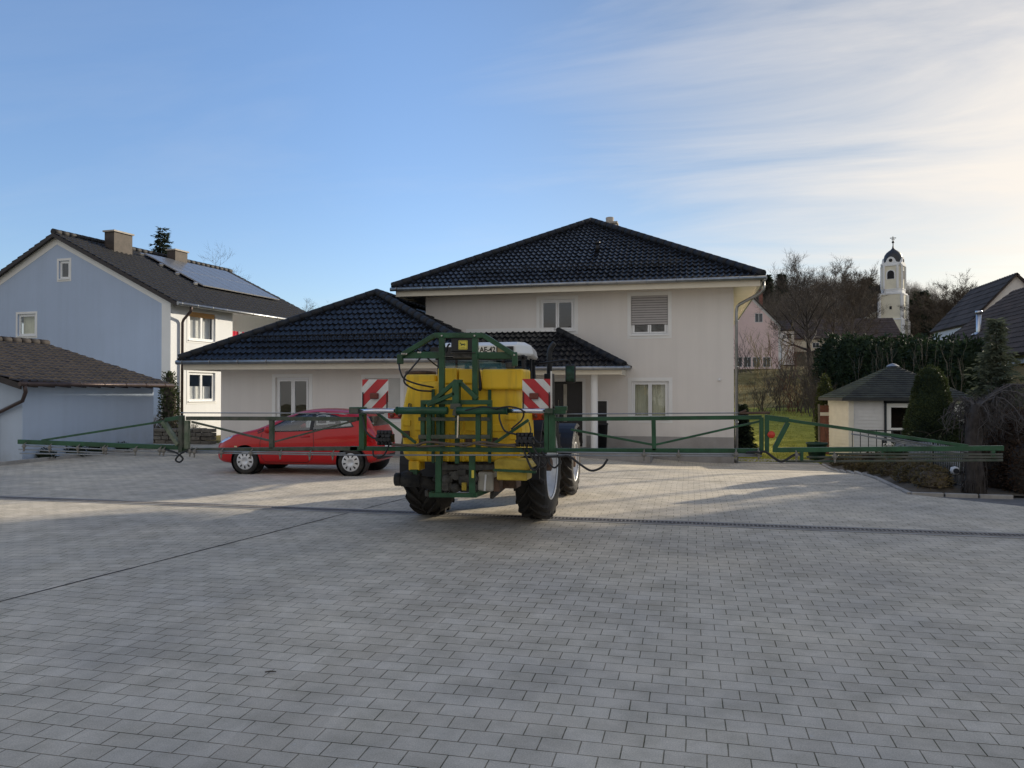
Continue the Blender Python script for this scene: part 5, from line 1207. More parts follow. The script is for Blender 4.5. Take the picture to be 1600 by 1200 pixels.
SIDE2 = [(2.42,1.005),(2.42,1.365),(2.62,1.362),(2.86,1.33),(3.10,1.26),(3.28,1.17),(3.36,1.085),(3.05,1.06)]
cutters = []
for wx_ in (WXF, WXR):
    for sd in (-1, 1):
        m_ = MB(); m_.lathe([(0,.50),(.345,.50),(.345,1.0),(0,1.0)], V(wx_,0,WR+.012), V(0,sd,0), n=40, smooth=False); cutters.append(cut_obj(m_))
cab_in = [(1.50,.50),(1.50,1.02),(1.72,1.25),(1.98,1.36),(2.4,1.40),(3.0,1.38),(3.3,1.30),(3.52,1.06),(3.5,.60)]
m_ = MB(); m_.prism([V(x,-.60,z) for x, z in cab_in], V(0,1.2,0)); cutters.append(cut_obj(m_))
for poly_ in (SIDE1, SIDE2):
    for sd in (-1, 1): m_ = MB(); m_.prism([V(x, sd*.45, z) for x, z in poly_], V(0, sd*.6, 0)); cutters.append(cut_obj(m_))
WS = [(-.60,1.09),(.60,1.09),(.50,1.375),(-.50,1.375)]
m_ = MB(); m_.prism([V(.9, y, z) for y, z in WS], V(1.15,0,0)); cutters.append(cut_obj(m_))
RW = [(-.52,1.09),(.52,1.09),(.44,1.30),(-.44,1.30)]
m_ = MB(); m_.prism([V(3.45, y, z) for y, z in RW], V(.6,0,0)); cutters.append(cut_obj(m_))
sm_me.materials.append(MATS['car_red'])
bo = bpy.data.objects.new('body', sm_me); COL.objects.link(bo)
for c in cutters:
    md = bo.modifiers.new('b', 'BOOLEAN'); md.operation = 'DIFFERENCE'; md.object = c; md.solver = 'EXACT'
    try: md.material_mode = 'TRANSFER'
    except Exception: pass
bpy.context.view_layer.update(); bme = bpy.data.meshes.new_from_object(bo.evaluated_get(bpy.context.evaluated_depsgraph_get()))
bpy.data.objects.remove(bo)
for c in cutters: bpy.data.objects.remove(c)
bme.transform(Matrix.Translation(V(CX0, CYC, 0)-V(*car.location))); bme.name = 'body'
bme.polygons.foreach_set('use_smooth', [True]*len(bme.polygons))
try: bme.set_sharp_from_angle(angle=R(38))
except Exception as e: print('sharp', e)
body = bpy.data.objects.new('body', bme); COL.objects.link(body); body.parent = car
def project(pt2, axis, sd, off):
    if axis == 'y': o = V(pt2[0], sd*2.0, pt2[1]); d = V(0,-sd,0)
    else: o = V(-1.0 if sd < 0 else 5.0, pt2[0], pt2[1]); d = V(-sd,0,0)
    h = bvh.ray_cast(o, d)
    if h[0] is None: return None
    return h[0] + h[1]*off
def decal(poly2, axis, sd, off=.004, step=.06):
    """a sheet cut to an outline and laid on the car body"""
    pts = []; edges = []; n = len(poly2)
    for i in range(n):
        a, b = V(*poly2[i]), V(*poly2[(i+1)%n]); k = max(1, int((b-a).length/step))
        for j in range(k): pts.append(a+(b-a)*j/k)
    nb = len(pts); edges = [(i, (i+1)%nb) for i in range(nb)]
    x0 = min(p[0] for p in poly2); x1 = max(p[0] for p in poly2); y0_ = min(p[1] for p in poly2); y1_ = max(p[1] for p in poly2); x = x0+step/2
    while x < x1:
        y = y0_+step/2
        while y < y1_: pts.append(V(x, y)); y += step
        x += step
    r_ = delaunay_2d_cdt([Vector((p[0], p[1])) for p in pts], edges, [], 1, 1e-4)
    vs = [project(p, axis, sd, off) for p in r_[0]]; m_ = MB(); ok = [i for i, v in enumerate(vs) if v is not None]; mp_ = {i: k for k, i in enumerate(ok)}
    fs = [tuple(mp_[i] for i in f) for f in r_[2] if all(i in mp_ for i in f)]
    m_.add([car_w(*vs[i]) for i in ok], fs, True); return m_
def strip(line, w, axis, sd, off=.005):
    m_ = MB(); L = []; 
    for i in range(len(line)-1):
        a, b = V(*line[i]), V(*line[i+1]); k = max(1, int((b-a).length/.04))
        for j in range(k+(1 if i == len(line)-2 else 0)): L.append(a+(b-a)*j/k)
    vs = []
    for i, p in enumerate(L):
        d = (L[min(i+1,len(L)-1)]-L[max(i-1,0)]).normalized(); n_ = V(-d.y, d.x)*w/2
        for q in (p+n_, p-n_): 
            h = project((q.x,q.y), axis, sd, off); vs.append(car_w(*(h or V(p.x, sd*.8, p.y))))
    m_.add(vs, [(2*i,2*i+1,2*i+3,2*i+2) for i in range(len(L)-1)], True); return m_
for sd in (-1, 1):
    for poly_ in (SIDE1, SIDE2): decal(poly_, 'y', sd, .001).build('side_window', MATS['car_glass'], car)
    fr_ = MB()
    for ln in (SIDE1+SIDE1[:1], SIDE2+SIDE2[:1]):
        s_ = strip(ln, .022, 'y', sd, .004); fr_.add(s_.v, s_.f, True)
    s_ = strip([(2.39,1.0),(2.39,1.37)], .07, 'y', sd, .003); fr_.add(s_.v, s_.f, True)
    s_ = strip([(1.10,.94),(1.30,1.03)], .07, 'y', sd, .003); fr_.add(s_.v, s_.f, True)
    fr_.build('window_seal', MATS['black_plastic'], car)
    sm_ = MB()
    for ln in ([(1.22,.93),(1.18,.70),(1.22,.38),(1.30,.285),(2.30,.285),(2.44,.40),(2.47,.70),(2.44,1.0)],):
        s_ = strip(ln, .011, 'y', sd, .002); sm_.add(s_.v, s_.f, True)
    sm_.build('door_seam', MATS['ink'], car)
    h_ = project((2.27,.86), 'y', sd, 0); hm_ = MB(); hm_.tube([car_w(h_.x-.10,h_.y+sd*.012,.862), car_w(h_.x+.09,h_.y+sd*.012,.872)], .019, n=10); hm_.build('door_handle', MATS['car_red'], car)
    s_ = strip([(.42,.235),(3.0,.235)], .07, 'y', sd, .004); 
    decal([(.07,.66),(.10,.74),(.30,.845),(.52,.90),(.44,.80),(.22,.70)], 'y', sd, .004, .03).build('headlight', MATS['head_glass'], car)
    decal([(3.58,.80),(3.60,.98),(3.68,1.06),(3.77,.99),(3.82,.80),(3.75,.74)], 'y', sd, .006, .03).build('tail_light', MATS['tail_red'], car)
    mm = MB(); h_ = project((1.42,.98), 'y', sd, 0); c = car_w(1.40, sd*.90, 1.01); mm.lathe([(0,-.06),(.07,-.05),(.085,0),(.07,.05),(0,.06)], c, V(1,.15*sd,0), n=16); mm.tube([c, car_w(1.42, sd*.80, .96)], .02); mm.build('mirror', MATS['car_red'], car)
    pr_ = strip([(.55,.62),(.62,.62)], .03, 'y', sd, .006); pr_.build('indicator', M('indicator', (.75,.62,.35), rough=.2), car)
decal([(a, b) for a, b in WS], 'x', -1, .001).build('windscreen', MATS['car_glass'], car); decal(RW, 'x', 1, .001).build('rear_window', MATS['car_glass'], car)
bpz = decal([(-.6,.36),(.6,.36),(.6,.50),(-.6,.50)], 'x', -1, .004); bpz.build('grille', MATS['black_plastic'], car)
rb_ = decal([(-.58,.36),(.58,.36),(.58,.44),(-.58,.44)], 'x', 1, .004); rb_.build('bumper_trim', MATS['black_plastic'], car)
np_ = decal([(-.26,.60),(.26,.60),(.26,.71),(-.26,.71)], 'x', 1, .006); np_.build('number_plate', MATS['plate_white'], car)
ant = MB(); ant.tube([car_w(3.28,0,1.42), car_w(3.52,0,1.72)], .006, n=6); ant.build('aerial', MATS['black_plastic'], car)
se = MB()
for (x, y) in ((1.95,-.33),(1.95,.33)):
    se.prism([car_w(x+.30,y-.22,.55), car_w(x+.42,y-.20,1.10), car_w(x+.55,y-.20,1.10), car_w(x+.48,y-.22,.55)], V(0,.42,0)); se.prism([car_w(x+.42,y-.12,1.14), car_w(x+.45,y-.12,1.31), car_w(x+.53,y-.12,1.31), car_w(x+.54,y-.12,1.14)], V(0,.24,0)); se.box(CX0+x-.1, CX0+x+.4, CYC+y-.22, CYC+y+.22, .5, .68)
se.prism([car_w(2.95,-.56,.55), car_w(3.10,-.54,1.08), car_w(3.22,-.54,1.08), car_w(3.2,-.56,.55)], V(0,1.1,0))
se.lathe([(.18,-.012),(.195,0),(.18,.012),(.165,0)], car_w(1.75,-.34,1.02), V(1,0,-.45), n=24, closed=True); se.build('seat', MATS['seat_dark'], car, bevel=.03)
for wx_ in (WXF, WXR):
    for sd in (-1, 1):
        C = car_w(wx_, sd*.735, WR); A = V(0, sd, 0)
        t_ = MB(); t_.lathe([(.19,-.09),(.27,-.095),(.295,-.075),(.302,-.05),(.302,.05),(.295,.078),(.27,.096),(.21,.094),(.195,.085)], C, A, n=48); wo = t_.build('wheel', MATS['rubber'], car)
        hc = MB(); hc.lathe([(.205,.080),(.203,.092),(.185,.098),(.17,.096),(.10,.108),(.055,.112),(.05,.104),(0,.104)], C, A, n=48); hc.build('hubcap', MATS['hubcap'], wo)
        sl2 = MB(); u = A.cross(UZ); w_2 = A.cross(u)
        for k in range(9):
            t = 2*math.pi*k/9+.2
            def pp_(r_, da, h): return C+A*h+(u*math.cos(t+da)+w_2*math.sin(t+da))*r_
            pts = [pp_(.172,-.125,.0985), pp_(.172,.125,.0985), pp_(.115,.10,.1075), pp_(.105,0,.110), pp_(.115,-.10,.1075)]
            sl2.poly(pts)
        sl2.build('hubcap_slots', MATS['ink'], wo)
        li_ = MB(); li_.lathe([(0,.515),(.343,.515),(.343,.82)], car_w(wx_,0,WR+.012), A, n=40); li_.build('wheel_arch_liner', MATS['black_plastic'], car)
car.rotation_euler = (0, 0, R(3.0))
# ------------------------------------------------------------------ vegetation makers
def tree_skeleton(rg, h, spread, n_limb=7, levels=3, lean=0.0, trunk_frac=.45, droop=0.0, r0=None, up=.55, kids=5, rmin=.005, ball=False):
    """returns (trunk, crown) mesh builders for a bare tree standing at the origin"""
    tr, cr = MB(), MB(); r0 = r0 or h*.022
    pts = []; p = V(0,0,-.15); d = V(rg.uniform(-.05,.05)+lean, rg.uniform(-.05,.05), 1).normalized(); n = 9; top = h*(trunk_frac+(.22 if ball else .35))
    for i in range(n+1):
        pts.append(p.copy()); p = p + d*(top/n); d = (d + V(rg.uniform(-.08,.08), rg.uniform(-.08,.08), .05)).normalized()
    rs = [r0*(1.25 if i == 0 else 1)*(1-.85*i/n) for i in range(n+1)]
    tr.tube(pts, rs, n=8)
    def branch(p, d, L, r, lev):
        k = 5 if lev < 2 else 3; q = p.copy(); pp = [q.copy()]
        for i in range(k):
            d = (d + V(rg.gauss(0,.16), rg.gauss(0,.16), rg.gauss(0,.10) + .10*up - droop*(i+1)*.28)).normalized(); q = q + d*(L/k); pp.append(q.copy())
        sides = 6 if lev == 0 else (4 if lev == 1 else 3)
        (tr if lev == 0 else cr).tube(pp, [r*(1-.75*i/k) for i in range(k+1)], n=sides, caps=False)
        if lev >= levels: return
        for j in range(kids+(1 if lev else 0)):
            f = rg.uniform(.25, 1.0); i = min(k-1, int(f*k)); s = pp[i].lerp(pp[i+1], f*k-i)
            dd = (pp[i+1]-pp[i]).normalized(); a = dd.orthogonal().normalized(); a.rotate(Matrix.Rotation(rg.uniform(0,6.28), 3, dd))
            nd = (dd*rg.uniform(.55,.95) + a*rg.uniform(.5,.9) + V(0,0,.25*up)).normalized()
            branch(s, nd, L*rg.uniform(.42,.66), max(r*(1-.75*f)*.62, rmin), lev+1)
    for j in range(n_limb):
        f = trunk_frac + (1-trunk_frac)*(j+.5)/n_limb; f *= .95; i = min(n-1, int(f*n)); s = pts[i].lerp(pts[i+1], f*n-i)
        a = 2.399*j+rg.uniform(-.4,.4); el = .35+.75*(j/n_limb)
        if ball: branch(s, V(math.cos(a), math.sin(a), .25+1.9*(j/n_limb)**1.2).normalized(), spread*rg.uniform(.85,1.1), rs[i]*.6, 0)
        else: branch(s, V(math.cos(a), math.sin(a), el*1.1).normalized(), spread*rg.uniform(.8,1.15)*(1-.35*j/n_limb), rs[i]*.55, 0)
    branch(pts[-1], d, spread*.8 if ball else h*.2, max(rs[-1], .03), 0)
    return tr, cr
def bare_tree(name, label, loc, h, spread, seed, group=None, bark='bark', twig='twig', cat='tree', **kw):
    t = thing(name, label, cat, loc, 0, group); tr, cr = tree_skeleton(random.Random(seed), h, spread, **kw)
    tr.build('trunk', MATS[bark], t, world=False); cr.build('crown', MATS[twig], t, world=False); return t
def leaf_quad(mb, p, d, n_, L, W):
    s = d.cross(n_).normalized()*W/2
    mb.add([p-s*.5, p+d*L*.5-s, p+d*L, p+d*L*.5+s], [(0,1,2,3)])
def shrub(name, label, loc, h, w, seed, stems=14, leaf=None, twig='twig', cat='shrub', group=None, leaves=0, spread=.6, droop=0.0, lsize=.05):
    t = thing(name, label, cat, loc, 0, group); rg = random.Random(seed); st = MB(); lf = MB()
    def br(p, d, L, r, lev):
        q = p.copy(); pp = [q.copy()]; k = 4
        for i in range(k): d = (d+V(rg.gauss(0,.14), rg.gauss(0,.14), .04-droop*(i+1)*.2)).normalized(); q = q+d*(L/k); pp.append(q.copy())
        st.tube(pp, [r*(1-.7*i/k) for i in range(k+1)], n=3 if lev else 5, caps=False)
        for _ in range(leaves):
            f = rg.random(); i = min(k-1, int(f*k)); s = pp[i].lerp(pp[i+1], f*k-i); leaf_quad(lf, s, V(rg.gauss(0,1),rg.gauss(0,1),rg.gauss(0,.6)).normalized(), V(rg.gauss(0,1),rg.gauss(0,1),rg.gauss(0,1)).normalized(), lsize*rg.uniform(.7,1.4), lsize*.6)
        if lev < 2:
            for _ in range(5):
                f = rg.uniform(.25,1); i = min(k-1, int(f*k)); s = pp[i].lerp(pp[i+1], f*k-i); br(s, (d+V(rg.gauss(0,.55), rg.gauss(0,.55), rg.gauss(.1,.3))).normalized(), L*rg.uniform(.35,.6), r*.5, lev+1)
    for k in range(stems):
        a = rg.uniform(0,6.28); d = V(math.cos(a)*spread*rg.random(), math.sin(a)*spread*rg.random(), 1).normalized()
        br(V(rg.gauss(0,w*.12), rg.gauss(0,w*.12), -.05), d, h*rg.uniform(.55,.85), .012*h/1.5+.004, 0)
    st.build('stems', MATS[twig], t, world=False)
    if leaves: lf.build('foliage', MATS[leaf], t, world=False)
    return t
def spruce(name, label, loc, h, w, seed, mat='spruce', cat='tree', group=None, dens=1.0, bare=.06, lsz=.16, sag=.35):
    t = thing(name, label, cat, loc, 0, group); rg = random.Random(seed); tr = MB(); fo = MB()
    tr.tube([V(0,0,-.2), V(0,0,h*.5), V(0,0,h*.985)], [h*.022, h*.012, .008], n=7); tr.build('trunk', MATS['bark'], t, world=False)
    z = h*bare
    while z < h*.985:
        f = (z-h*bare)/(h*(1-bare)); R_ = w/2*(1-f)**.9+.03; nb = max(4, int((9+7*(1-f))*dens)); a0 = rg.random()*6
        for j in range(nb):
            a = a0+6.283*j/nb+rg.uniform(-.35,.35); L = R_*rg.uniform(.45,1.22); m = max(3, int(L/lsz*2.2)); zo = rg.gauss(0,.035*h*.5); ris = rg.uniform(-.15,.25)
            for i in range(m):
                q = (i+.3)/m; r_ = L*q; zz = z+zo - sag*L*q*q + ris*L*q; p = V(math.cos(a)*r_+rg.gauss(0,lsz*.15), math.sin(a)*r_+rg.gauss(0,lsz*.15), zz)
                for sd in (-1, 1, 0, -1, 1):
                    aa = a+sd*rg.uniform(.4,1.3); d = V(math.cos(aa), math.sin(aa), rg.uniform(-.7,.35)).normalized(); leaf_quad(fo, p, d, V(rg.gauss(0,.9),rg.gauss(0,.9),.6).normalized(), lsz*rg.uniform(.8,1.6)*(1.15-.4*q), lsz*.24)
        z += max(h*.020, lsz*.33)*rg.uniform(.8,1.2)
    fo.build('crown', MATS[mat], t, world=False); return t
def clipped_bush(name, label, loc, prof, seed, mat, n=9000, lsz=.05, cat='topiary', sx=1.0, sy=1.0, jag=.03, group=None, core='thuja'):
    """clipped evergreen: profile (radius, z); dark core plus a skin of small leaves"""
    t = thing(name, label, cat, loc, 0, group); rg = random.Random(seed); co = MB(); fo = MB()
    co.lathe([(r*.93, z) for r, z in prof], V(0,0,0), UZ, n=28); co.v = [(x*sx, y*sy, z) for x, y, z in co.v]
    co.build('core', MATS[core], t, world=False)
    zs = [p[1] for p in prof]; tot = []
    seg = [(math.hypot(prof[i+1][0]-prof[i][0], prof[i+1][1]-prof[i][1])*max(.03, (prof[i+1][0]+prof[i][0])/2)) for i in range(len(prof)-1)]; sm = sum(seg)
    for i in range(len(prof)-1):
        for _ in range(int(n*seg[i]/sm)):
            f = rg.random(); r = prof[i][0]+(prof[i+1][0]-prof[i][0])*f; z = prof[i][1]+(prof[i+1][1]-prof[i][1])*f; a = rg.random()*6.2832
            dr = prof[i+1][1]-prof[i][1]; dz_ = -(prof[i+1][0]-prof[i][0]); nn = V(math.cos(a)*dr, math.sin(a)*dr, dz_).normalized()
            lump = 1+.5*mnoise.noise(V(math.cos(a)*r*3, math.sin(a)*r*3, z*3)); p = V(math.cos(a)*r*sx, math.sin(a)*r*sy, z)+nn*(rg.uniform(-1.2,1)*jag*lump)
            d = (nn*.6+V(rg.gauss(0,.6),rg.gauss(0,.6),rg.gauss(.25,.5))).normalized(); leaf_quad(fo, p, d, V(rg.gauss(0,1),rg.gauss(0,1),rg.gauss(0,1)).normalized(), lsz*rg.uniform(.6,1.4), lsz*.5)
    fo.build('foliage', MATS[mat], t, world=False); return t
def G(px, py_guess, Y):
    """ground point under an image column at depth Y"""
    p = atY(px, py_guess, Y); return (p.x, Y, terrain(p.x, Y))
def topz(py, px, Y): return atY(px, py, Y).z

# ------------------------------------------------------------------ garden on the right
lawn_m, lnt, lb = nodes_of('lawn_turf')
ltc = lnt.nodes.new('ShaderNodeTexCoord'); ln1 = lnt.nodes.new('ShaderNodeTexNoise'); ln1.inputs['Scale'].default_value = .8; ln1.inputs['Detail'].default_value = 10; ln1.inputs['Roughness'].default_value = .7
link(lnt, ltc.outputs['Object'], ln1.inputs['Vector']); lr_ = lnt.nodes.new('ShaderNodeValToRGB'); le = lr_.color_ramp.elements; le[0].position, le[1].position = .35, .65; le[0].color = (.19,.21,.03,1); le[1].color = (.44,.41,.08,1)
link(lnt, ln1.outputs['Fac'], lr_.inputs[0]); link(lnt, lr_.outputs[0], lb.inputs['Base Color']); lb.inputs['Roughness'].default_value = 1; lb.inputs['Specular IOR Level'].default_value = .1
sheet('lawn', lin(1.42, 26, 34), lin(24.9, 56, 50), lambda x, y: terrain(x, y)+.006, lawn_m)
gb = MB(); rg = random.Random(11)
for k in range(52000):
    x = 1.5+12*rg.random(); y = 25.0+27*rg.random()**1.5; z = terrain(x, y)
    if abs(x-7) < 2.5 and 26.7 < y < 32: continue
    a = rg.random()*6.28; hgt = rg.uniform(.02,.055); w_ = .012; dx, dy = math.cos(a)*w_, math.sin(a)*w_; lx, ly = rg.gauss(0,.02), rg.gauss(0,.02)
    gb.add([(x-dx,y-dy,z), (x+dx,y+dy,z), (x+lx,y+ly,z+hgt)], [(0,1,2)])
tag(gb.build('grass', MATS['grass_blade']), 'short winter grass on the lawn beside the house', 'grass', kind='stuff')
pth = MB(); 
sheet('garden_path', lin(1.42, 3.84, 8), lin(24.62, 26.2, 6), lambda x, y: terrain(x, y)+.010, MATS['kerb'])
# kerb and planting strip along the right side of the yard
kr = MB()
for i in range(10):
    y0_ = 15.25+i*.93; z = terrain(3.9, y0_+.45); kr.box(3.855, 3.945, y0_+.004, y0_+.926, z-.1, z+.035)
for i in range(11):
    a = V(3.9+i*1.08, 15.22-i*.94, 0)
for i in range(3):
    kr.bar(V(3.92+i*.55,15.22-.02*i,.0), V(4.44+i*.55,15.21-.02*i,.0), .08, .08)
tag(kr.build('kerb', MATS['kerb'], bevel=.008), kind='structure')
def bed_z(x, y): return terrain(x, y)+.012+smooth(15.3, 15.9, y)*(.10*smooth(3.94, 4.4, x)*(1-smooth(4.7, 5.2, x))+.03*mnoise.noise(V(x*2.3, y*2.3, 0)))
sheet('planting_bed', lin(3.95, 6.4, 14), lin(15.3, 26.0, 60), bed_z, MATS['soil'])
hv = random.Random(5)
for k in range(15):
    y = 15.8+k*.58+hv.uniform(-.15,.15); x = 4.35+hv.uniform(-.16,.2); r_ = hv.uniform(.17,.30)
    pr_ = [(r_*1.0,-.03),(r_*1.05,r_*.3),(r_*.85,r_*.75),(r_*.45,r_*1.02),(0,r_*1.1)]
    clipped_bush('heather_cushion', 'low brownish heather cushion in the planting strip by the kerb', (x, y, bed_z(x,y)), pr_, 100+k, 'heather', n=700, lsz=.07, cat='plant', jag=.05, group='heather cushions along the kerb', core='soil')
shrub('flowering_shrub', 'orange brown withered shrub in the planting strip near the fence', (4.62, 21.2, bed_z(4.62,21.2)), .42, .5, 31, stems=16, leaf='brown_leaf', leaves=5, twig='twig_red', lsize=.06)
shrub('leafy_shrub', 'small pale green leafy shrub behind the heather by the railing', (4.7, 19.9, bed_z(4.7,19.9)), .55, .5, 32, stems=14, leaf='rose_leaf', leaves=6, lsize=.07)
# railing fence along the garden
fe = thing('railing_fence', 'low grey metal railing fence behind the planting strip', 'fence', (5.05, 20, 0))
fm = MB(); fp = MB(); y = 15.75
while y < 22.3:
    z = terrain(5.05, y); fm.tube([V(5.05,y,z+.06), V(5.05,y,z+.78)], .010, n=6); y += .11
for zz in (.10, .72): fm.bar(V(5.05,15.7,terrain(5.05,15.7)+zz), V(5.05,22.3,terrain(5.05,22.3)+zz), .02, .03)
for yy in (15.7, 17.9, 20.1, 22.3): fp.bar(V(5.05,yy,terrain(5.05,yy)-.1), V(5.05,yy,terrain(5.05,yy)+.86), .05, .05, up=V(0,1,0))
fm.build('bars', MATS['fence_zinc'], fe); fp.build('posts', MATS['fence_dark'], fe)
lp2 = thing('garden_lamp', 'small round pale lamp on the railing fence', 'lamp', (4.98, 16.35, .2)); lq = MB(); lq.lathe([(.0,-.085),(.07,-.06),(.085,0),(.07,.06),(0,.085)], V(4.98,16.35,.34), UZ, n=18); lq.build('globe', MATS['plaster_white'], lp2); lq = MB(); lq.tube([V(4.98,16.35,-.02), V(4.98,16.35,.27)], .03, n=10); lq.tube([V(4.98,16.35,.34), V(4.98,16.25,.34)], .05, n=12); lq.build('post', MATS['fence_dark'], lp2)
# balustrade in front of the pavilion
gf = thing('metal_balustrade', 'dark upright bar balustrade in front of the white pavilion', 'railing', (6.0, 26.0, 0)); gm_ = MB(); x = 5.0
while x < 6.9: z = terrain(x,26); gm_.bar(V(x,26.0,z-.05), V(x,26.0,z+1.0), .022, .022, up=V(0,1,0)); x += .235
for zz in (.12, .98): gm_.bar(V(4.98,26.0,terrain(5,26)+zz), V(6.9,26.0,terrain(6.9,26)+zz), .03, .03)
gm_.build('bars', MATS['fence_dark'], gf)
# pavilion
pv = thing('garden_pavilion', 'white weatherboarded garden pavilion with pointed mossy slate roof', 'pavilion', (6.8, 29, -.3))
FP = [V(4.72,28.4,0), V(5.1,27.0,0), V(8.5,27.0,0), V(8.9,28.4,0), V(8.5,31.0,0), V(5.1,31.0,0)]
zf_, zt_ = -.45, 1.62
def board_wall(mb, a, b, z0, z1, step=.115):
    d = (b-a).normalized(); n_ = V(d.y,-d.x,0); z = z0
    while z < z1-.001:
        zz = min(z1, z+step); mb.add([a+UZ*z+n_*.014, b+UZ*z+n_*.014, b+UZ*zz, a+UZ*zz], [(0,1,2,3)]); mb.add([a+UZ*z+n_*.014, a+UZ*z-n_*.0, b+UZ*z-n_*.0, b+UZ*z+n_*.014], [(0,1,2,3)]); z = zz
w1 = MB(); board_wall(w1, FP[0], FP[1], zf_, zt_); board_wall(w1, FP[5], FP[0], zf_, zt_); w1.build('side_wall', MATS['siding_cream_lit'], pv)
w2 = MB(); xw0 = atY(1381, 640, 27.0).x; xw1 = atY(1428, 640, 27.0).x
board_wall(w2, FP[1]+V(.12,0,0), V(xw0,27,0), zf_, zt_); w2.build('front_wall', MATS['siding_grey'], pv); w2 = MB(); board_wall(w2, V(xw1,27,0), FP[2], zf_, zt_); board_wall(w2, FP[2], FP[3], zf_, zt_); board_wall(w2, FP[3], FP[4], zf_, zt_); board_wall(w2, FP[4], FP[5], zf_, zt_); w2.build('front_wall', MATS['siding_grey'], pv)
w3 = MB(); w3.bar(FP[1]+V(.05,-.02,zf_), FP[1]+V(.05,-.02,zt_), .16, .06, up=V(0,1,0)); w3.build('corner_post', MATS['siding_cream_lit'], pv)
w4 = MB(); w4.box(xw0, xw0+.07, 26.95, 27.05, zf_, zt_-.05); w4.box(xw0-.01, xw1, 26.95, 27.05, zt_-.13, zt_-.04); w4.build('door_casing', M('blue_black', (.02,.026,.035), rough=.5), pv)
pd = MB(); a, b = xw0+.075, xw1-.01
pd.box(a, b, 26.97, 27.03, zf_, -.25); pd.box(a, a+.13, 26.97, 27.03, -.25, zt_-.14); pd.box(b-.13, b, 26.97, 27.03, -.25, zt_-.14); pd.box(a+.13, b-.13, 26.97, 27.03, zt_-.27, zt_-.14); pd.box(a+.13, b-.13, 26.97, 27.03, .62, .69); pdo = pd.build('door', MATS['plaster_white'], pv)
pg_ = MB(); pg_.poly([V(a+.13,27.0,-.25), V(b-.13,27.0,-.25), V(b-.13,27.0,zt_-.27), V(a+.13,27.0,zt_-.27)]); pg_.build('pane', MATS['window_glass'], pdo)
bk = MB(); bk.box(a-.3, b+.3, 27.6, 27.62, zf_, zt_); bk.build('inner_wall', M('dark_wood', (.04,.018,.012), rough=.8), pv)
def rim_pt(p, k=.36): c = V(6.8,29,0); d = (p-c); d.z = 0; return p+d.normalized()*k
EVS = [rim_pt(p)+UZ*1.66 for p in FP]; APX = V(6.9,29,2.80)
rs_ = MB(); rs2 = MB()
def slate_face(mb, a, b, c):
    n = 16; P = lambda f, g: (a*(1-f)+c*f)*(1-g)+(b*(1-f)+c*f)*g; N = (b-a).cross(c-a).normalized()
    for i in range(n):
        f0, f1 = i/n, (i+1)/n; mb.add([P(f0,0)+N*.018, P(f0,1)+N*.018, P(f1,1)+N*.001, P(f1,0)+N*.001], [(0,1,2,3)]); mb.add([P(f0,0)-N*.012, P(f0,1)-N*.012, P(f0,1)+N*.018, P(f0,0)+N*.018], [(0,1,2,3)])
for i in range(6): slate_face(rs2 if i in (0, 5) else rs_, EVS[i], EVS[(i+1)%6], APX)
pro = rs_.build('roof', MATS['slate'], pv); rs2.build('roof_slope', MATS['slate_moss'], pro)
pc = MB(); pc.lathe([(.22,-.06),(.10,.02),(0,.05)], APX, UZ, n=12); pc.build('roof_cap', MATS['zinc'], pro)
pe = MB()
for i in range(6): pe.bar(EVS[i]-UZ*.05, EVS[(i+1)%6]-UZ*.05, .05, .09)
pe.poly([p-UZ*.06 for p in EVS]); pe.build('eaves_board', M('eaves_dark', (.03,.034,.036), rough=.6), pro)
# screen panel, tub
sc_ = thing('privacy_screen', 'reddish brown garden screen panel beside the pavilion', 'screen', (4.3, 28.6, -.3)); sm2 = MB()
a = atY(1281, 660, 28.6).x; b = atY(1299, 660, 28.6).x
for k in range(2): sm2.box(a+(b-a)*k/2+.006, a+(b-a)*(k+1)/2-.006, 28.58, 28.62, -.4, 1.38)
sm2.build('panel', MATS['wood_red'], sc_); sb_ = MB(); sb_.box(a, b, 28.56, 28.578, 1.02, 1.14); sb_.build('light_band', MATS['siding_cream_lit'], sc_); sp2 = MB()
for x in (a-.03, (a+b)/2, b+.03): sp2.bar(V(x,28.63,-.5), V(x,28.63,1.42), .05, .05, up=V(0,1,0))
sp2.build('posts', MATS['wood_grey'], sc_)
tu = thing('plant_tub', 'dark green plastic tub standing on the lawn beside the pavilion', 'tub', (3.7, 26.2, -.3)); c = atY(1276, 700, 26.2); tm = MB(); zb_ = terrain(c.x, 26.2)
tm.lathe([(0,.0),(.23,.0),(.31,.50),(.335,.50),(.335,.56),(.30,.56),(.28,.40),(0,.40)], V(c.x,26.2,zb_), UZ, n=28); tm.build('tub', MATS['bin_green'], tu)
tm = MB(); tm.lathe([(.29,.46),(.15,.50),(0,.51)], V(c.x,26.2,zb_), UZ, n=20); tm.build('soil', MATS['soil'], tu)
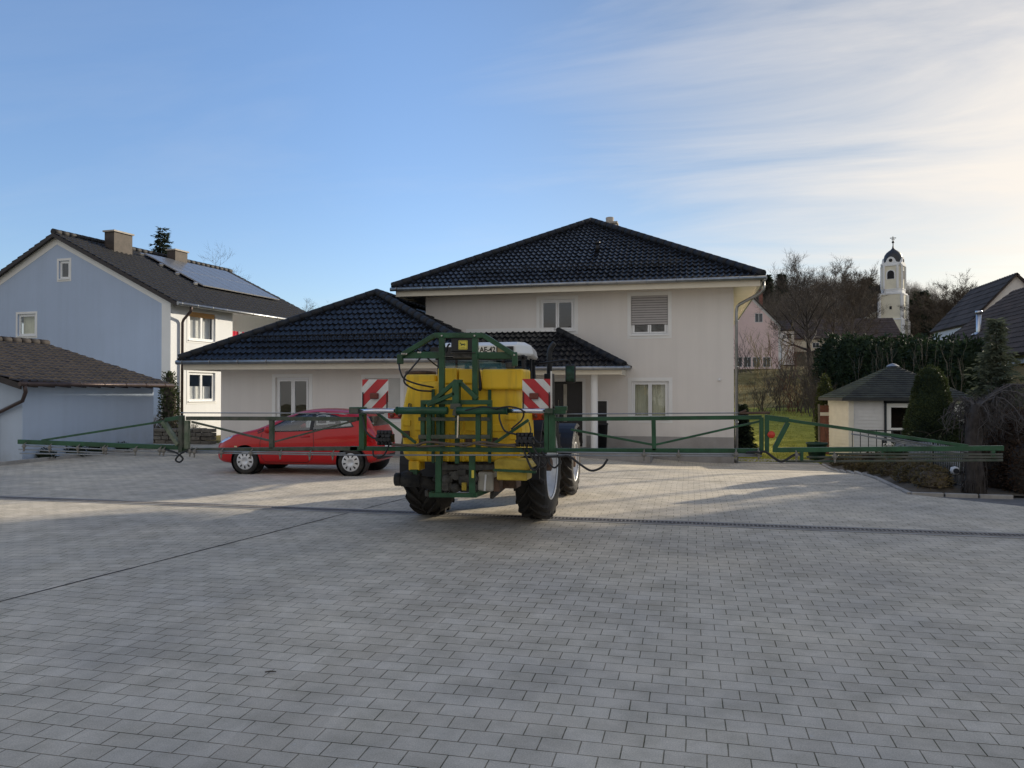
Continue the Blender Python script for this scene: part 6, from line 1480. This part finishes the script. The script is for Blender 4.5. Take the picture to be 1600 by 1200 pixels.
# clipped yew and its neighbours
c = G(1454, 690, 21.0); hT = topz(573, 1454, 21.0)-c[2]
clipped_bush('clipped_yew', 'tall bell shaped clipped dark yew in front of the pavilion', c, [(.56,0),(.62,.35),(.62,.8),(.56,1.3),(.45,1.75),(.30,hT-.28),(.15,hT-.07),(0,hT)], 41, 'yew', n=16000, lsz=.055, jag=.035)
c = G(1498, 690, 22.0); clipped_bush('evergreen_shrub', 'low rounded dark evergreen shrub between clipped yew and conifer', c, [(.42,0),(.5,.4),(.46,.85),(.30,1.15),(0,1.28)], 42, 'yew', n=6000, lsz=.07, cat='shrub', jag=.07)
c = G(1550, 690, 21.5); spruce('blue_spruce', 'loose grey green young spruce to the right of the clipped yew', (c[0]+.1, c[1], c[2]), topz(498,1550,21.5)-c[2], 2.7, 43, 'spruce', dens=.7, lsz=.16, sag=.05)
c = G(1582, 700, 16.8); clipped_bush('hornbeam_bush', 'rounded brown leaved bush at the right edge beside the lane', c, [(.60,0),(.70,.35),(.72,.8),(.62,1.15),(.40,1.38),(0,1.45)], 44, 'brown_leaf', n=12000, lsz=.06, cat='bush', jag=.08, core='bark')
c = G(1628, 700, 15.9); clipped_bush('hornbeam_bush', 'brown bush cut off by the right edge of the picture', c, [(.5,0),(.6,.3),(.55,.7),(.35,.95),(0,1.0)], 45, 'brown_leaf', n=5000, lsz=.06, cat='bush', jag=.08, core='bark')
# weeping tree with a thick shaggy trunk
c = G(1521, 750, 15.45); wt = thing('weeping_tree', 'small weeping tree with thick shaggy grey brown trunk at the lane corner', 'tree', c); rg = random.Random(46)
wtm = MB(); pts = [V(0,0,-.1), V(.02,0,.3), V(-.02,0,.8), V(.03,.02,1.25), V(.06,.02,1.62)]; wtm.tube(pts, [.20,.16,.14,.15,.09], n=12)
for k in range(120):
    a = rg.random()*6.28; z = rg.uniform(0,1.5); r_ = .165; p = V(math.cos(a)*r_, math.sin(a)*r_, z); wtm.tube([p, p+V(math.cos(a)*.03, math.sin(a)*.03, rg.uniform(-.1,.1)), p+V(math.cos(a)*.045, math.sin(a)*.045, rg.uniform(-.25,-.12))], [.012,.010,.003], n=4, caps=False)
wtm.build('trunk', MATS['bark_dark'], wt, world=False); wc = MB()
for k in range(30):
    a = rg.uniform(-1.9,2.3); L = rg.uniform(.3,.75); q = V(.06,.02,1.55); 
    if k % 3 == 0: a = rg.uniform(-.5,.5); L = rg.uniform(.9,1.5)
    pp = [q+V(math.cos(a)*L*f, math.sin(a)*L*f, .42*math.sin(f*3.0)*L*.9-.25*f*f) for f in (0,.2,.4,.6,.8,1.0)]; wc.tube(pp, [.017,.014,.012,.010,.008,.005], n=5, caps=False)
    for i in range(14):
        f = rg.uniform(.2,1); j = min(4, int(f*5)); s = pp[j].lerp(pp[j+1], f*5-j); hang = rg.uniform(.15,.45)
        wc.tube([s, s+V(rg.gauss(0,.06),rg.gauss(0,.06),.03), s+V(rg.gauss(0,.08),rg.gauss(0,.08),-hang*.5), s+V(rg.gauss(0,.1),rg.gauss(0,.1),-hang)], [.007,.006,.005,.003], n=3, caps=False)
wc.build('crown', MATS['twig_grey'], wt, world=False)
c = G(1590, 600, 18.0); shrub('rambling_rose', 'tangled dark rambler with pale tips at the right edge', c, 2.3, .9, 47, stems=16, leaf='rose_leaf', leaves=3, spread=.5, droop=.4, twig='twig_dark', lsize=.06)
c = G(1289, 640, 30.5); hT = topz(586, 1289, 30.5)-c[2]; clipped_bush('column_cypress', 'slim yellowish green column cypress left of the pavilion', c, [(.24,0),(.28,.6),(.27,1.5),(.20,hT-.5),(.08,hT-.1),(0,hT)], 48, 'cypress', n=5000, lsz=.08, cat='tree', jag=.06)
c = G(1160, 650, 27.5); spruce('young_fir', 'small dark fir half hidden by the right corner of the house', (1.78, 27.5, terrain(1.78,27.5)), 1.75, .9, 49, 'spruce_dark', lsz=.14, sag=.2)
# tall thuja hedge and the pale stems in front of it
for i in range(9):
    px = 1302+i*27; Yh = 60.0-i*2.4; c = G(px, 600, Yh); hT = topz(532+(i*37%9)-4, px, Yh)-c[2]; w_ = 1.12-i*.04
    clipped_bush('thuja', 'dark green thuja in the tall hedge behind the pavilion', c, [(w_*.8,0),(w_,1.2),(w_*.95,hT*.6),(w_*.75,hT-.6),(w_*.35,hT-.1),(0,hT)], 60+i, 'thuja', n=4200, lsz=.25, cat='hedge', jag=.33, group='tall thuja hedge', core='thuja')
sa = None
for i, (px, h_) in enumerate(((1342,3.6),(1368,3.8),(1392,3.9),(1398,3.6),(1426,3.7),(1454,4.2),(1480,3.6),(1500,3.4))):
    c = G(px, 600, 56.0-(px-1302)*.088); bare_tree('bare_sapling', 'thin pale bare sapling standing before the thuja hedge', c, h_*1.15, 1.8, 80+i, group='bare saplings before the hedge', bark='bark_grey', twig='bark_grey', n_limb=3, levels=1, trunk_frac=.35, r0=.045, up=3.5, kids=3, rmin=.010)

# ------------------------------------------------------------------ neighbouring roofs on the right
def simple_window(mb_f, mb_g, O, U, u, v, w_, h_, t=.05):
    N = U.cross(UZ).normalized()
    mb_g.obox(O, U, UZ, N, u-w_/2, u+w_/2, v, v+h_, .004, .012)
    for q in ((u-w_/2-t,u+w_/2+t,v-t,v), (u-w_/2-t,u+w_/2+t,v+h_,v+h_+t), (u-w_/2-t,u-w_/2,v,v+h_), (u+w_/2,u+w_/2+t,v,v+h_), (u-.025,u+.025,v,v+h_)): mb_f.obox(O, U, UZ, N, *q, .004, .03)
def gable_house(name, label, X0, X1, Y0, Y1, zb, ez, rz, wall_m, roof_m, axis='y', over=.35, trim=None, windows=(), group=None, relief=None, cat='house'):
    """gabled house; ridge along axis; windows: (face 'front'|'left', u, z, w, h)"""
    t = thing(name, label, cat, ((X0+X1)/2, (Y0+Y1)/2, zb), 0, group); w_ = MB(); r_ = MB(); mx, my = (X0+X1)/2, (Y0+Y1)/2
    if axis == 'y':
        for y in (Y0, Y1): w_.poly([V(X0,y,zb-1), V(X1,y,zb-1), V(X1,y,ez), V(mx,y,rz), V(X0,y,ez)] if y == Y0 else [V(X0,y,zb-1), V(X0,y,ez), V(mx,y,rz), V(X1,y,ez), V(X1,y,zb-1)])
        w_.poly([V(X0,Y1,zb-1), V(X0,Y0,zb-1), V(X0,Y0,ez), V(X0,Y1,ez)]); w_.poly([V(X1,Y0,zb-1), V(X1,Y1,zb-1), V(X1,Y1,ez), V(X1,Y0,ez)])
        k = (rz-ez)/(mx-X0)
        for sd in (-1, 1):
            xe = mx+sd*(mx-X0+over); ze_ = ez-k*over
            O = V(xe, Y1+over if sd < 0 else Y0-over, ze_+.12); U = V(0,-1 if sd < 0 else 1,0); S_ = V(mx-xe, 0, rz-ze_+.02); LL_ = Y1-Y0+2*over
            if relief: tiled(r_, O, U, S_, [(0,0),(LL_,0),(LL_,S_.length),(0,S_.length)], tw=relief, tl=relief*1.4, nper=4, amp=.03)
            else: r_.poly([O, O+U*LL_, O+U*LL_+S_, O+S_])
            r_.obox(O-S_.normalized().cross(UZ)*0, U, S_.normalized(), U.cross(S_.normalized()).normalized(), 0, LL_, 0, S_.length, -.14, -.02)
    else:
        for x in (X0, X1): w_.poly([V(x,Y0,zb-1), V(x,Y1,zb-1), V(x,Y1,ez), V(x,my,rz), V(x,Y0,ez)])
        w_.poly([V(X0,Y0,zb-1), V(X1,Y0,zb-1), V(X1,Y0,ez), V(X0,Y0,ez)]); w_.poly([V(X1,Y1,zb-1), V(X0,Y1,zb-1), V(X0,Y1,ez), V(X1,Y1,ez)])
        k = (rz-ez)/(my-Y0)
        for sd in (-1, 1):
            ye = my+sd*(my-Y0+over); ze_ = ez-k*over
            O = V(X0-over if sd < 0 else X1+over, ye, ze_+.12); U = V(1 if sd < 0 else -1,0,0); S_ = V(0, my-ye, rz-ze_+.02); LL_ = X1-X0+2*over
            if relief: tiled(r_, O, U, S_, [(0,0),(LL_,0),(LL_,S_.length),(0,S_.length)], tw=relief, tl=relief*1.4, nper=4, amp=.03)
            else: r_.poly([O, O+U*LL_, O+U*LL_+S_, O+S_])
            r_.obox(O, U, S_.normalized(), U.cross(S_.normalized()).normalized(), 0, LL_, 0, S_.length, -.14, -.02)
    w_.build('wall', MATS[wall_m], t); ro = r_.build('roof', MATS[roof_m], t)
    if trim and axis == 'y':
        tr_ = MB(); N = V(0,-1,0)
        for sd in (-1, 1):
            p0 = V(mx+sd*(mx-X0+over*.0), Y0-.01, ez); p1 = V(mx, Y0-.01, rz); dn = UZ*-trim[1]; pts = [p0+dn, p1+dn, p1, p0]
            tr_.prism(pts, N*.02); tr_.box(min(p0.x, p0.x-sd*.3), max(p0.x, p0.x-sd*.3), Y0-.025, Y0-.006, zb-1, ez-.3)
        tr_.build('trim', MATS[trim[0]], t)
    for (face, u, z, w2_, h2_) in windows:
        f = MB(); g = MB()
        if face == 'front': simple_window(f, g, V(X0,Y0,0), UX, u, z, w2_, h2_)
        else: simple_window(f, g, V(X0,Y1,0), V(0,-1,0), u, z, w2_, h2_)
        fo_ = f.build('window', MATS['window_white'], t); g.build('pane', M('far_glass', (.05,.06,.075), rough=.08, var=.3, spec=.8), fo_)
    return t, ro
# near neighbour: big dark brown roof, ochre wall under the eaves
nb_, nro = gable_house('house', 'neighbour house with large dark brown roof, ochre wall and thin metal flue at right', 17.2, 30.32, 27.0, 64.0, -.2, 4.25, 9.30, 'plaster_ochre', 'tile_oldbrown', over=.7, relief=.42, windows=[('left', 14.0, 1.6, 1.3, 1.3)])
fl_ = MB(); q = atY(1530, 490, 58.0); q2 = atY(1530, 522, 58.0); fl_.tube([V(q.x,58,q2.z-1.0), V(q.x,58,q.z)], .17, n=12); fl_.lathe([(.48,-.02),(.22,.15)], V(q.x,58,q2.z-.02), UZ, n=14); fl_.tube([V(q.x,58,q.z), V(q.x,58,q.z+.2)], .22, n=12); fl_.build('flue', MATS['alu'], nro)
wf = MB(); wf.box(16.95, 17.18, 27, 64, 3.35, 3.98); wf.build('white_fascia', MATS['plaster_white'], nb_)
# large hall behind
hall, hro = gable_house('hall', 'large gabled hall with pale grey gable and long grey roof on the right', 21.6, 28.0, 67.0, 76.5, 1.5, 7.4, 10.95, 'siding_grey', 'tile_far', over=.25, relief=.5, windows=[('left', 1.0+k*.95, 5.55, .55, .85) for k in range(9)])
# ------------------------------------------------------------------ the village behind
def fit_house(px0, px1, Yh, pyb, pye, pyr, **k):
    a = atY(px0, 560, Yh); b = atY(px1, 560, Yh); m = (px0+px1)/2
    return dict(X0=a.x, X1=b.x, Y0=Yh, zb=topz(pyb, m, Yh), ez=topz(pye, m, Yh), rz=topz(pyr, m, Yh))
YH = 112.0; g_ = fit_house(1128, 1220, YH, 580, 509, 462)
wdx = lambda px: atY(px, 540, YH).x - g_['X0']
ph_, pro_ = gable_house('house', 'pink gabled farmhouse with white edged gable in the background', Y1=YH+14, wall_m='plaster_pink', roof_m='tile_far', trim=('plaster_white', .5), relief=.6, windows=[('front', wdx(1186), topz(503,1186,YH), .95, 1.15), ('front', wdx(1169), topz(474,1169,YH), .6, .7)]+[('front', wdx(p), topz(573,p,YH), .9, 1.3) for p in (1154,1168,1182,1198)], **g_)
cmn = MB(); q = atY(1189, 452, YH+4); cmn.box(q.x-.25, q.x+.25, YH+3.7, YH+4.3, q.z-3, q.z); cmn.build('chimney', MATS['brick_red'], pro_)
YB = 140.0; a = atY(1238, 520, YB).x; b = atY(1408, 520, YB).x
gable_house('barn', 'long old barn with dark brown roof and cream wall below the church', a, b, YB, YB+13, topz(560,1320,YB), topz(528,1320,YB), topz(494,1320,YB), 'plaster_old', 'tile_oldbrown', axis='x', over=.3, relief=.7, windows=[('front', atY(1275,540,YB).x-a, topz(543,1275,YB), 1.0, .8)], cat='barn')
YW = 128.0; a = atY(1221, 520, YW).x; b = atY(1241, 520, YW).x
gable_house('cottage', 'small white cottage with reddish roof beside the pink farmhouse', a, b, YW, YW+6, topz(560,1232,YW), topz(516,1232,YW), topz(500,1232,YW), 'plaster_white', 'tile_far', axis='x', over=.2, relief=.5, windows=[('front', (b-a)*.62, topz(529,1232,YW), .6, .75), ('front', (b-a)*.22, topz(529,1232,YW), .45, .6)], cat='cottage')

# church tower
YC = 165.0; c = atY(1396.5, 500, YC); tw_ = thing('church_tower', 'yellow and white baroque church tower with dark onion dome and cross', 'tower', (c.x, YC, 12))
ROT = R(-27)
def sq(hw, z, ch=.0):
    """square ring (chamfered) turned towards the camera"""
    pts = []
    for (sx, sy) in ((-1,-1),(1,-1),(1,1),(-1,1)):
        if ch:
            for (ax_1, ay_1) in (((sx, sy*(1-ch)), (sx*(1-ch), sy)) if sx*sy > 0 else ((sx*(1-ch), sy), (sx, sy*(1-ch)))): pts.append((ax_1*hw, ay_1*hw))
        else: pts.append((sx*hw, sy*hw))
    return [V(c.x+x*math.cos(ROT)-y*math.sin(ROT), YC+x*math.sin(ROT)+y*math.cos(ROT), z) for x, y in pts]
def stack(mb, rings):
    n = len(rings[0]); vs = [p for r_ in rings for p in r_]; fs = [tuple(range(n))[::-1], tuple(range((len(rings)-1)*n, len(rings)*n))]
    for i in range(len(rings)-1):
        for j in range(n): a = i*n+j; b = i*n+(j+1)%n; fs.append((a,b,b+n,a+n))
    mb.add(vs, fs)
zc_ = lambda py: topz(py, 1396, YC)
kpx = YC/ (ray(1396,500).y)/FPX   # metres per pixel at the tower
body_ = MB(); h0 = 20.0*kpx; 
def hwid(px): return px*kpx/2/1.34
stack(body_, [sq(hwid(46), 8), sq(hwid(46), zc_(500))]); stack(body_, [sq(hwid(43), zc_(500)), sq(hwid(43), zc_(461))]); stack(body_, [sq(hwid(40), zc_(461), .34), sq(hwid(39), zc_(416), .34)]); body_.build('wall', MATS['plaster_cream'], tw_)
cor = MB()
for (z0, z1, w_, ch_) in ((501,499,48,0),(461.5,459,45,0),(454,452.5,42,.34),(417,414.5,42,.34)): stack(cor, [sq(hwid(w_), zc_(z0), ch_), sq(hwid(w_), zc_(z1), ch_)])
ringA = sq(hwid(43.6), 0); 
for p in ringA: cor.bar(V(p.x,p.y,zc_(500)), V(p.x,p.y,zc_(461)), .50, .50, up=V(0,1,0))
for p in sq(hwid(46.5), 0): cor.bar(V(p.x,p.y,9), V(p.x,p.y,zc_(501)), .6, .6, up=V(0,1,0))
for p in sq(hwid(39.4), 0, .34): cor.bar(V(p.x,p.y,zc_(452)), V(p.x,p.y,zc_(417)), .36, .36, up=V(0,1,0))
stack(cor, [sq(hwid(40.6), zc_(459), .34), sq(hwid(40.6), zc_(453), .34)])
cor.build('trim', MATS['plaster_white'], tw_)
FR, RT = V(math.sin(ROT), -math.cos(ROT), 0), V(math.cos(ROT), math.sin(ROT), 0)
ww_ = MB(); wt_ = MB()
for (nrm, tan, off) in ((FR, RT, hwid(39.6)), (-RT, FR, hwid(39.6)), (RT, FR, hwid(39.6))):
    O = V(c.x, YC, 0)+nrm*off
    for (z0, z1, w_) in ((437, 426.5, .62),):
        pts = [O+tan*-w_+UZ*zc_(z0), O+tan*w_+UZ*zc_(z0), O+tan*w_+UZ*(zc_(z1)-.3)]+[O+tan*(w_*math.cos(t))+UZ*(zc_(z1)-.3+w_*math.sin(t)) for t in (.5,1.0,1.57,2.1,2.6)]+[O+tan*-w_+UZ*(zc_(z1)-.3)]
        ww_.prism([p+nrm*.02 for p in pts], nrm*.05); wt_.prism([O+tan*((p-O).dot(tan)*1.35)+UZ*((p.z-zc_(432))*1.14+zc_(432)) for p in pts], nrm*.03)
    q = O+nrm*(hwid(43)-hwid(39.6))+UZ*zc_(482); ww_.obox(q, tan, UZ, nrm, -.2, .2, -.3, .3, 0, .06)
    # curved pediment with oculus
    ped = []; 
    for k in range(25):
        s = -1+2*k/24; hgt = .25+.55*max(0, (1-abs(s))); 
        if abs(s) < .45: hgt = max(hgt, .55+ 1.0*math.sqrt(max(0, 1-(s/.45)**2)))
        ped.append(O+tan*(s*hwid(40)*.98)+UZ*(zc_(415)+hgt))
    wt_.prism([O+tan*(-hwid(40)*.98)+UZ*zc_(415)]+ped+[O+tan*(hwid(40)*.98)+UZ*zc_(415)], -nrm*.5)
    oc = MB(); ww_.lathe([(.33,.03),(.33,.06),(0,.06)], O+UZ*(zc_(415)+.85), nrm, n=16)
ww_.build('window', MATS['dark_room'], tw_); wt_.build('pediment', MATS['plaster_white'], tw_)
dm_ = MB(); prof = [(.97,415),(1.0,411),(1.02,407),(1.02,403),(.94,399),(.74,395),(.48,392),(.26,390),(.12,387.5),(.07,384)]
dm_.lathe([(hwid(39)*r_*.92, zc_(py)) for r_, py in prof], V(c.x,YC,0), UZ, n=16); dm_.build('dome', MATS['dome'], tw_)
cx_ = MB(); cx_.tube([V(c.x,YC,zc_(386)), V(c.x,YC,zc_(369))], .09, n=8); cx_.lathe([(0,-.25),(.22,-.15),(.25,0),(.22,.15),(0,.25)], V(c.x,YC,zc_(378)), UZ, n=12); cx_.bar(V(c.x-.55,YC,zc_(371.5)), V(c.x+.55,YC,zc_(371.5)), .14, .14); cx_.bar(V(c.x-.3,YC,zc_(374)), V(c.x+.3,YC,zc_(374)), .10, .10); cx_.build('cross', MATS['dome'], tw_)
nv = MB(); q = atY(1374, 480, YC); nv.prism([V(q.x-2.5,YC+1,8), V(q.x+1.5,YC+1,8), V(q.x+1.5,YC+1,zc_(485)), V(q.x+.6,YC+1,zc_(482)), V(q.x-2.5,YC+1,zc_(496))], V(0,6,0)); nv.build('buttress', MATS['plaster_cream'], tw_)

# ------------------------------------------------------------------ trees of the village and the hill
c = atY(1268, 540, 100.0); bare_tree('bare_tree', 'tall broad bare tree with round crown rising above the old barn', (c.x, 100, terrain(c.x,100)-.5), topz(396,1268,100)-terrain(c.x,100), 5.3, 201, n_limb=15, levels=4, trunk_frac=.38, ball=True, bark='bark_dark', twig='twig_dark', up=.6, r0=.40, kids=4, rmin=.013)
c = atY(1481, 520, 120.0); bare_tree('bare_tree', 'round crowned bare tree between the church tower and the grey hall', (c.x, 120, terrain(c.x,120)), topz(437,1474,120)-terrain(c.x,120)+.5, 4.3, 202, n_limb=14, levels=4, trunk_frac=.30, ball=True, up=.5, r0=.26, twig='twig', bark='twig_dark', kids=5, rmin=.017)
c = atY(1330, 520, 118.0); bare_tree('bare_tree', 'bare tree with thin upright branches left of the church tower', (c.x, 118, terrain(c.x,118)), topz(408,1330,118)-terrain(c.x,118), 4.4, 203, n_limb=13, levels=4, trunk_frac=.36, ball=True, up=.8, twig='twig', bark='twig_dark', kids=4, rmin=.016)
c = atY(1300, 520, 126.0); bare_tree('bare_tree', 'slender bare tree just right of the tall broad tree', (c.x, 126, terrain(c.x,126)), topz(415,1300,126)-terrain(c.x,126), 4.0, 204, n_limb=11, levels=4, trunk_frac=.38, up=.8, twig='twig', bark='twig_dark', kids=4, rmin=.016)
for i, (px, py, Y, w_) in enumerate(((1440,456,175,9),(1428,470,170,8),(1456,474,165,8),(1470,486,160,7),(1356,434,205,9),(1372,446,200,8),(1222,428,260,10),(1200,430,270,10))):
    c = atY(px, 520, Y); z = terrain(c.x, Y); lab = 'dark conifer in the woods right of the church tower' if px > 1400 else ('dark conifer in the woods left of the church tower' if px > 1300 else 'dark conifer on the ridge beside the right eaves of the house')
    spruce('conifer', lab, (c.x, Y, z-1), topz(py, px, Y)-z+1, w_, 210+i, 'spruce_dark', lsz=1.3, sag=.2, dens=.8, group='dark conifers on the hill')
protos = [tree_skeleton(random.Random(300+k), 12.0, 4.2+.5*(k % 3), n_limb=9, levels=3, trunk_frac=.30, up=.8, kids=5, r0=.2) for k in range(4)]
pro_t = []
for k, (tr, cr) in enumerate(protos):
    t = thing('woodland_tree', 'bare brown tree in the winter woods on the hill', 'tree', (0,0,0), 0, 'bare trees on the wooded hill'); tr.build('trunk', MATS['twig_dark'], t, world=False); cr.build('crown', MATS['twig_dark' if k % 2 else 'twig'], t, world=False); pro_t.append([t, False])
wr_ = random.Random(8); cnt = 0
for row, (Y, p0, p1, step) in enumerate(((172,1215,1375,11),(195,1195,1480,12),(215,1185,1500,11),(240,1180,1500,10),(262,1180,1500,9),(285,1180,1500,8),(305,1180,1500,7),(322,1180,1500,6),(340,1185,1495,6),(362,1185,1495,7))):
    px = p0
    while px < p1:
        Yj = Y+wr_.uniform(-12,12); q = atY(px+wr_.uniform(-4,4), 500, Yj); z = terrain(q.x, Yj); pr = pro_t[cnt % 4]
        o = pr[0] if not pr[1] else copy_tree(pr[0]); pr[1] = True
        s_ = wr_.uniform(.75,1.25); o.location = (q.x, Yj, z-.4); o.rotation_euler = (0,0,wr_.uniform(0,6.28)); o.scale = (s_, s_, s_*wr_.uniform(.9,1.15)); cnt += 1; px += step*wr_.uniform(.7,1.3)
# shrubs and thickets between lawn and village
spots = [(1163,104,5.2,'twig_dark',0),(1204,100,6.4,'twig_yellow',0),(1186,98,3.2,'twig_yellow',0),(1232,96,5.2,'twig_red',0),(1246,74,3.6,'twig',0),(1228,72,2.8,'twig_dark',0),(1282,64,4.2,'twig',0),(1209,66,2.4,'twig_dark',0),(1268,58,2.8,'twig',0),(1240,52,2.3,'twig_red',0),(1256,50,2.6,'twig',0),(1190,52,2.2,'twig',0),(1216,53,2.3,'twig',0),(1274,46,2.6,'twig_dark',0),(1284,42,2.2,'twig',0)]
names = {'twig_dark': 'dark bare shrub', 'twig_yellow': 'yellowish bare willow shrub', 'twig_red': 'reddish brown bare shrub', 'twig': 'brown twiggy bare shrub'}
for i, (px, Y, h_, tw2, _) in enumerate(spots):
    q = atY(px, 600, Y); where = 'before the pink farmhouse' if Y > 88 else ('on the slope below the barn' if Y > 56 else 'in the thicket at the end of the lawn')
    shrub('bare_shrub', names[tw2]+' '+where, (q.x, Y, terrain(q.x, Y)), h_, h_*.8, 400+i, stems=8 if Y > 88 else 13, twig=tw2, group=names[tw2]+'s '+where, spread=.75)
mg = random.Random(21); dg = MB()
for k in range(9000):
    x = mg.uniform(2, 24); y = mg.uniform(46, 96); z = terrain(x, y); a = mg.random()*6.28; L = mg.uniform(.10,.30)
    dg.add([(x-.02*math.cos(a),y-.02*math.sin(a),z-.05),(x+.02*math.cos(a),y+.02*math.sin(a),z-.05),(x+mg.gauss(0,.1),y+mg.gauss(0,.1),z+L)], [(0,1,2)])
tag(dg.build('meadow_grass', MATS['dry_grass']), 'dry straw coloured meadow grass beyond the lawn', 'grass', kind='stuff')
# behind the blue house and the garage
c = atY(253, 500, 62); spruce('spruce', 'dark spruce top rising behind the roof of the blue house', (c.x, 62, -.2), topz(354,253,62)+.2, 13.5, 501, 'spruce_dark', lsz=.40, sag=.3)
c = atY(336, 500, 60); bare_tree('bare_tree', 'bare tree top showing above the solar panels of the blue house', (c.x, 60, 0), topz(404,336,60), 3.6, 502, n_limb=9, levels=3, trunk_frac=.45, twig='twig')
c = atY(482, 500, 70); bare_tree('bare_tree', 'small bare tree top between the blue house and the garage roof', (c.x, 70, 0), topz(470,482,70), 3.4, 503, n_limb=10, levels=3, trunk_frac=.45, twig='twig')
# planting between annex and garage
c = atY(265, 640, 26.3); clipped_bush('column_shrub', 'slim dark column shrub at the corner of the blue house', (c.x, 26.3, 0), [(.20,0),(.27,.6),(.27,1.4),(.20,2.1),(.08,2.6),(0,topz(588,265,26.3))], 510, 'yew', n=3500, lsz=.10, cat='shrub', jag=.12, core='bark')
for i, (px, Y, h_) in enumerate(((232,24.6,.95),(247,25.2,1.05),(280,25.3,.9),(300,26.0,.8))):
    c = atY(px, 680, Y); shrub('garden_shrub', 'bare twiggy shrub in the bed before the blue house', (c.x, Y, 0), h_, .6, 520+i, stems=16, twig='twig_dark', group='bare shrubs before the blue house')
sw = thing('stone_wall', 'low rough stone wall between the outbuilding and the garage', 'wall', (-16.5, 25.5, 0)); swm = MB(); rg = random.Random(12)
a = atY(222, 690, 24.3); b = atY(330, 690, 24.0)
for r_ in range(4):
    x = a.x+rg.uniform(0,.2)
    while x < b.x: 
        L = rg.uniform(.25,.5); swm.box(x+.01, min(x+L, b.x)-.01, 24.0+rg.uniform(-.03,.03), 24.35, .0+r_*.14, .13+r_*.14+rg.uniform(-.02,.01)); x += L
swm.build('stones', MATS['stone'], sw, bevel=.02)
for i, y in enumerate((17.5, 18.6, 19.3, 20.4)):
    r_ = (.16,.24,.20,.15)[i]; clipped_bush('bed_plant', 'low dark green plant at the foot of the outbuilding wall', (-17.06, y, .04), [(r_,0),(r_*1.1,r_*.4),(r_*.7,r_*.9),(0,r_*1.1)], 530+i, 'spruce_dark', n=500, lsz=.08, cat='plant', jag=.08, group='plants at the outbuilding wall')
# pot behind the porch column
c = atY(941, 690, 23.6); pt = thing('planter', 'tall dark planter pot behind the white porch column', 'planter', (c.x, 23.6, .09)); pm_ = MB(); pm_.lathe([(0,0),(.13,0),(.17,.75),(.185,.75),(.185,.80),(.15,.80),(.14,.7),(0,.7)], V(c.x,23.6,.092), UZ, n=24); pm_.build('pot', MATS['door_black'], pt)
# litter on the paving: dry twig and leaves
tg = thing('dry_twig', 'small dark dry twig lying on the paving in the foreground', 'twig', (0,0,0)); q = EYE+ray(424,1051)*(CAM_H/((1051-HOR)/FPX)); tm = MB(); tm.tube([V(q.x-.035,q.y-.01,.012), V(q.x,q.y,.016), V(q.x+.03,q.y+.02,.01)], [.004,.006,.003], n=6); tm.build('twig', MATS['twig_dark'], tg)
# ------------------------------------------------------------------ unseen pines added beyond the right edge, crowns set to shade the near yard
pr_ = random.Random(77); sA, cA, tE = math.sin(R(SUN_AZ)), math.cos(R(SUN_AZ)), math.tan(R(SUN_EL))
for i, (w_, tb__, rr_) in enumerate(((-17.4,-5,1.0),(-15.4,-4.6,1.0),(-13.4,-2.2,1.0),(-11.5,2.2,1.0),(-9.8,4.5,.9),(-8.6,5.8,.7),(-6.4,14.5,1.25),(-3.8,15.5,1.25),(-1.2,15.5,1.25),(1.4,15.5,1.25),(4.0,15.5,1.25),(6.6,15.5,1.25))):
    t_ = 50.0; X_, Y_ = t_*sA+w_*cA, t_*cA-w_*sA; zg = terrain(X_, Y_); zc0 = (t_-tb__)*tE; hh = max(4.0, 20.0-zc0)
    t = thing('shade_pine', 'tall pine with bare trunk, unseen, added to shade the near yard', 'tree', (X_, Y_, zg), 0, 'added pines out of view')
    tm = MB(); tm.tube([V(0,0,-.3), V(.1,0,zc0*.6-zg), V(0,0,zc0+2-zg)], [.10,.08,.06], n=8); tm.build('trunk', MATS['bark'], t, world=False)
    cm_ = MB(); fo = MB(); cz = zc0-zg
    prof = [(0,0),(1.25*rr_,.06),(1.4*rr_,.35),(1.4*rr_,hh*.45),(1.1*rr_,hh*.75),(.5*rr_,hh*.93),(0,hh)]
    cm_.lathe([(r_*.9, z+cz) for r_, z in prof], V(0,0,0), UZ, n=20)
    for k in range(1500):
        f = 1+pr_.random()*4.99; j = int(f); f -= j; r_ = prof[j][0]+(prof[j+1][0]-prof[j][0])*f; z = prof[j][1]+(prof[j+1][1]-prof[j][1])*f; a = pr_.random()*6.283
        leaf_quad(fo, V(math.cos(a)*r_, math.sin(a)*r_, z+cz), V(math.cos(a)+pr_.gauss(0,.6), math.sin(a)+pr_.gauss(0,.6), pr_.gauss(.1,.5)).normalized(), V(pr_.gauss(0,1),pr_.gauss(0,1),pr_.gauss(0,1)).normalized(), .35, .2)
    cm_.build('crown', MATS['thuja'], t, world=False); fo.build('needles', MATS['spruce_dark'], t, world=False)

# ------------------------------------------------------------------ what lies behind the photographer and shows in the window panes
gable_house('barn', 'old barn across the lane behind the photographer', -26.0, -6.0, -40.0, -30.0, 0, 4.2, 8.6, 'plaster_old', 'tile_oldbrown', axis='x', over=.5, cat='barn')
for k, (x, y, s_) in enumerate(((-3.0,-27.0,.9),(2.5,-31.0,1.1),(9.0,-28.0,.95),(15.0,-33.0,1.15),(-9.5,-26.0,.7))):
    o = copy_tree(pro_t[k % 4][0], label='bare tree across the lane behind the photographer'); o['group'] = 'bare trees behind the photographer'; o.location = (x, y, -.2); o.scale = (s_, s_, s_)
